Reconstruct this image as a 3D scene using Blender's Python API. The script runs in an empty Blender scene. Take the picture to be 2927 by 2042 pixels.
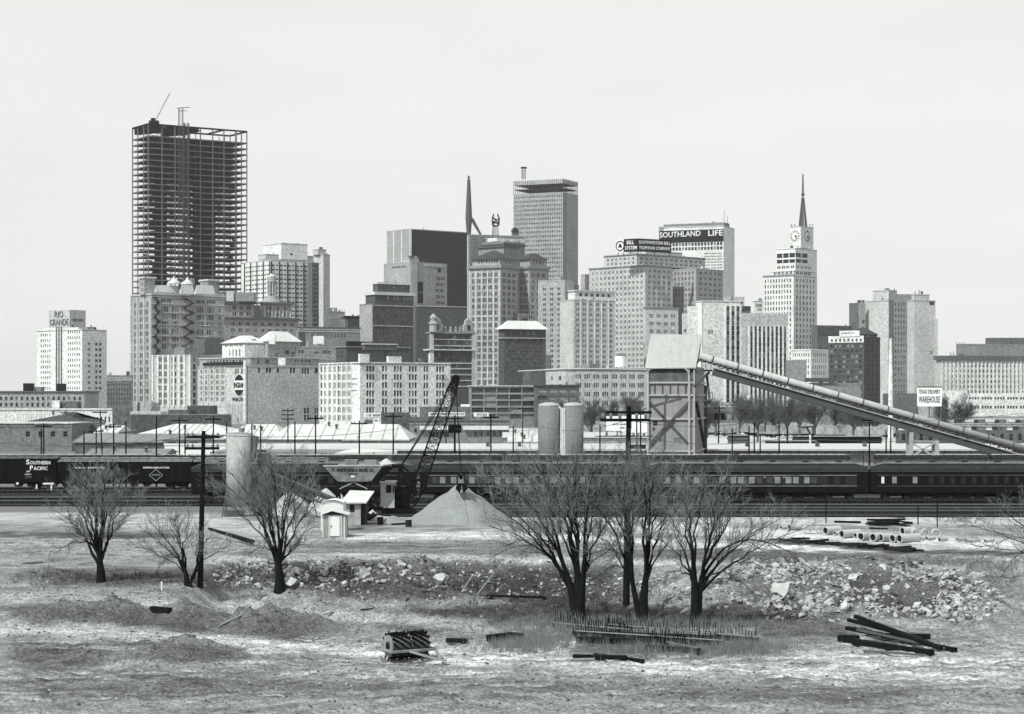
import bpy, math, random
from mathutils import Vector, Matrix, noise
R = random.Random(11)
scene = bpy.context.scene
COL = scene.collection
F, CX, YH, HC = 5800.0, 1463.5, 1136.0, 12.0
def X(px, D): return (px - CX) * D / F
def Z(py, D): return HC + (YH - py) * D / F
def P(px, py, D): return Vector((X(px, D), D, Z(py, D)))

# ------------------------------------------------------------------ materials
MATS = {}
def mat(name, v, var=.16, sc=1.4, rough=.85, big=.12, bsc=.08, metal=0, bump=0, tint=None, spec=.3, streak=0):
    if name in MATS: return MATS[name]
    v = 1.0 * v ** 1.42 + .002; var = var * 1.5
    m = bpy.data.materials.new(name); m.use_nodes = True
    nt = m.node_tree; N = nt.nodes; L = nt.links
    b = N['Principled BSDF']
    b.inputs['Roughness'].default_value = rough
    b.inputs['Metallic'].default_value = metal
    b.inputs['Specular IOR Level'].default_value = spec
    t = tint or ((.80, 1, 1.10) if v < .04 else (.90, 1, 1.0) if v < .25 else (.955, 1, .98))
    geo = N.new('ShaderNodeNewGeometry')
    def nz(scale, detail, vec=None):
        n = N.new('ShaderNodeTexNoise'); n.inputs['Scale'].default_value = scale; n.inputs['Detail'].default_value = detail
        L.new(vec or geo.outputs['Position'], n.inputs['Vector']); return n.outputs['Fac']
    def mth(op, a, c, d=None):
        n = N.new('ShaderNodeMath'); n.operation = op
        for i, w in enumerate((a, c, d)):
            if w is None: continue
            if isinstance(w, (int, float)): n.inputs[i].default_value = w
            else: L.new(w, n.inputs[i])
        return n.outputs[0]
    f = mth('MULTIPLY_ADD', nz(sc, 2), var * 4, 1 - var * 2)
    g = mth('MULTIPLY_ADD', nz(bsc, 3), big * 4, 1 - big * 2)
    h = mth('MULTIPLY', f, g)
    if streak:
        mp = N.new('ShaderNodeMapping'); mp.inputs['Scale'].default_value = (1.6, 1.6, .06)
        L.new(geo.outputs['Position'], mp.inputs['Vector'])
        h = mth('MULTIPLY', h, mth('MULTIPLY_ADD', nz(1, 3, mp.outputs[0]), streak * 4, 1 - streak * 2))
    h = mth('MULTIPLY', h, v)
    h = mth('MINIMUM', h, .88)
    cb = N.new('ShaderNodeCombineColor')
    for i in range(3): L.new(mth('MULTIPLY', h, t[i]), cb.inputs[i])
    L.new(cb.outputs[0], b.inputs['Base Color'])
    if bump:
        bp = N.new('ShaderNodeBump'); bp.inputs['Strength'].default_value = bump; bp.inputs['Distance'].default_value = .05
        L.new(nz(sc * 2, 4), bp.inputs['Height']); L.new(bp.outputs[0], b.inputs['Normal'])
    MATS[name] = m; return m

WHITE = mat('white_stone', .72, .24, sc=1.1, streak=.08); PALE = mat('pale_stone', .56, .26, sc=1.1, streak=.1); LIME = mat('limestone', .43, .28, sc=1.1, streak=.1)
GREY = mat('grey_concrete', .34, .26, sc=1.1, streak=.1); BUFF = mat('buff_brick', .28, .28, sc=1.1, streak=.06); MIDB = mat('grey_brick', .20, .3, sc=1.1, streak=.06)
DARKB = mat('dark_brick', .15, .32, sc=1.1); DARKP = mat('dark_panel', .03); BLACKM = mat('black_metal', .012, rough=.7, spec=.1)
STEEL = mat('primed_steel', .16, .1); SLABM = mat('floor_decking', .07); GLASSD = mat('window_glass_dark', .035, .2, rough=.35, spec=.4)
GLASSM = mat('window_glass_grey', .11, .2, rough=.4, spec=.4); BLIND = mat('window_blind', .34, .2, rough=.5)
ROOFW = mat('white_roof', .62, .09, sc=.7, big=.1, streak=.08); ROOFG = mat('gravel_roof', .30, .2); ROOFD = mat('slate_roof', .10, .2)
GALV = mat('galvanised_sheet', .50, .06, sc=3, big=.05, rough=.6, streak=.1); CORR = mat('corrugated_wall', .38, .1, streak=.1)
CONC = mat('cast_concrete', .29, .12, sc=3, streak=.12, bump=.1); WOODD = mat('creosote_timber', .022, .3, sc=4, spec=.1); WOODL = mat('weathered_board', .35, .2, sc=5)
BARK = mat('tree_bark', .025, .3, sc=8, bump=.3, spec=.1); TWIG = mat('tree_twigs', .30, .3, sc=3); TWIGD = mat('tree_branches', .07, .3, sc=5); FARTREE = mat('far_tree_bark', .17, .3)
PULLG = mat('pullman_green', .012, .25, sc=2, rough=.7, tint=(.85, 1, 1.0), spec=.12); CONCL = mat('pale_cast_concrete', .44, .14, sc=3, streak=.12, bump=.1); CARR = mat('car_roof', .05, .3, sc=1.2)
CARB = mat('boxcar_paint', .010, .3, sc=2, rough=.7, tint=(.8, 1, 1.25), spec=.1); SIGNW = mat('sign_white', .78, .04, sc=6, big=.03); SIGNB = mat('sign_black', .02)
PAINTW = mat('white_paint', .74, .06, sc=5); GRAVEL = mat('gravel_pile_stone', .34, .3, sc=9, big=.06, bsc=.6, bump=.8)
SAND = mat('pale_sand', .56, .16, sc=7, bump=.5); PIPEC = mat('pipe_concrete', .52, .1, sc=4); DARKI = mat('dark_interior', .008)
RAIL = mat('rail_head', .36, .1, rough=.6); TIE = mat('sleeper_wood', .03, .3, sc=3); TRACKB = mat('cinder_ballast', .032, .3, sc=5, bump=.6)
RUBL = mat('rubble_stone', .40, .3, sc=2.2, big=.3, bsc=.5); WEED = mat('dry_weeds', .10, .3, sc=3); TANKW = mat('tank_paint', .5, .1)

# ------------------------------------------------------------------ objects
def tag(o, label=None, cat=None, group=None, kind=None):
    if label: o['label'] = label
    if cat: o['category'] = cat
    if group: o['group'] = group
    if kind: o['kind'] = kind
    return o
def empty(name, loc, label, cat, group=None):
    o = bpy.data.objects.new(name, None); COL.objects.link(o); o.location = loc
    o.empty_display_size = .5
    return tag(o, label, cat, group)
def wloc(o):
    v = Vector(o.location)
    while o.parent: o = o.parent; v += Vector(o.location)
    return v
class MB:
    def __init__(s): s.v = []; s.f = []; s.m = []
    def poly(s, pts, mi=0):
        i = len(s.v); s.v += [tuple(p) for p in pts]; s.f.append(tuple(range(i, i + len(pts)))); s.m.append(mi)
    def hexa(s, p, mi=0):
        i = len(s.v); s.v += [tuple(q) for q in p]
        for a in ((0, 3, 2, 1), (4, 5, 6, 7), (0, 1, 5, 4), (1, 2, 6, 5), (2, 3, 7, 6), (3, 0, 4, 7)):
            s.f.append(tuple(i + k for k in a)); s.m.append(mi)
    def box(s, x0, x1, y0, y1, z0, z1, mi=0):
        s.hexa([(x0, y0, z0), (x1, y0, z0), (x1, y1, z0), (x0, y1, z0), (x0, y0, z1), (x1, y0, z1), (x1, y1, z1), (x0, y1, z1)], mi)
    def fbox(s, O, u, n, a0, a1, b0, b1, z0, z1, mi=0):
        c = [(O[0] + u[0] * a + n[0] * b, O[1] + u[1] * a + n[1] * b) for a, b in ((a0, b0), (a1, b0), (a1, b1), (a0, b1))]
        s.hexa([(x, y, z0) for x, y in c] + [(x, y, z1) for x, y in c], mi)
    def prism(s, pts, z0, z1, mi=0):
        n = len(pts); i = len(s.v)
        s.v += [(p[0], p[1], z0) for p in pts] + [(p[0], p[1], z1) for p in pts]
        s.f.append(tuple(range(i, i + n))[::-1]); s.m.append(mi); s.f.append(tuple(range(i + n, i + 2 * n))); s.m.append(mi)
        for k in range(n):
            l = (k + 1) % n; s.f.append((i + k, i + l, i + n + l, i + n + k)); s.m.append(mi)
    def tube(s, pts, rs, k=6, mi=0, cap=True):
        pts = [Vector(p) for p in pts]; base = len(s.v); n = len(pts)
        if not hasattr(rs, '__len__'): rs = [rs] * n
        for i, p in enumerate(pts):
            d = (pts[min(i + 1, n - 1)] - pts[max(i - 1, 0)])
            if d.length < 1e-9: d = Vector((0, 0, 1))
            d.normalize()
            a = d.cross(Vector((0, 0, 1)) if abs(d.z) < .95 else Vector((1, 0, 0))).normalized(); b = d.cross(a)
            for j in range(k):
                t = 2 * math.pi * j / k
                s.v.append(tuple(p + (a * math.cos(t) + b * math.sin(t)) * rs[i]))
        for i in range(n - 1):
            for j in range(k):
                a0 = base + i * k + j; a1 = base + i * k + (j + 1) % k
                s.f.append((a0, a1, a1 + k, a0 + k)); s.m.append(mi)
        if cap:
            s.f.append(tuple(base + j for j in range(k))[::-1]); s.m.append(mi)
            s.f.append(tuple(base + (n - 1) * k + j for j in range(k))); s.m.append(mi)
    def bar(s, p, q, w, h=None, mi=0):
        p, q = Vector(p), Vector(q); h = h or w; d = (q - p).normalized()
        a = d.cross(Vector((0, 0, 1)) if abs(d.z) < .98 else Vector((0, 1, 0))).normalized() * w / 2; b = d.cross(a).normalized() * h / 2
        s.hexa([p - a - b, p + a - b, p + a + b, p - a + b, q - a - b, q + a - b, q + a + b, q - a + b], mi)
    def lathe(s, c, prof, k=24, mi=0):
        base = len(s.v)
        for r, z in prof:
            for j in range(k):
                t = 2 * math.pi * j / k; s.v.append((c[0] + r * math.cos(t), c[1] + r * math.sin(t), c[2] + z))
        for i in range(len(prof) - 1):
            for j in range(k):
                a0 = base + i * k + j; a1 = base + i * k + (j + 1) % k
                s.f.append((a0, a1, a1 + k, a0 + k)); s.m.append(mi)
        s.f.append(tuple(base + j for j in range(k))[::-1]); s.m.append(mi)
        s.f.append(tuple(base + (len(prof) - 1) * k + j for j in range(k))); s.m.append(mi)
    def lattice(s, p, q, w0, w1, n, r, up=None):
        "four-chord lattice mast or boom between p and q"
        p, q = Vector(p), Vector(q); d = (q - p).normalized()
        a = d.cross(Vector((0, 1, 0)) if abs(d.y) < .9 else Vector((1, 0, 0))).normalized(); b = d.cross(a)
        ring = []
        for i in range(n + 1):
            t = i / n; c = p.lerp(q, t); w = w0 + (w1 - w0) * t
            ring.append([c + (a * x + b * y) * w / 2 for x, y in ((-1, -1), (1, -1), (1, 1), (-1, 1))])
        for k in range(4): s.tube([g[k] for g in ring], r * 1.5, 4)
        for i in range(n):
            for k in range(4):
                l = (k + 1) % 4
                s.bar(ring[i][k], ring[i + 1][l] if i % 2 else ring[i + 1][k] if 0 else ring[i + 1][l], r * 1.3)
                s.bar(ring[i][k], ring[i][l], r)
    def build(s, name, mats, parent=None, loc=None, smooth=False, label=None):
        if not isinstance(mats, (list, tuple)): mats = [mats]
        off = Vector((0, 0, 0))
        if parent: off = wloc(parent)
        elif loc is not None: off = Vector(loc)
        me = bpy.data.meshes.new(name)
        me.from_pydata([(v[0] - off.x, v[1] - off.y, v[2] - off.z) for v in s.v], [], s.f)
        for m in mats: me.materials.append(m)
        if len(mats) > 1: me.polygons.foreach_set('material_index', s.m)
        if smooth: me.polygons.foreach_set('use_smooth', [True] * len(s.f))
        me.update()
        o = bpy.data.objects.new(name, me); COL.objects.link(o)
        if parent: o.parent = parent
        elif loc is not None: o.location = off
        if label: o['label'] = label
        return o
def copy_tree(o, parent=None, loc=None, rot=None):
    c = o.copy(); COL.objects.link(c)
    if parent: c.parent = parent
    if loc is not None: c.location = loc
    if rot is not None: c.rotation_euler.z = rot
    for ch in list(o.children): copy_tree(ch, c)
    return c
def scrawl(parent, p, q, h, m, n, thick=.04):
    "worn lettering too small or faded to read: uneven vertical and level strokes"
    p, q = Vector(p), Vector(q); u = (q - p); W = u.length; u.normalize(); n = Vector(n); up = Vector((0, 0, 1)); b = MB(); x = 0
    while x < W:
        w = h * R.uniform(.35, .6)
        if R.random() < .85:
            for a0, a1, z0, z1 in [(0, .22, 0, 1)] + R.sample([(.55, .8, 0, 1), (.1, .8, .8, 1), (.1, .75, .4, .58), (.1, .8, 0, .18)], 2):
                c = [p + u * (x + w * a) + up * (h * z) + n * d for d in (.004, thick) for a, z in ((a0, z0), (a1, z0), (a1, z1), (a0, z1))]; b.hexa(c)
        x += w * 1.15
    return b.build('lettering', m, parent)
def text(s, parent, p, q, h, m, n=None, thick=.04, name='lettering', bold=.012, z=None):
    if s == '~': return scrawl(parent, p, q, h, m, n, thick)
    "lettering from p to q (feet of the line), height h, standing proud along the normal"
    p, q = Vector(p), Vector(q); u = (q - p); W = u.length; u.normalize()
    cu = bpy.data.curves.new('t', 'FONT'); cu.body = s; cu.size = 1; cu.extrude = .5; cu.offset = bold; cu.resolution_u = 2
    o = bpy.data.objects.new('t', cu); COL.objects.link(o)
    dg = bpy.context.evaluated_depsgraph_get(); dg.update()
    me = bpy.data.meshes.new_from_object(o.evaluated_get(dg))
    bpy.data.objects.remove(o); bpy.data.curves.remove(cu)
    xs = [v.co.x for v in me.vertices]; ys = [v.co.y for v in me.vertices]
    x0, x1, y0, y1 = min(xs), max(xs), min(ys), max(ys)
    up = Vector((0, 0, 1)); n = Vector(n) if n is not None else u.cross(up).normalized()
    off = wloc(parent)
    for v in me.vertices:
        c = v.co; v.co = p - off + u * ((c.x - x0) / (x1 - x0) * W) + up * ((c.y - y0) / (y1 - y0) * h) + n * (c.z + .5) * thick
    me.materials.clear(); me.materials.append(m)
    o = bpy.data.objects.new(name, me); COL.objects.link(o); o.parent = parent
    return o

# ------------------------------------------------------------------ buildings
class Face:
    def __init__(s, O, u, n, ln, z0, z1, D): s.O, s.u, s.n, s.len, s.z0, s.z1, s.D = O, u, n, ln, z0, z1, D
    def at(s, px):
        a = (px - CX) / F
        return max(0, min(s.len, (a * s.O[1] - s.O[0]) / (s.u[0] - a * s.u[1])))
    def pt(s, t, b=0, z=0): return Vector((s.O[0] + s.u[0] * t + s.n[0] * b, s.O[1] + s.u[1] * t + s.n[1] * b, z))
    def z(s, py, px=None):
        if px is None: return Z(py, s.D)
        return Z(py, s.pt(s.at(px)).y)
class Tier: pass
class Bld:
    def __init__(s, name, label, px, D, cat='building', group=None):
        s.root = empty(name, (X(px, D), D, 0), label, cat, group); s.wins = []; s.D = D; s.tops = []
    def tier(s, xl, xc, xr, yt, yb=None, th=35, m=LIME, wins=(), D=None, dep=15, name='wall', roofm=None, reveal=.3):
        D = D or s.D; t = Tier(); a = math.radians(th)
        uL, uR = (-math.sin(a), math.cos(a)), (math.cos(a), math.sin(a)); nL, nR = (-uR[0], -uR[1]), (-uL[0], -uL[1])
        C = (X(xc, D), D)
        def solve(px, u):
            k = (px - CX) / F; return (k * C[1] - C[0]) / (u[0] - k * u[1])
        dL = solve(xl, uL) if xl < xc else dep; dR = solve(xr, uR) if xr > xc else dep
        z1 = Z(yt, D); z0 = 0 if yb is None else Z(yb, D)
        t.L = Face(C, uL, nL, dL, z0, z1, D); t.R = Face(C, uR, nR, dR, z0, z1, D)
        t.z0, t.z1, t.D = z0, z1, D
        t.fp = [C, (C[0] + uR[0] * dR, C[1] + uR[1] * dR), (C[0] + uR[0] * dR + uL[0] * dL, C[1] + uR[1] * dR + uL[1] * dL), (C[0] + uL[0] * dL, C[1] + uL[1] * dL)]
        t.C, t.uL, t.uR, t.dL, t.dR = C, uL, uR, dL, dR
        rects = {'L': [], 'R': []}
        for w in wins:
            fc, x0, x1, n, y0, y1, mm, fw, fh = w[:9]; g = w[9] if len(w) > 9 else 1; pal = w[10] if len(w) > 10 else 0
            f = t.L if fc == 'L' else t.R
            s0, s1 = sorted((f.at(x0), f.at(x1))); za, zb = Z(y1, D), Z(y0, D)
            cw, chh = (s1 - s0) / n, (zb - za) / mm
            if cw < .2: continue
            W = cw * fw; ww = W / g * (.74 if g > 1 else 1); H = chh * fh
            for i in range(n):
                for j in range(mm):
                    for k in range(g):
                        u0 = s0 + cw * i + (cw - W) / 2 + (W / g) * k + (W / g - ww) / 2
                        zz = za + chh * j + (chh - H) / 2
                        rects[fc].append((u0, u0 + ww, zz, zz + H)); s.wins.append((ww * H / f.D, f, u0, ww, zz, H, pal, reveal))
        b = MB()
        for fc, f in (('L', t.L), ('R', t.R)):
            rs = [(max(r[0], .05), min(r[1], f.len - .05), max(r[2], z0 + .05), min(r[3], z1 - .05)) for r in rects[fc]]
            rs = [r for r in rs if r[1] > r[0] and r[3] > r[2]]
            zs = sorted({round(v, 3) for r in rs for v in r[2:]} | {z0, z1})
            for za, zb in zip(zs[:-1], zs[1:]):
                if zb - za < 1e-4: continue
                zm = (za + zb) / 2
                cur = 0
                for r in sorted(q for q in rs if q[2] < zm < q[3]):
                    if r[0] > cur: b.poly([f.pt(cur, 0, za), f.pt(r[0], 0, za), f.pt(r[0], 0, zb), f.pt(cur, 0, zb)])
                    cur = max(cur, r[1])
                if cur < f.len: b.poly([f.pt(cur, 0, za), f.pt(f.len, 0, za), f.pt(f.len, 0, zb), f.pt(cur, 0, zb)])
            for r in rs:
                c = [(r[0], r[2]), (r[1], r[2]), (r[1], r[3]), (r[0], r[3])]
                for k in range(4):
                    p, q = c[k], c[(k + 1) % 4]
                    b.poly([f.pt(p[0], 0, p[1]), f.pt(q[0], 0, q[1]), f.pt(q[0], -reveal, q[1]), f.pt(p[0], -reveal, p[1])])
        fp = t.fp
        for p, q in ((1, 2), (2, 3)): b.poly([(*fp[p], z0), (*fp[q], z0), (*fp[q], z1), (*fp[p], z1)])
        b.poly([(*p, z1) for p in fp], 1)
        t.wall = b.build(name, [m, roofm or ROOFG], s.root)
        if name in ('wall', 'wing', 'stair_tower', 'penthouse', 'upper_storey', 'setback') and t.dL > 3 and t.dR > 3 and z1 - z0 > 2.5:
            c = MB(); c.prism(s.grow(t, .12), z1 - .75, z1 - .4); c.build('coping', GREY if m in (WHITE, PALE) else m, s.root)
            s.tops.append(t)
        return t
    def grow(s, t, o):
        C, uL, uR, dL, dR = t.C, t.uL, t.uR, t.dL, t.dR
        g = lambda a, b: (C[0] + uR[0] * a + uL[0] * b, C[1] + uR[1] * a + uL[1] * b)
        return [g(-o, -o), g(dR + o, -o), g(dR + o, dL + o), g(-o, dL + o)]
    def slab(s, t, y0, y1, o, m, name='cornice'):
        b = MB(); b.prism(s.grow(t, o), Z(y1, t.D), Z(y0, t.D)); return b.build(name, m, s.root)
    def hip(s, t, ye, yr, o, ins, m, name='roof'):
        z0, z1 = Z(ye, t.D), Z(yr, t.D); lo = s.grow(t, o)
        lim = min(t.dL, t.dR) / 2 - .05; k = min(ins, lim); hi = s.grow(t, -k); b = MB()
        for i in range(4):
            j = (i + 1) % 4; b.poly([(*lo[i], z0), (*lo[j], z0), (*hi[j], z1), (*hi[i], z1)])
        b.poly([(*p, z1) for p in hi]); b.poly([(*p, z0) for p in lo[::-1]])
        return b.build(name, m, s.root)
    def ribs(s, f, x0, x1, n, y0, y1, w, dp, m, name='pilasters', ends=True):
        b = MB(); s0, s1 = sorted((f.at(x0), f.at(x1)))
        for i in range(n):
            c = s0 + (s1 - s0) * (i / max(n - 1, 1) if ends else (i + .5) / n)
            b.fbox(f.O, f.u, f.n, c - w / 2, c + w / 2, 0.003, dp, Z(y1, f.D), Z(y0, f.D))
        return b.build(name, m, s.root)
    def bands(s, f, ys, h, dp, m, x0=None, x1=None, name='string_course'):
        b = MB(); a = 0 if x0 is None else f.at(x0); c = f.len if x1 is None else f.at(x1); a, c = sorted((a, c))
        for y in ys: b.fbox(f.O, f.u, f.n, a, c, .002, dp, Z(y, f.D) - h / 2, Z(y, f.D) + h / 2)
        return b.build(name, m, s.root)
    def panel(s, f, x0, x1, y0, y1, m, dp=.15, name='panel', b0=.004):
        b = MB(); a, c = sorted((f.at(x0), f.at(x1)))
        b.fbox(f.O, f.u, f.n, a, c, b0, b0 + dp, Z(y1, f.D), Z(y0, f.D)); return b.build(name, m, s.root)
    def rbox(s, x0, x1, y0, y1, m, dep=8, D=None, name='penthouse', back=0):
        D = (D or s.D) + back; b = MB(); b.box(X(x0, D), X(x1, D), D, D + dep, Z(y1, D), Z(y0, D)); return b.build(name, m, s.root)
    def finish(s):
        for t in s.tops:
            if t.z1 < 14: continue
            for k in range(R.randint(1, 3)):
                a_ = R.uniform(.1, .85) * t.dR; b_ = R.uniform(.05, .5) * t.dL; w_ = R.uniform(.6, 2.2); h_ = R.uniform(.6, 2.4); m = MB()
                O = (t.C[0] + t.uR[0] * a_ + t.uL[0] * b_, t.C[1] + t.uR[1] * a_ + t.uL[1] * b_)
                if R.random() < .6: m.fbox(O, t.uR, t.uL, 0, w_, 0, w_, t.z1 - .1, t.z1 + h_)
                else: m.lathe((O[0], O[1], t.z1 - .1), [(.25, 0), (.25, h_), (.45, h_ + .1), (.1, h_ + .5)], 8)
                m.build('roof_vent', R.choice((GREY, MIDB, DARKB, PALE)), s.root)
        W = sorted(s.wins, key=lambda w: -w[0]); cache = {}; off = s.root.location
        pals = [(GLASSD, GLASSD, GLASSD, GLASSM, GLASSM, BLIND), (GLASSM, GLASSM, GLASSD, GLASSM, BLIND), (GLASSD, GLASSM, BLIND), (BLIND, BLIND, GLASSM), (GLASSD, GLASSD, GLASSD), (GLASSM, BLIND, GLASSM)]
        if len(W) > 100: R.shuffle(W); W.sort(key=lambda w: -round(w[0], 4))
        for a, f, u0, ww, zz, H, pal, rev in W[:100]:
            m = R.choice(pals[pal]); key = (round(ww, 3), round(H, 3), m.name, id(f))
            if key not in cache:
                b = MB(); b.fbox((0, 0), f.u, f.n, 0, ww, -.06, 0, 0, H)
                b.fbox((0, 0), f.u, f.n, 0, ww, 0.002, .05, H * .49, H * .53, 1)
                o = b.build('window', [m, GREY]); o.parent = s.root; cache[key] = o.data
            else:
                o = bpy.data.objects.new('window', cache[key]); COL.objects.link(o); o.parent = s.root
            o.location = f.pt(u0, -rev + .03, zz) - off
        if W[100:]:
            b = MB(); ms = []
            for a, f, u0, ww, zz, H, pal, rev in W[100:]:
                m = R.choice(pals[pal])
                if m not in ms: ms.append(m)
                b.fbox(f.O, f.u, f.n, u0, u0 + ww, -rev - .03, -rev + .03, zz, zz + H, ms.index(m))
            tag(b.build('window', ms, s.root), kind='stuff')
# ================================================================== SKYLINE (far to near)
# ---- steel frame tower under construction
D = 1500
b = Bld('skyscraper_frame', 'tallest tower, a bare steel frame of open floors still under construction', 424, D)
a = math.radians(33); uR = (math.cos(a), math.sin(a)); uL = (-math.sin(a), math.cos(a)); C0 = (X(424, D), D)
def fr(i, j, z=0): return Vector((C0[0] + uR[0] * i + uL[0] * j, C0[1] + uR[1] * i + uL[1] * j, z))
fL = Face(C0, uL, (-uR[0], -uR[1]), 60, 0, 1, D); fR = Face(C0, uR, (-uL[0], -uL[1]), 200, 0, 1, D)
cs = [0] + [fR.at(x) for x in (463, 500, 538, 573, 608, 640, 673, 690, 705.5)]
ds = [0] + [fL.at(x) for x in (411, 394, 379)]
ztop = Z(387, D); fh = (Z(387, D) - Z(790, D)) / 23.5; nf = int(ztop / fh)
FRAMEL = mat("fireproofed_steel", .25, .12); col = MB(); 
for i, c in enumerate(cs):
    for j, d in enumerate(ds):
        if 0 < j < 3 and i % 2: continue
        top = ztop + (8 if (i < 5) else 8.5 if j == 0 or i > 7 else 4); w = .34 if j == 0 or i == 0 else .22
        col.fbox(fr(c, d), uR, uL, -w, w, -w, w, 0, top)
col.build('column', FRAMEL, b.root)
for k in range(nf):
    z = ztop - k * fh; fl = MB()
    fl.prism([fr(cs[0], ds[0]), fr(cs[-1], 0), fr(cs[-1], ds[-1]), fr(0, ds[-1])], z - .25, z)
    for j in (0, 3): fl.fbox(fr(0, ds[j]), uR, uL, -.4, cs[-1] + .4, -.45, .45, z - .9, z - .2, 1)
    for i in (0, 9): fl.fbox(fr(cs[i], 0), uR, uL, -.45, .45, 0, ds[-1], z - .9, z - .2, 1)
    for q in range(14):
        fl.fbox(fr(0, 0), uR, uL, q * cs[-1] / 14, q * cs[-1] / 14 + .3, .5, ds[-1], z - .7, z - .26)
    for q in range(16):
        x = R.uniform(2, cs[-1] - 8); y = R.uniform(5, ds[-1] - 4)
        if z > 30: fl.fbox(fr(0, 0), uR, uL, x, x + R.uniform(1, 5), y, y + 1.5, z, z + R.uniform(.6, 2.4))
    fl.build('floor', [SLABM, FRAMEL], b.root)
co = MB()
for i0, i1 in ((1.2, 2.9), (4.3, 6.8)):
    x0 = cs[int(i0)] + 2; x1 = cs[int(i1)] - 2
    co.fbox(fr(0, 0), uR, uL, x0, x1, ds[1] + 2, ds[2] - 1, 0, ztop - 3 * fh)
co.build('elevator_core', DARKP, b.root)
tp = MB()
zt = ztop + 8.3
for j in (0, 3): tp.bar(fr(cs[0], ds[j], zt), fr(cs[-1], ds[j], zt), .9, 1.2)
for i in (0, 3, 6, 9): tp.bar(fr(cs[i], 0, zt), fr(cs[i], ds[-1], zt), .9, 1.2)
for i in range(6): tp.fbox(fr(0, 0), uR, uL, i * 7 + 1, i * 7 + 6, 1, ds[-1] - 1, ztop + 3.5 + (i % 3), ztop + 8 + (i % 2) * .8)
for i in range(14):
    x = R.uniform(0, cs[5]); y = R.uniform(0, ds[-1] - 3); tp.fbox(fr(0, 0), uR, uL, x, x + R.uniform(2, 6), y, y + 2, zt, zt + R.uniform(.3, 1.6))
tp.build('roof_steelwork', BLACKM, b.root)
hm = MB(); h0 = fR.at(505); h1 = fR.at(536)
for hx in (h0, h0 + 4.2, h1 - 4):
    p, q = fr(hx + 2, -3, 0), fr(hx + 2, -3, Z(302 if hx < h1 - 5 else 345, D)); hm.lattice(p, q, 3.0, 3.0, 75, .11)
hm.build('hoist_mast', STEEL, b.root)
hd = MB(); p = fr(h0 + 4, -3, Z(303, D)); hd.bar(p - Vector((5, 0, 0)), p + Vector((5, 0, .6)), .4); hd.bar(p - Vector((3, 0, 2)), p + Vector((3, 0, -2)), .3)
hd.build('hoist_head', BLACKM, b.root)
b.finish()
cr = empty('derrick_crane', P(440, 348, 1512), 'small derrick crane with a raised boom on top of the bare steel tower', 'crane')
m = MB(); c = P(440, 349, 1512); m.box(c.x - 3.5, c.x + 3.5, c.y - 2, c.y + 3, zt + 1, zt + 4); m.box(c.x - 2, c.x + 1, c.y - 2, c.y + 2, zt + 4, zt + 5.8); m.build('cab', BLACKM, cr)
m = MB(); m.lattice(P(447, 341, 1512), P(486, 266, 1506), .6, .35, 16, .04); m.build('boom', BLACKM, cr)
m = MB(); m.tube([P(434, 338, 1512), P(486, 266, 1506)], .03, 3); m.build('cable', BLACKM, cr)

# ---- curtain wall slab with tall end tower
b = Bld('office_block', 'pale ribbed office slab with dark end bay, right behind the domed cupola', 773, 1430)
t = b.tier(690, 773.6, 892, 742, None, 36, WHITE, [('L', 700, 771, 4, 752, 1180, 33, .86, .34, 2, 5), ('R', 775, 891, 5, 752, 1180, 33, .9, .34, 2, 5)])
b.ribs(t.L, 700, 772, 5, 746, 1182, .7, .6, DARKP, 'mullions'); b.ribs(t.R, 775, 891, 6, 748, 1182, .7, .6, DARKP, 'mullions')
t2 = b.tier(880, 892.2, 924, 751, None, 30, MIDB, [('R', 893, 922, 1, 754, 1180, 33, .94, .55, 5, 4)], dep=10)
t3 = b.tier(896, 924.3, 943, 727, None, 52, PALE); b.tier(895, 909, 932, 712, 728, 40, PALE, name='penthouse')
b.tier(752, 804, 879, 694.5, 741.5, 36, WHITE, name='penthouse', D=1440, wins=[('R', 828, 838, 1, 722, 730, 1, .7, .8, 1, 4)]); b.tier(738, 760, 900, 726, 741.8, 36, PALE, D=1437, name='penthouse')
b.finish()

# ---- black slab tower
b = Bld('office_tower', 'flat topped black glass tower with a light left end wall', 1174, 1600)
t = b.tier(1106, 1172, 1336, 654, None, 38, LIME, [])
b.panel(t.R, 1173.5, 1334.5, 657, 1180, DARKP, .3, 'curtain_wall'); b.ribs(t.R, 1176, 1333, 52, 658, 1180, .16, .4, DARKB, 'mullions')
b.ribs(t.L, 1126, 1149, 2, 656, 1180, 1.1, .4, WHITE, 'pilasters'); b.ribs(t.R, 1173, 1173.2, 1, 655, 1180, 1.6, .8, WHITE, 'corner_pier'); b.finish()
# tall marble-edged pier tower standing before it
b = Bld('office_tower', 'narrow white edge of a tower between the black slab and the hip roofed tower', 1339, 1560)
b.tier(1335.6, 1337, 1343, 663, None, 50, WHITE, dep=6); b.finish()

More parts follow.
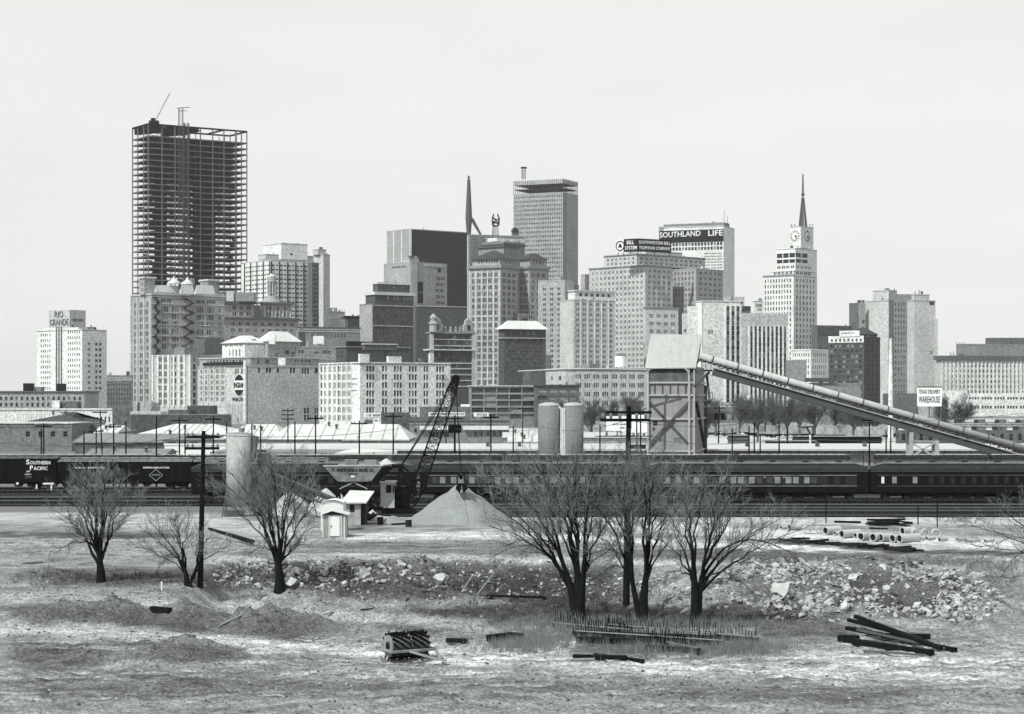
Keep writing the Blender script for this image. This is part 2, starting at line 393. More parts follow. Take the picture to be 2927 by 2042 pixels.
# ---- tower with rocket spire
b = Bld('office_tower', 'grey metal clad tower crowned by a tall tapering rocket spire on a slanted leg', 1341, 1500)
t = b.tier(1338, 1341, 1500, 670, None, 24, GREY, [('R', 1345, 1495, 46, 674, 1100, 60, .6, .55, 1, 1)], dep=20)
s1 = b.tier(1390, 1393, 1500, 680, None, 24, PALE, D=1485, dep=8, name='wing'); b.finish()
sp = empty('spire', P(1341, 668, 1502), 'tall tapering rocket shaped spire propped by one slanted leg', 'spire')
m = MB(); c = P(1343, 670, 1508); zb = c.z - 1; zz = lambda y: Z(y, 1508) - zb
m.lathe((c.x - .8, c.y, zb), [(1.5, 0), (2.2, zz(640)), (2.5, zz(622)), (2.0, zz(580)), (1.5, zz(545)), (1.15, zz(513))], 8); m.build('mast', STEEL, sp)
m = MB(); m.tube([P(1347, 625, 1508), P(1352, 632, 1508), P(1374, 671, 1508)], [1.5, 1.5, .9], 6); m.build('strut', STEEL, sp)
m = MB(); m.lathe((c.x - .8, c.y, Z(511, 1508)), [(.3, -1), (.4, 0), (1, .5), (1, 1.3), (.5, 1.8), (.1, 2.6)], 10); m.build('beacon', STEEL, sp)

# ---- tallest finished tower on the right of centre
b = Bld('office_tower', 'tall grey finely windowed tower whose top floors are still open steel', 1609, 1600)
W = [('L', 1471, 1607, 27, 553, 960, 32, .5, .42, 1, 0)]
t = b.tier(1467.7, 1609, 1651.5, 549, None, 64, LIME, W + [('R', 1611, 1650, 14, 553, 960, 32, .6, .5, 1, 1)]); b.ribs(t.L, 1470, 1608, 28, 549, 970, .3, .35, PALE); b.ribs(t.R, 1620, 1651, 12, 549, 970, .3, .35, PALE)
b.panel(t.R, 1610.5, 1620, 552, 1180, GREY, .2, 'corner_pier')
t2 = b.tier(1467.7, 1609, 1651.5, 511, 524, 64, PALE, [], name='parapet'); b.ribs(t2.L, 1469, 1608, 26, 511.5, 523.5, .35, .5, GREY, 'fins'); b.ribs(t2.R, 1610, 1650, 12, 511.5, 523.5, .35, .5, GREY, 'fins')
m = MB()
for f, x0, x1, n in ((t.L, 1468, 1608.5, 26), (t.R, 1610, 1651, 12)):
    s0, s1 = sorted((f.at(x0), f.at(x1)))
    for i in range(n + 1): m.fbox(f.O, f.u, f.n, s0 + (s1 - s0) * i / n - .15, s0 + (s1 - s0) * i / n + .15, -.4, .0, t.z1, Z(524, 1600))
m.build('column', STEEL, b.root)
m = MB(); m.prism(b.grow(t, -.6), Z(538, 1600), Z(536, 1600)); m.build('floor', SLABM, b.root)
m = MB(); m.prism(b.grow(t, -9), t.z1, Z(524, 1600)); m.build('core', DARKP, b.root)
b.rbox(1462, 1484, 655, 700, GREY, 6, D=1570, name='side_tower'); b.rbox(1465, 1478, 652, 653.5, DARKP, 6, D=1568, name='louvre'); b.rbox(1461, 1482, 659, 661, DARKP, 6, D=1568, name='louvre')
m = MB(); m.lattice(P(1497, 512, 1640), P(1497, 483, 1640), 3, 3, 7, .12); c = P(1497, 482, 1640); m.box(c.x - 2.4, c.x + 2.4, c.y - 2, c.y + 2, c.z, c.z + 1.1); m.build('mast', BLACKM, b.root)
b.finish()

# ---- hip roofed tower with wings and derrick
b = Bld('office_tower', 'hip roofed limestone tower of two wings joined by an arch, derrick on top', 1431, 1300)
WL = [('L', 1347, 1424, 5, 776, 1155, 21, .78, .66, 3, 0)]; WR = [('R', 1434, 1476, 3, 776, 1155, 21, .62, .62, 2, 0)]
t = b.tier(1342, 1431, 1480, 762, None, 60, LIME, WL + WR)
b.bands(t.L, [794, 905, 1010], .5, .35, PALE); b.bands(t.R, [794, 905, 1010], .5, .35, PALE)
b.ribs(t.L, 1343, 1428, 6, 772, 1160, 1.1, .22, PALE); b.slab(t, 758, 766, 1.4, GREY)
t1 = b.tier(1350, 1429, 1474, 739, 758, 60, LIME, [('L', 1366, 1424, 8, 741, 752, 1, .5, .8, 1, 0), ('R', 1436, 1470, 4, 741, 752, 1, .4, .8)], D=1303, name='attic')
b.hip(t1, 740, 713, 1.6, 9, ROOFD)
m = MB(); u = b.tier(1482, 1513, 1568, 764, None, 38, LIME, [('L', 1485, 1510, 2, 778, 905, 7, .8, .66, 3, 0), ('R', 1516, 1560, 3, 778, 905, 7, .55, .62, 2, 0)], D=1320)
b.slab(u, 760, 768, 1.2, GREY); u1 = b.tier(1486, 1513, 1562, 741, 760, 38, LIME, [('R', 1520, 1556, 4, 744, 755, 1, .4, .8)], D=1324, name='attic'); b.hip(u1, 742, 722, 1.4, 8, ROOFD)
b.tier(1460, 1481.5, 1535, 897, None, 38, LIME, [('R', 1484, 1530, 7, 882 + 16, 915, 1, .6, .7, 1, 0), ('R', 1484, 1530, 4, 930, 1150, 14, .5, .6, 2, 0)], D=1312, name='link_block'); b.finish()
dk = empty('roof_derrick', P(1416, 668, 1475), 'spindly lattice derrick carrying a figure like frame over the ledged roof', 'derrick')
m = MB(); m.lattice(P(1416, 672, 1475), P(1416, 646, 1475), 4.4, 3.4, 5, .13); m.build('mast', BLACKM, dk)
m = MB(); q = lambda x, y: P(x, y, 1475)
for pts in ([(1408, 646), (1425, 646)], [(1409, 645), (1407, 628), (1411, 612)], [(1425, 645), (1427, 625), (1422, 612)], [(1409, 634), (1425, 640)], [(1408, 622), (1420, 632), (1426, 624)], [(1412, 640), (1418, 626), (1424, 641)]):
    m.tube([q(*p) for p in pts], [.75] + [.5] * (len(pts) - 1), 5)
m.build('frame', BLACKM, dk)
b = Bld('office_block', 'grey ledged tower top standing behind the dark hip roofs', 1440, 1380)
t = b.tier(1378, 1440, 1500, 690, None, 50, GREY, [('L', 1385, 1436, 4, 718, 730, 1, .4, .7)]); b.slab(t, 696, 700, .9, MIDB); t = b.tier(1367, 1440, 1482, 703, None, 50, GREY, D=1370); b.slab(t, 703, 706, 1.2, MIDB)
t = b.tier(1395, 1420, 1468, 680, 690, 40, WHITE, D=1385, name='penthouse'); b.finish()

# ---- pale office with black slot
b = Bld('office_block', 'blank pale concrete building with one tall black slot window', 1174, 1350)
t = b.tier(1097, 1174, 1277.6, 748.5, None, 42, LIME, [('R', 1193.5, 1211, 1, 804, 867, 1, .99, .99, 1, 4), ('R', 1249, 1262, 1, 762, 776, 1, .8, .9, 1, 4), ('R', 1246, 1272, 1, 784, 872, 5, .95, .5, 4, 1), ('L', 1120, 1160, 5, 758, 765, 1, .6, .8, 1, 4)])
b.panel(t.R, 1176, 1192, 752, 1180, PALE, .2); b.panel(t.R, 1212, 1276, 752, 758, PALE, .2)
b.tier(1153, 1170, 1198, 738.5, 750, 42, PALE, name='penthouse', D=1356); m = MB(); m.tube([P(1217, 868, 1340), P(1217, 768, 1340)], .2, 6); m.build('flagpole', GREY, b.root); b.finish()

# ---- dark brick hotel
b = Bld('hotel', 'dark brick hotel stepped at the top under white snowy looking roof edges', 1065, 1250)
t = b.tier(1027.6, 1065.4, 1182, 868, None, 36, DARKB, [('L', 1030, 1063, 6, 874, 1100, 15, .45, .5, 1, 2), ('R', 1104, 1176, 4, 877, 1120, 14, .5, .48, 2, 3), ('R', 1070, 1100, 3, 877, 1120, 14, .4, .48, 1, 2)])
b.panel(t.L, 1028, 1064.8, 869, 976, LIME, .1, 'sunlit_face_panel'); b.bands(t.R, [873, 931], .5, .3, PALE)  # pale panel paints sunlight onto the left face of the dark brick
t1 = b.tier(1045, 1072, 1182, 843, 868, 36, DARKB, [('R', 1095, 1180, 9, 843, 858, 1, .7, .8, 1, 3)], D=1254, name='upper_storey'); b.slab(t1, 834, 843, .8, ROOFW, 'roof')
t2 = b.tier(1066, 1080, 1172, 812, 843, 36, DARKB, [('R', 1088, 1165, 3, 816, 824, 1, .3, .6, 1, 3)], D=1262, name='upper_storey'); b.slab(t2, 807, 812, .6, ROOFW, 'roof'); b.finish()
b = Bld('office_block', 'broad plain charcoal wall of a block just right of the dark brick hotel', 1190, 1200)
t = b.tier(1184, 1190, 1334, 874, None, 28, DARKB, dep=12); b.bands(t.R, [875], .6, .3, LIME); b.finish()

# ---- ornate courthouse like block
b = Bld('ornate_building', 'ornate dark brick building with light stone bands and scrolled roof gables', 1228, 1050)
t = b.tier(1221, 1233, 1357, 952, None, 30, DARKB, [('R', 1241, 1266, 2, 957, 985, 2, .8, .7, 1, 2), ('R', 1275, 1326, 3, 957, 985, 2, .5, .75, 1, 2), ('R', 1329, 1354, 2, 957, 985, 2, .8, .7, 1, 2), ('R', 1241, 1352, 14, 990, 997, 1, .5, .8, 1, 2), ('R', 1241, 1352, 11, 1005, 1100, 6, .42, .5, 1, 0)], dep=10)
b.ribs(t.R, 1233.5, 1233.6, 1, 955, 1130, 2.2, .5, PALE, 'corner_pier'); b.ribs(t.R, 1353.5, 1353.6, 1, 955, 1130, 2.2, .5, PALE, 'corner_pier'); b.bands(t.R, [970, 988, 1038, 1054, 1071, 1088, 1105], .55, .3, PALE); b.slab(t, 949, 953, .6, GREY); b.slab(t, 998, 1002, 1.6, PALE)
for x0, xm, x1, y0 in ((1233, 1250, 1266, 905), (1326, 1340, 1354, 908)):
    m = MB(); c = t.R; pr = [(x0, 949), (x0, 928), (x0 + 5, 926), (x0 + 7, 914), (xm - 3, y0 + 3), (xm, y0), (xm + 3, y0 + 3), (x1 - 7, 914), (x1 - 5, 926), (x1, 928), (x1, 949)]
    fp = [c.pt(c.at(p[0]), .2, Z(p[1], 1050)) for p in pr]; bp = [c.pt(c.at(p[0]), -2.2, Z(p[1], 1050)) for p in pr]
    m.poly(fp); m.poly(bp[::-1])
    for i in range(len(pr)): j = (i + 1) % len(pr); m.poly([fp[i], fp[j], bp[j], bp[i]])
    m.build('gable', LIME, b.root)
    m = MB(); a0 = c.at(xm - 4); m.fbox(c.O, c.u, c.n, a0, a0 + 1.6, .21, .35, Z(943, 1050), Z(928, 1050)); m.build('window', GLASSD, b.root)
m = MB(); c = P(1235, 949, 1049); m.lathe((c.x + .6, c.y + .5, c.z), [(2, 0), (2, 4), (2.6, 4.2), (2.4, 4.8), (1.5, 5.2), (1.5, 6.6), (1.9, 7), (1.4, 8.4), (.6, 9), (.1, 9.6)], 12); m.build('turret', LIME, b.root)
m = MB()
for x in (1276, 1291, 1306, 1318): q = t.R.pt(t.R.at(x), -1.2, t.z1); m.lathe((q.x, q.y, q.z), [(.9, 0), (.9, 1.5), (.5, 2), (.7, 2.6), (.1, 3.8)], 8)
m.build('finials', GREY, b.root); b.finish()

# ---- wide low dark block between
b = Bld('low_block', 'dark mansard roofed block peeping over the white warehouse', 1100, 1010)
t = b.tier(959, 990, 1170, 992, None, 30, DARKB, [('L', 963, 985, 2, 1003, 1024, 1, .6, .8), ('R', 1093, 1132, 2, 1000, 1022, 1, .5, .9, 2, 0)]); b.slab(t, 990, 993, .6, GREY)
b.tier(988, 994, 1038, 976, 994, 30, DARKI, D=1015, name='tower', dep=5); t = b.tier(1036, 1042, 1134, 984, 1000, 30, MIDB, D=1004, name='tower', dep=8); b.slab(t, 982, 985, .5, ROOFW, 'roof'); b.finish()

# ---- city hall with cupola
b = Bld('domed_office', 'grey cornice ringed office block topped by a columned cupola', 640, 1300)
WT = [('R', 660, 722, 3, 870, 886, 1, .6, .85, 2, 0), ('R', 660, 722, 3, 889, 905, 1, .6, .85, 2, 0)]
t = b.tier(616, 632, 852, 910, None, 31, LIME, [('R', 655, 845, 9, 916, 952, 2, .5, .5, 2, 0), ('R', 655, 845, 9, 955, 1040, 4, .5, .5, 2, 0)]); b.slab(t, 906, 911, 1.2, MIDB)
t = b.tier(618, 634, 726, 868, 907, 31, LIME, [('R', 660, 720, 3, 871, 905, 2, .62, .62, 2, 0)], D=1304); b.slab(t, 861, 868, 1.4, MIDB)
t = b.tier(745, 752, 834, 870, 908, 31, LIME, [('R', 757, 828, 3, 873, 907, 2, .62, .62, 2, 0)], D=1320); b.slab(t, 864, 870, 1.4, MIDB)
b.tier(700, 705, 780, 872, 908, 31, MIDB, D=1342, name='recess'); b.rbox(628, 648, 834, 862, MIDB, 6, back=10); b.rbox(647, 668, 832, 862, PALE, 6, back=8); b.rbox(674, 727, 836, 862, GREY, 8, back=8)
b.ribs(t.R, 756, 830, 8, 871, 907, .5, .4, PALE); b.finish()
cu = b.root; c = P(777, 862, 1335); m = MB(); px = 1335 / F
m.lathe((c.x, c.y, c.z - 1), [(27 * px, 0), (24 * px, 10 * px), (19 * px, 11 * px), (18 * px, 20 * px)], 12)
m.lathe((c.x, c.y, c.z + 19 * px), [(9 * px, 0), (9 * px, 37 * px)], 12); m.lathe((c.x, c.y, c.z + 54 * px), [(14 * px, 0), (15.5 * px, 1.5 * px), (15 * px, 4 * px), (12 * px, 5 * px), (11.5 * px, 17 * px)], 12); m.build('cupola', LIME, cu)
m = MB()
for k in range(10): a = k * math.pi / 5; m.tube([(c.x + 12.5 * px * math.cos(a), c.y + 12.5 * px * math.sin(a), c.z + z * px) for z in (19, 55)], .45, 6)
m.build('columns', PALE, cu); m = MB(); m.lathe((c.x, c.y, c.z + 70 * px), [(11 * px, 0), (9.5 * px, 4 * px), (5 * px, 7 * px), (1, 9 * px)], 12); m.build('dome', ROOFW, cu)

# ---- blocks to the right of the cupola
b = Bld('office_block', 'grey low block with a long parapet between the cupola building and the dark hotel', 852, 1220)
t = b.tier(846, 852.5, 1030, 936, None, 24, GREY, [('R', 888, 898, 1, 952, 966, 1, .7, .7, 2, 0), ('R', 905, 990, 9, 952, 966, 1, .6, .8, 2, 0)], dep=20); b.bands(t.R, [941, 947], .5, .3, PALE); b.slab(t, 934, 937, .5, MIDB)
b.panel(t.R, 853.5, 872, 938, 1060, DARKB, .2, 'painted_shadow_panel'); b.rbox(895, 925, 961, 985, WHITE, 4, name='lift_housing', D=1180); b.finish()  # dark panel stands in for a shadow on the wall's left end
b = Bld('office_block', 'distant pale block of stepped roof huts right of the ribbed slab', 960, 1500)
b.tier(925, 940, 986, 890, None, 40, PALE); b.rbox(940, 962, 880, 892, GREY, 6, back=4); b.rbox(930, 987, 906, 912, ROOFG, 8, back=-40, name='canopy')
for x in (935, 950, 972, 980): b.rbox(x, x + 4, 884, 891, WHITE, 2, back=3, name='vent')
b.finish()
b = Bld('office_block', 'low flat charcoal block wedged beside the dark hotel', 1000, 1400)
b.tier(986, 994, 1030, 904, None, 30, DARKB); b.slab(b.tier(985, 989, 1030, 905, 912, 30, DARKP, D=1390), 903, 906, .6, DARKP); b.finish()

# ---- stone tower block with fire escapes
b = Bld('gothic_office', 'long gothic office block with zigzag fire escapes and steep white roofs', 431, 1180)
WL = [('L', 380, 428, 3, 860, 1150, 14, .6, .66, 2, 1)]; WR = [('R', 458, 492, 2, 852, 866, 1, .8, .6, 3, 0), ('R', 458, 515, 2, 872, 1000, 6, .72, .7, 3, 5), ('R', 558, 618, 2, 852, 866, 1, .8, .6, 4, 0), ('R', 558, 614, 2, 872, 1000, 6, .72, .7, 3, 5), ('R', 624, 632, 1, 872, 1000, 6, .5, .5, 1, 0)]
t = b.tier(374, 433, 641, 842, None, 36, LIME, WL + WR)
b.ribs(t.L, 375, 431, 4, 848, 1160, 1.3, .5, PALE); b.bands(t.R, [848, 868, 893, 928, 960], .5, .3, PALE); b.slab(t, 839, 843, .5, PALE, 'parapet')
m = MB(); f = t.R
for i in range(56): a0 = f.len * i / 56; m.fbox(f.O, f.u, f.n, a0, a0 + f.len / 112, -.2, .4, t.z1 + .2, t.z1 + 1.6)
m.build('battlements', LIME, b.root)
s = b.tier(398, 412, 443, 796, 842, 36, LIME, [('L', 400, 411, 2, 805, 835, 2, .4, .6)], D=1184, name='corner_tower'); b.slab(s, 791, 796, .7, ROOFW, 'roof')
s = b.tier(571, 595, 625, 803, 842, 36, GREY, D=1210, name='roof_tower'); b.slab(s, 798, 803, .6, PALE, 'roof'); b.tier(543, 547, 556, 795, 845, 36, GREY, D=1190, name='chimney', dep=3); b.tier(421, 424, 430, 820, 842, 36, LIME, D=1190, name='chimney')
for xa, xb in ((444, 514), (517, 556), (560, 614)):
    r = b.tier(xa - 4, xa, xb, 841, 842, 36, ROOFW, D=1184, dep=14, name='eaves'); b.hip(r, 841, 815, .2, 5, ROOFW)
m = MB()
for x, y in ((497, 812), (536, 814)): c = P(x, y, 1192); m.lathe((c.x, c.y, c.z), [(4, 0), (3.6, 1.2), (2, 2), (.8, 3), (.5, 4.4)], 10)
m.build('ventilators', ROOFW, b.root)
for x0, x1 in ((441, 453), (524, 550)):
    m = MB(); f = t.R; a0, a1 = f.at(x0), f.at(x1); n = 13
    for i in range(n):
        z0 = Z(1030, 1180) + i * (Z(850, 1180) - Z(1030, 1180)) / n; h = (Z(850, 1180) - Z(1030, 1180)) / n; p, q = (a0, a1) if i % 2 else (a1, a0)
        m.bar(f.pt(p, .9, z0), f.pt(q, .9, z0 + h), .9, .4); c = q; m.fbox(f.O, f.u, f.n, c - 1.4, c + 1.4, .1, 1.6, z0 + h - .25, z0 + h); m.bar(f.pt(c - 1.4, 1.6, z0 + h + 1), f.pt(c + 1.4, 1.6, z0 + h + 1), .15)
    m.build('fire_escape', BLACKM, b.root)
m = MB(); f = t.L; a0 = f.at(396); m.fbox(f.O, f.u, f.n, a0 - 2, a0 + 2, .01, .1, 0, 9); m.build('arched_door', GLASSM, b.root); b.finish()
b = Bld('office_block', 'pale pier fronted block stepping forward from the gothic office', 565, 1080)
t = b.tier(433, 545, 565, 1014, None, 62, PALE, [('L', 452, 480, 2, 1018, 1160, 7, .7, .7, 3, 1), ('L', 486, 530, 2, 1018, 1160, 7, .7, .7, 3, 1), ('R', 549, 562, 1, 1018, 1160, 7, .6, .7, 1, 0)]); b.ribs(t.L, 437, 543, 8, 1015, 1165, 1.1, .5, WHITE)
b.tier(500, 527, 562, 993, 1014, 40, GREY, D=1086, name='penthouse'); b.tier(555, 585, 640, 968, 1012, 36, MIDB, D=1120, name='rear_wing'); b.finish()

# ---- cold store with oval sign
b = Bld('cold_store', 'big blank grey freezer warehouse with an oval sign on its light end wall', 709, 900)
t = b.tier(565, 709, 912, 1045, None, 38, PALE, [('L', 572, 578, 1, 1052, 1150, 6, .6, .6, 1, 0), ('L', 583, 645, 4, 1052, 1150, 6, .62, .72, 3, 1), ('L', 668, 704, 2, 1053, 1070, 1, .7, .9, 3, 0), ('R', 736, 745, 1, 1051, 1066, 1, .7, .95, 1, 4), ('R', 757, 778, 1, 1051, 1066, 1, .85, .95, 2, 4), ('R', 790, 799, 1, 1051, 1066, 1, .7, .95, 1, 4), ('R', 826, 846, 1, 1051, 1066, 1, .85, .95, 2, 4), ('R', 860, 886, 1, 1051, 1068, 1, .9, .95, 3, 4), ('R', 899, 910, 1, 1051, 1066, 1, .9, .95, 1, 4), ('R', 867, 886, 1, 1165, 1206, 2, .9, .8, 2, 4), ('R', 898, 911, 1, 1165, 1206, 2, .9, .8, 2, 4)])
b.panel(t.L, 566, 646, 1047, 1051, LIME); b.ribs(t.L, 580, 645, 5, 1046, 1165, 1.0, .3, PALE); b.panel(t.L, 584, 704, 1034, 1044, DARKP, .5, 'dark_fascia', .3)
b.panel(t.L, 648, 707, 1046, 1050, LIME); b.ribs(t.L, 652, 700, 12, 1155, 1215, .2, .15, GREY, 'wall_seams')
c2 = b.tier(570, 716, 912, 1023, 1045, 38, LIME, [('L', 590, 700, 12, 1026, 1036, 1, .6, .8, 1, 0), ('R', 736, 742, 1, 1026, 1042, 1, .6, .8, 1, 4), ('R', 757, 770, 1, 1026, 1040, 1, .9, .8, 2, 4), ('R', 838, 890, 5, 1026, 1034, 1, .7, .8, 2, 4)], D=904, name='upper_storey')
b.slab(c2, 1020, 1023, .5, PALE); b.rbox(795, 815, 1023, 1045, WHITE, 3, name='stair_hut', back=-3)
m = MB(); m.tube([t.L.pt(t.L.at(707), 1.2, 0), t.L.pt(t.L.at(707), 1.2, Z(1030, 900))], .75, 10); m.build('vent_stack', WHITE, b.root)
f = t.L; ac = f.at(685); zc = Z(1101, 900); hw = (f.at(671) - f.at(699)) / 2; hh = 30 * 900 / F
for nm, k, mt, d, lo, hi in (('sign_rim', 1.1, SIGNW, .25, -1, 1), ('sign_top', 1, SIGNB, .35, .33, 1), ('sign_bottom', 1, SIGNB, .35, -1, -.33)):
    m = MB(); pts = []; kk = 1 if k > 1 else 1
    for i in range(41):
        a = -math.pi / 2 + 2 * math.pi * i / 40; x, z = math.cos(a), math.sin(a)
        if nm != 'sign_rim' and not (lo - 1e-6 <= z <= hi + 1e-6): continue
        pts.append((x * hw * k, z * hh * (1.05 if k > 1 else 1)))
    if nm == 'sign_bottom': pts.sort(key=lambda p: math.atan2(p[1], p[0]))
    if nm == 'sign_top': pts.sort(key=lambda p: math.atan2(p[1], p[0]))
    fp = [f.pt(ac + p[0], d, zc + p[1]) for p in pts]; m.poly(fp); bp = [f.pt(ac + p[0], .06, zc + p[1]) for p in pts]
    for i in range(len(fp)): j = (i + 1) % len(fp); m.poly([fp[i], fp[j], bp[j], bp[i]])
    m.build(nm, mt, b.root)
text('INGRAM', b.root, f.pt(ac + hw * 1.0, .4, zc - 1.3), f.pt(ac - hw * 1.0, .4, zc - 1.3), 2.6, SIGNB, (*f.n, 0), .08)
text('FREEZERS', b.root, f.pt(f.at(665), .1, Z(1147, 900)), f.pt(f.at(704), .1, Z(1147, 900)), 1.5, SIGNB, (*f.n, 0), .08); b.finish()
b = Bld('roof_house', 'white hipped penthouse with wavy pale roofs above the freezer warehouse', 700, 960)
t = b.tier(635, 700, 768, 981, 1030, 40, WHITE, [('L', 640, 696, 4, 984, 990, 1, .7, .8, 2, 1), ('L', 652, 690, 4, 996, 1020, 1, .4, .8, 1, 5)]); b.hip(t, 980, 958, .8, 6, ROOFW); b.panel(t.L, 700, 730, 991, 999, DARKP)
t = b.tier(735, 765, 858, 975, 1030, 40, LIME, [('R', 815, 827, 1, 1001, 1012, 1, .9, .9, 1, 4), ('R', 833, 848, 1, 1005, 1012, 1, .8, .9, 2, 4)], D=965); b.hip(t, 976, 946, .9, 9, ROOFW)
b.tier(820, 845, 960, 990, 1030, 30, LIME, [('R', 850, 870, 1, 1000, 1012, 1, .9, .8, 2, 0), ('R', 895, 915, 1, 1004, 1012, 1, .8, .8, 3, 0), ('R', 920, 950, 1, 1000, 1012, 1, .9, .8, 4, 0)], D=975, name='wing'); b.rbox(768, 786, 958, 984, WHITE, 3, name='chimney', back=2); b.finish()

# ---- white loft warehouse
b = Bld('warehouse', 'white concrete loft warehouse with many grouped windows, crane boom in front', 1029, 860)
GR = [(1046, 1071, 3), (1091, 1108, 2), (1125, 1150, 3), (1167.5, 1193, 3), (1210, 1225, 2), (1246, 1271, 3)]
GL = [(916, 921, 1), (925.5, 932.5, 2), (936.5, 946, 3), (951, 960, 3), (965, 974, 2), (978, 988, 3), (993, 1003, 3)]
t = b.tier(912.6, 1029, 1287.5, 1037, None, 33, WHITE, [('R', x0, x1, 1, 1042, 1208, 7, .99, .68, n, 0) for x0, x1, n in GR] + [('L', x0, x1, 1, 1042, 1208, 7, .99, .7, n, 1) for x0, x1, n in GL])
b.ribs(t.L, 914, 1005, 8, 1038, 1208, .6, .3, WHITE); b.slab(t, 1035, 1038, .3, WHITE, 'parapet')
b.tier(1024, 1029, 1056, 1012, 1038, 33, WHITE, D=858, name='stair_tower', dep=6); b.tier(1105, 1110, 1148, 1019, 1037, 33, WHITE, D=868, name='stair_tower', dep=5); b.tier(1225, 1229, 1240, 1010, 1037, 33, WHITE, D=875, name='chimney', dep=2)
f = t.L
for i, y in enumerate((1083, 1098, 1117)):
    m = MB()
    for k in range(5): a0 = f.at(1005 + k * 3.4); m.fbox(f.O, f.u, f.n, a0 - .9, a0 - .3, .01, .06, Z(y + 2, 860), Z(y - 2, 860))
    m.build('faded_lettering', MIDB, b.root)
b.finish()

# ---- dark hotel with white hip roof, tall pale hotel
b = Bld('hotel', 'dark brick building under a low white hip roof beside the pale twin tower', 1440, 1100)
t = b.tier(1425, 1440, 1560, 941, None, 22, DARKB, [('R', 1448, 1535, 5, 946, 958, 1, .6, .8, 2, 3), ('R', 1446, 1550, 13, 965, 1068, 9, .5, .5, 1, 2), ('L', 1427, 1438, 3, 965, 1068, 9, .4, .4)], dep=24)
b.hip(t, 941, 916, 1.6, 14, ROOFW); b.slab(t, 965, 968, .8, LIME); m = MB(); c = P(1499, 920, 1150); m.lathe((c.x, c.y, c.z - 1), [(2.5, 0), (2.5, 1.6), (2, 2.4), (1, 3)], 10); m.build('roof_tank', DARKP, b.root); b.finish()
b = Bld('hotel', 'tall pale twin towered hotel with a white rooftop lounge', 1614, 1200)
W = [('L', 1546, 1608, 3, 818, 1070, 17, .45, .5, 2, 0)]
t = b.tier(1538, 1614, 1640, 800, None, 62, LIME, W + [('R', 1618, 1636, 2, 856, 1070, 15, .5, .5, 1, 0)])
t2 = b.tier(1600, 1637, 1761, 856, None, 32, PALE, [('R', 1642, 1756, 6, 862, 1072, 14, .48, .5, 2, 0)], D=1190)
b.ribs(t2.R, 1640, 1759, 7, 857, 1072, .7, .25, WHITE); t3 = b.tier(1610, 1643, 1758, 832, 856, 32, WHITE, [('R', 1652, 1748, 6, 837, 848, 1, .5, .8, 1, 0)], D=1196, name='lounge'); b.slab(t3, 829, 833, .7, ROOFW, 'roof')
b.tier(1520, 1533, 1545, 964, None, 50, PALE, [('L', 1522, 1532, 1, 968, 1060, 6, .5, .5)], D=1194, name='side_wing'); b.tier(1560, 1600, 1655, 812, 836, 40, GREY, [('R', 1620, 1650, 3, 815, 826, 1, .4, .8)], D=1230, name='penthouse')
b.finish()

# ---- telephone company block, roof sign
b = Bld('telephone_building', 'broad stepped pale brick office block carrying the telephone company roof sign', 1844, 1300)
K = PALE
t = b.tier(1684, 1844, 1923, 760, None, 44, K, [('L', 1690, 1840, 13, 766, 1070, 19, .5, .5, 2, 1), ('R', 1850, 1918, 5, 766, 1070, 19, .5, .45, 2, 1)])
b.ribs(t.L, 1686, 1842, 14, 762, 1072, .6, .22, PALE); b.ribs(t.R, 1846, 1921, 6, 762, 1072, .6, .22, PALE); b.slab(t, 757.5, 760.5, .5, GREY)
t1 = b.tier(1727, 1820, 2016, 727, 759, 42, K, [('L', 1732, 1816, 7, 732, 757, 2, .5, .5, 2, 0), ('R', 1826, 2010, 13, 732, 757, 2, .5, .5, 2, 0)], D=1312, name='upper_storey'); b.slab(t1, 725, 728, .5, GREY)
t2 = b.tier(1918, 1990, 2068, 767, None, 46, LIME, [('L', 1925, 1985, 6, 772, 960, 12, .5, .55, 2, 0), ('R', 1996, 2064, 5, 772, 960, 12, .5, .4, 2, 0)], D=1320, name='wing')
t3 = b.tier(1840, 1846, 1939, 880, None, 22, K, [('R', 1852, 1934, 4, 892, 1070, 8, .6, .45, 3, 0)], D=1230, name='front_wing', dep=10); b.slab(t3, 878, 881, .5, GREY)
b.tier(1660, 1672, 1690, 784, None, 36, LIME, D=1340, name='rear_wing'); b.tier(1795, 1845, 1950, 716, 727, 40, PALE, D=1330, name='penthouse'); b.finish()
sg = empty('roof_sign', P(1823, 725, 1290), 'black rooftop billboard lettered BELL SYSTEM and SOUTHWESTERN BELL TELEPHONE COMPANY', 'sign')
sD = 1290; A, B_, C_ = P(1783, 718, sD + 6), P(1823, 719, sD), P(1919, 719, sD + 14); H = 37 * sD / F
def wallp(p, q, z0, z1, m_, nm, th=.6):
    d = (q - p); d.z = 0; u = d.normalized(); n = Vector((u.y, -u.x, 0)); mm = MB(); mm.fbox((p.x, p.y), u, n, 0, d.length, -th, 0, z0, z1); mm.build(nm, m_, sg); return u, n
z0 = B_.z; u1, n1 = wallp(A, B_, z0, z0 + H, SIGNB, 'board'); u2, n2 = wallp(B_, C_, z0, z0 + H, SIGNB, 'board')
def ln(s_, p, u, n, L0, L1, zz_, h): text(s_, sg, Vector((p.x, p.y, zz_)) + u * L0 + n * .05, Vector((p.x, p.y, zz_)) + u * L1 + n * .05, h, SIGNW, n, .12)
w1 = (Vector((A.x, A.y)) - Vector((B_.x, B_.y))).length; w2 = (Vector((C_.x, C_.y)) - Vector((B_.x, B_.y))).length
ln('BELL', A, u1, n1, w1 * .22, w1 * .74, z0 + H * .58, H * .28); ln('SYSTEM', A, u1, n1, w1 * .1, w1 * .94, z0 + H * .16, H * .28)
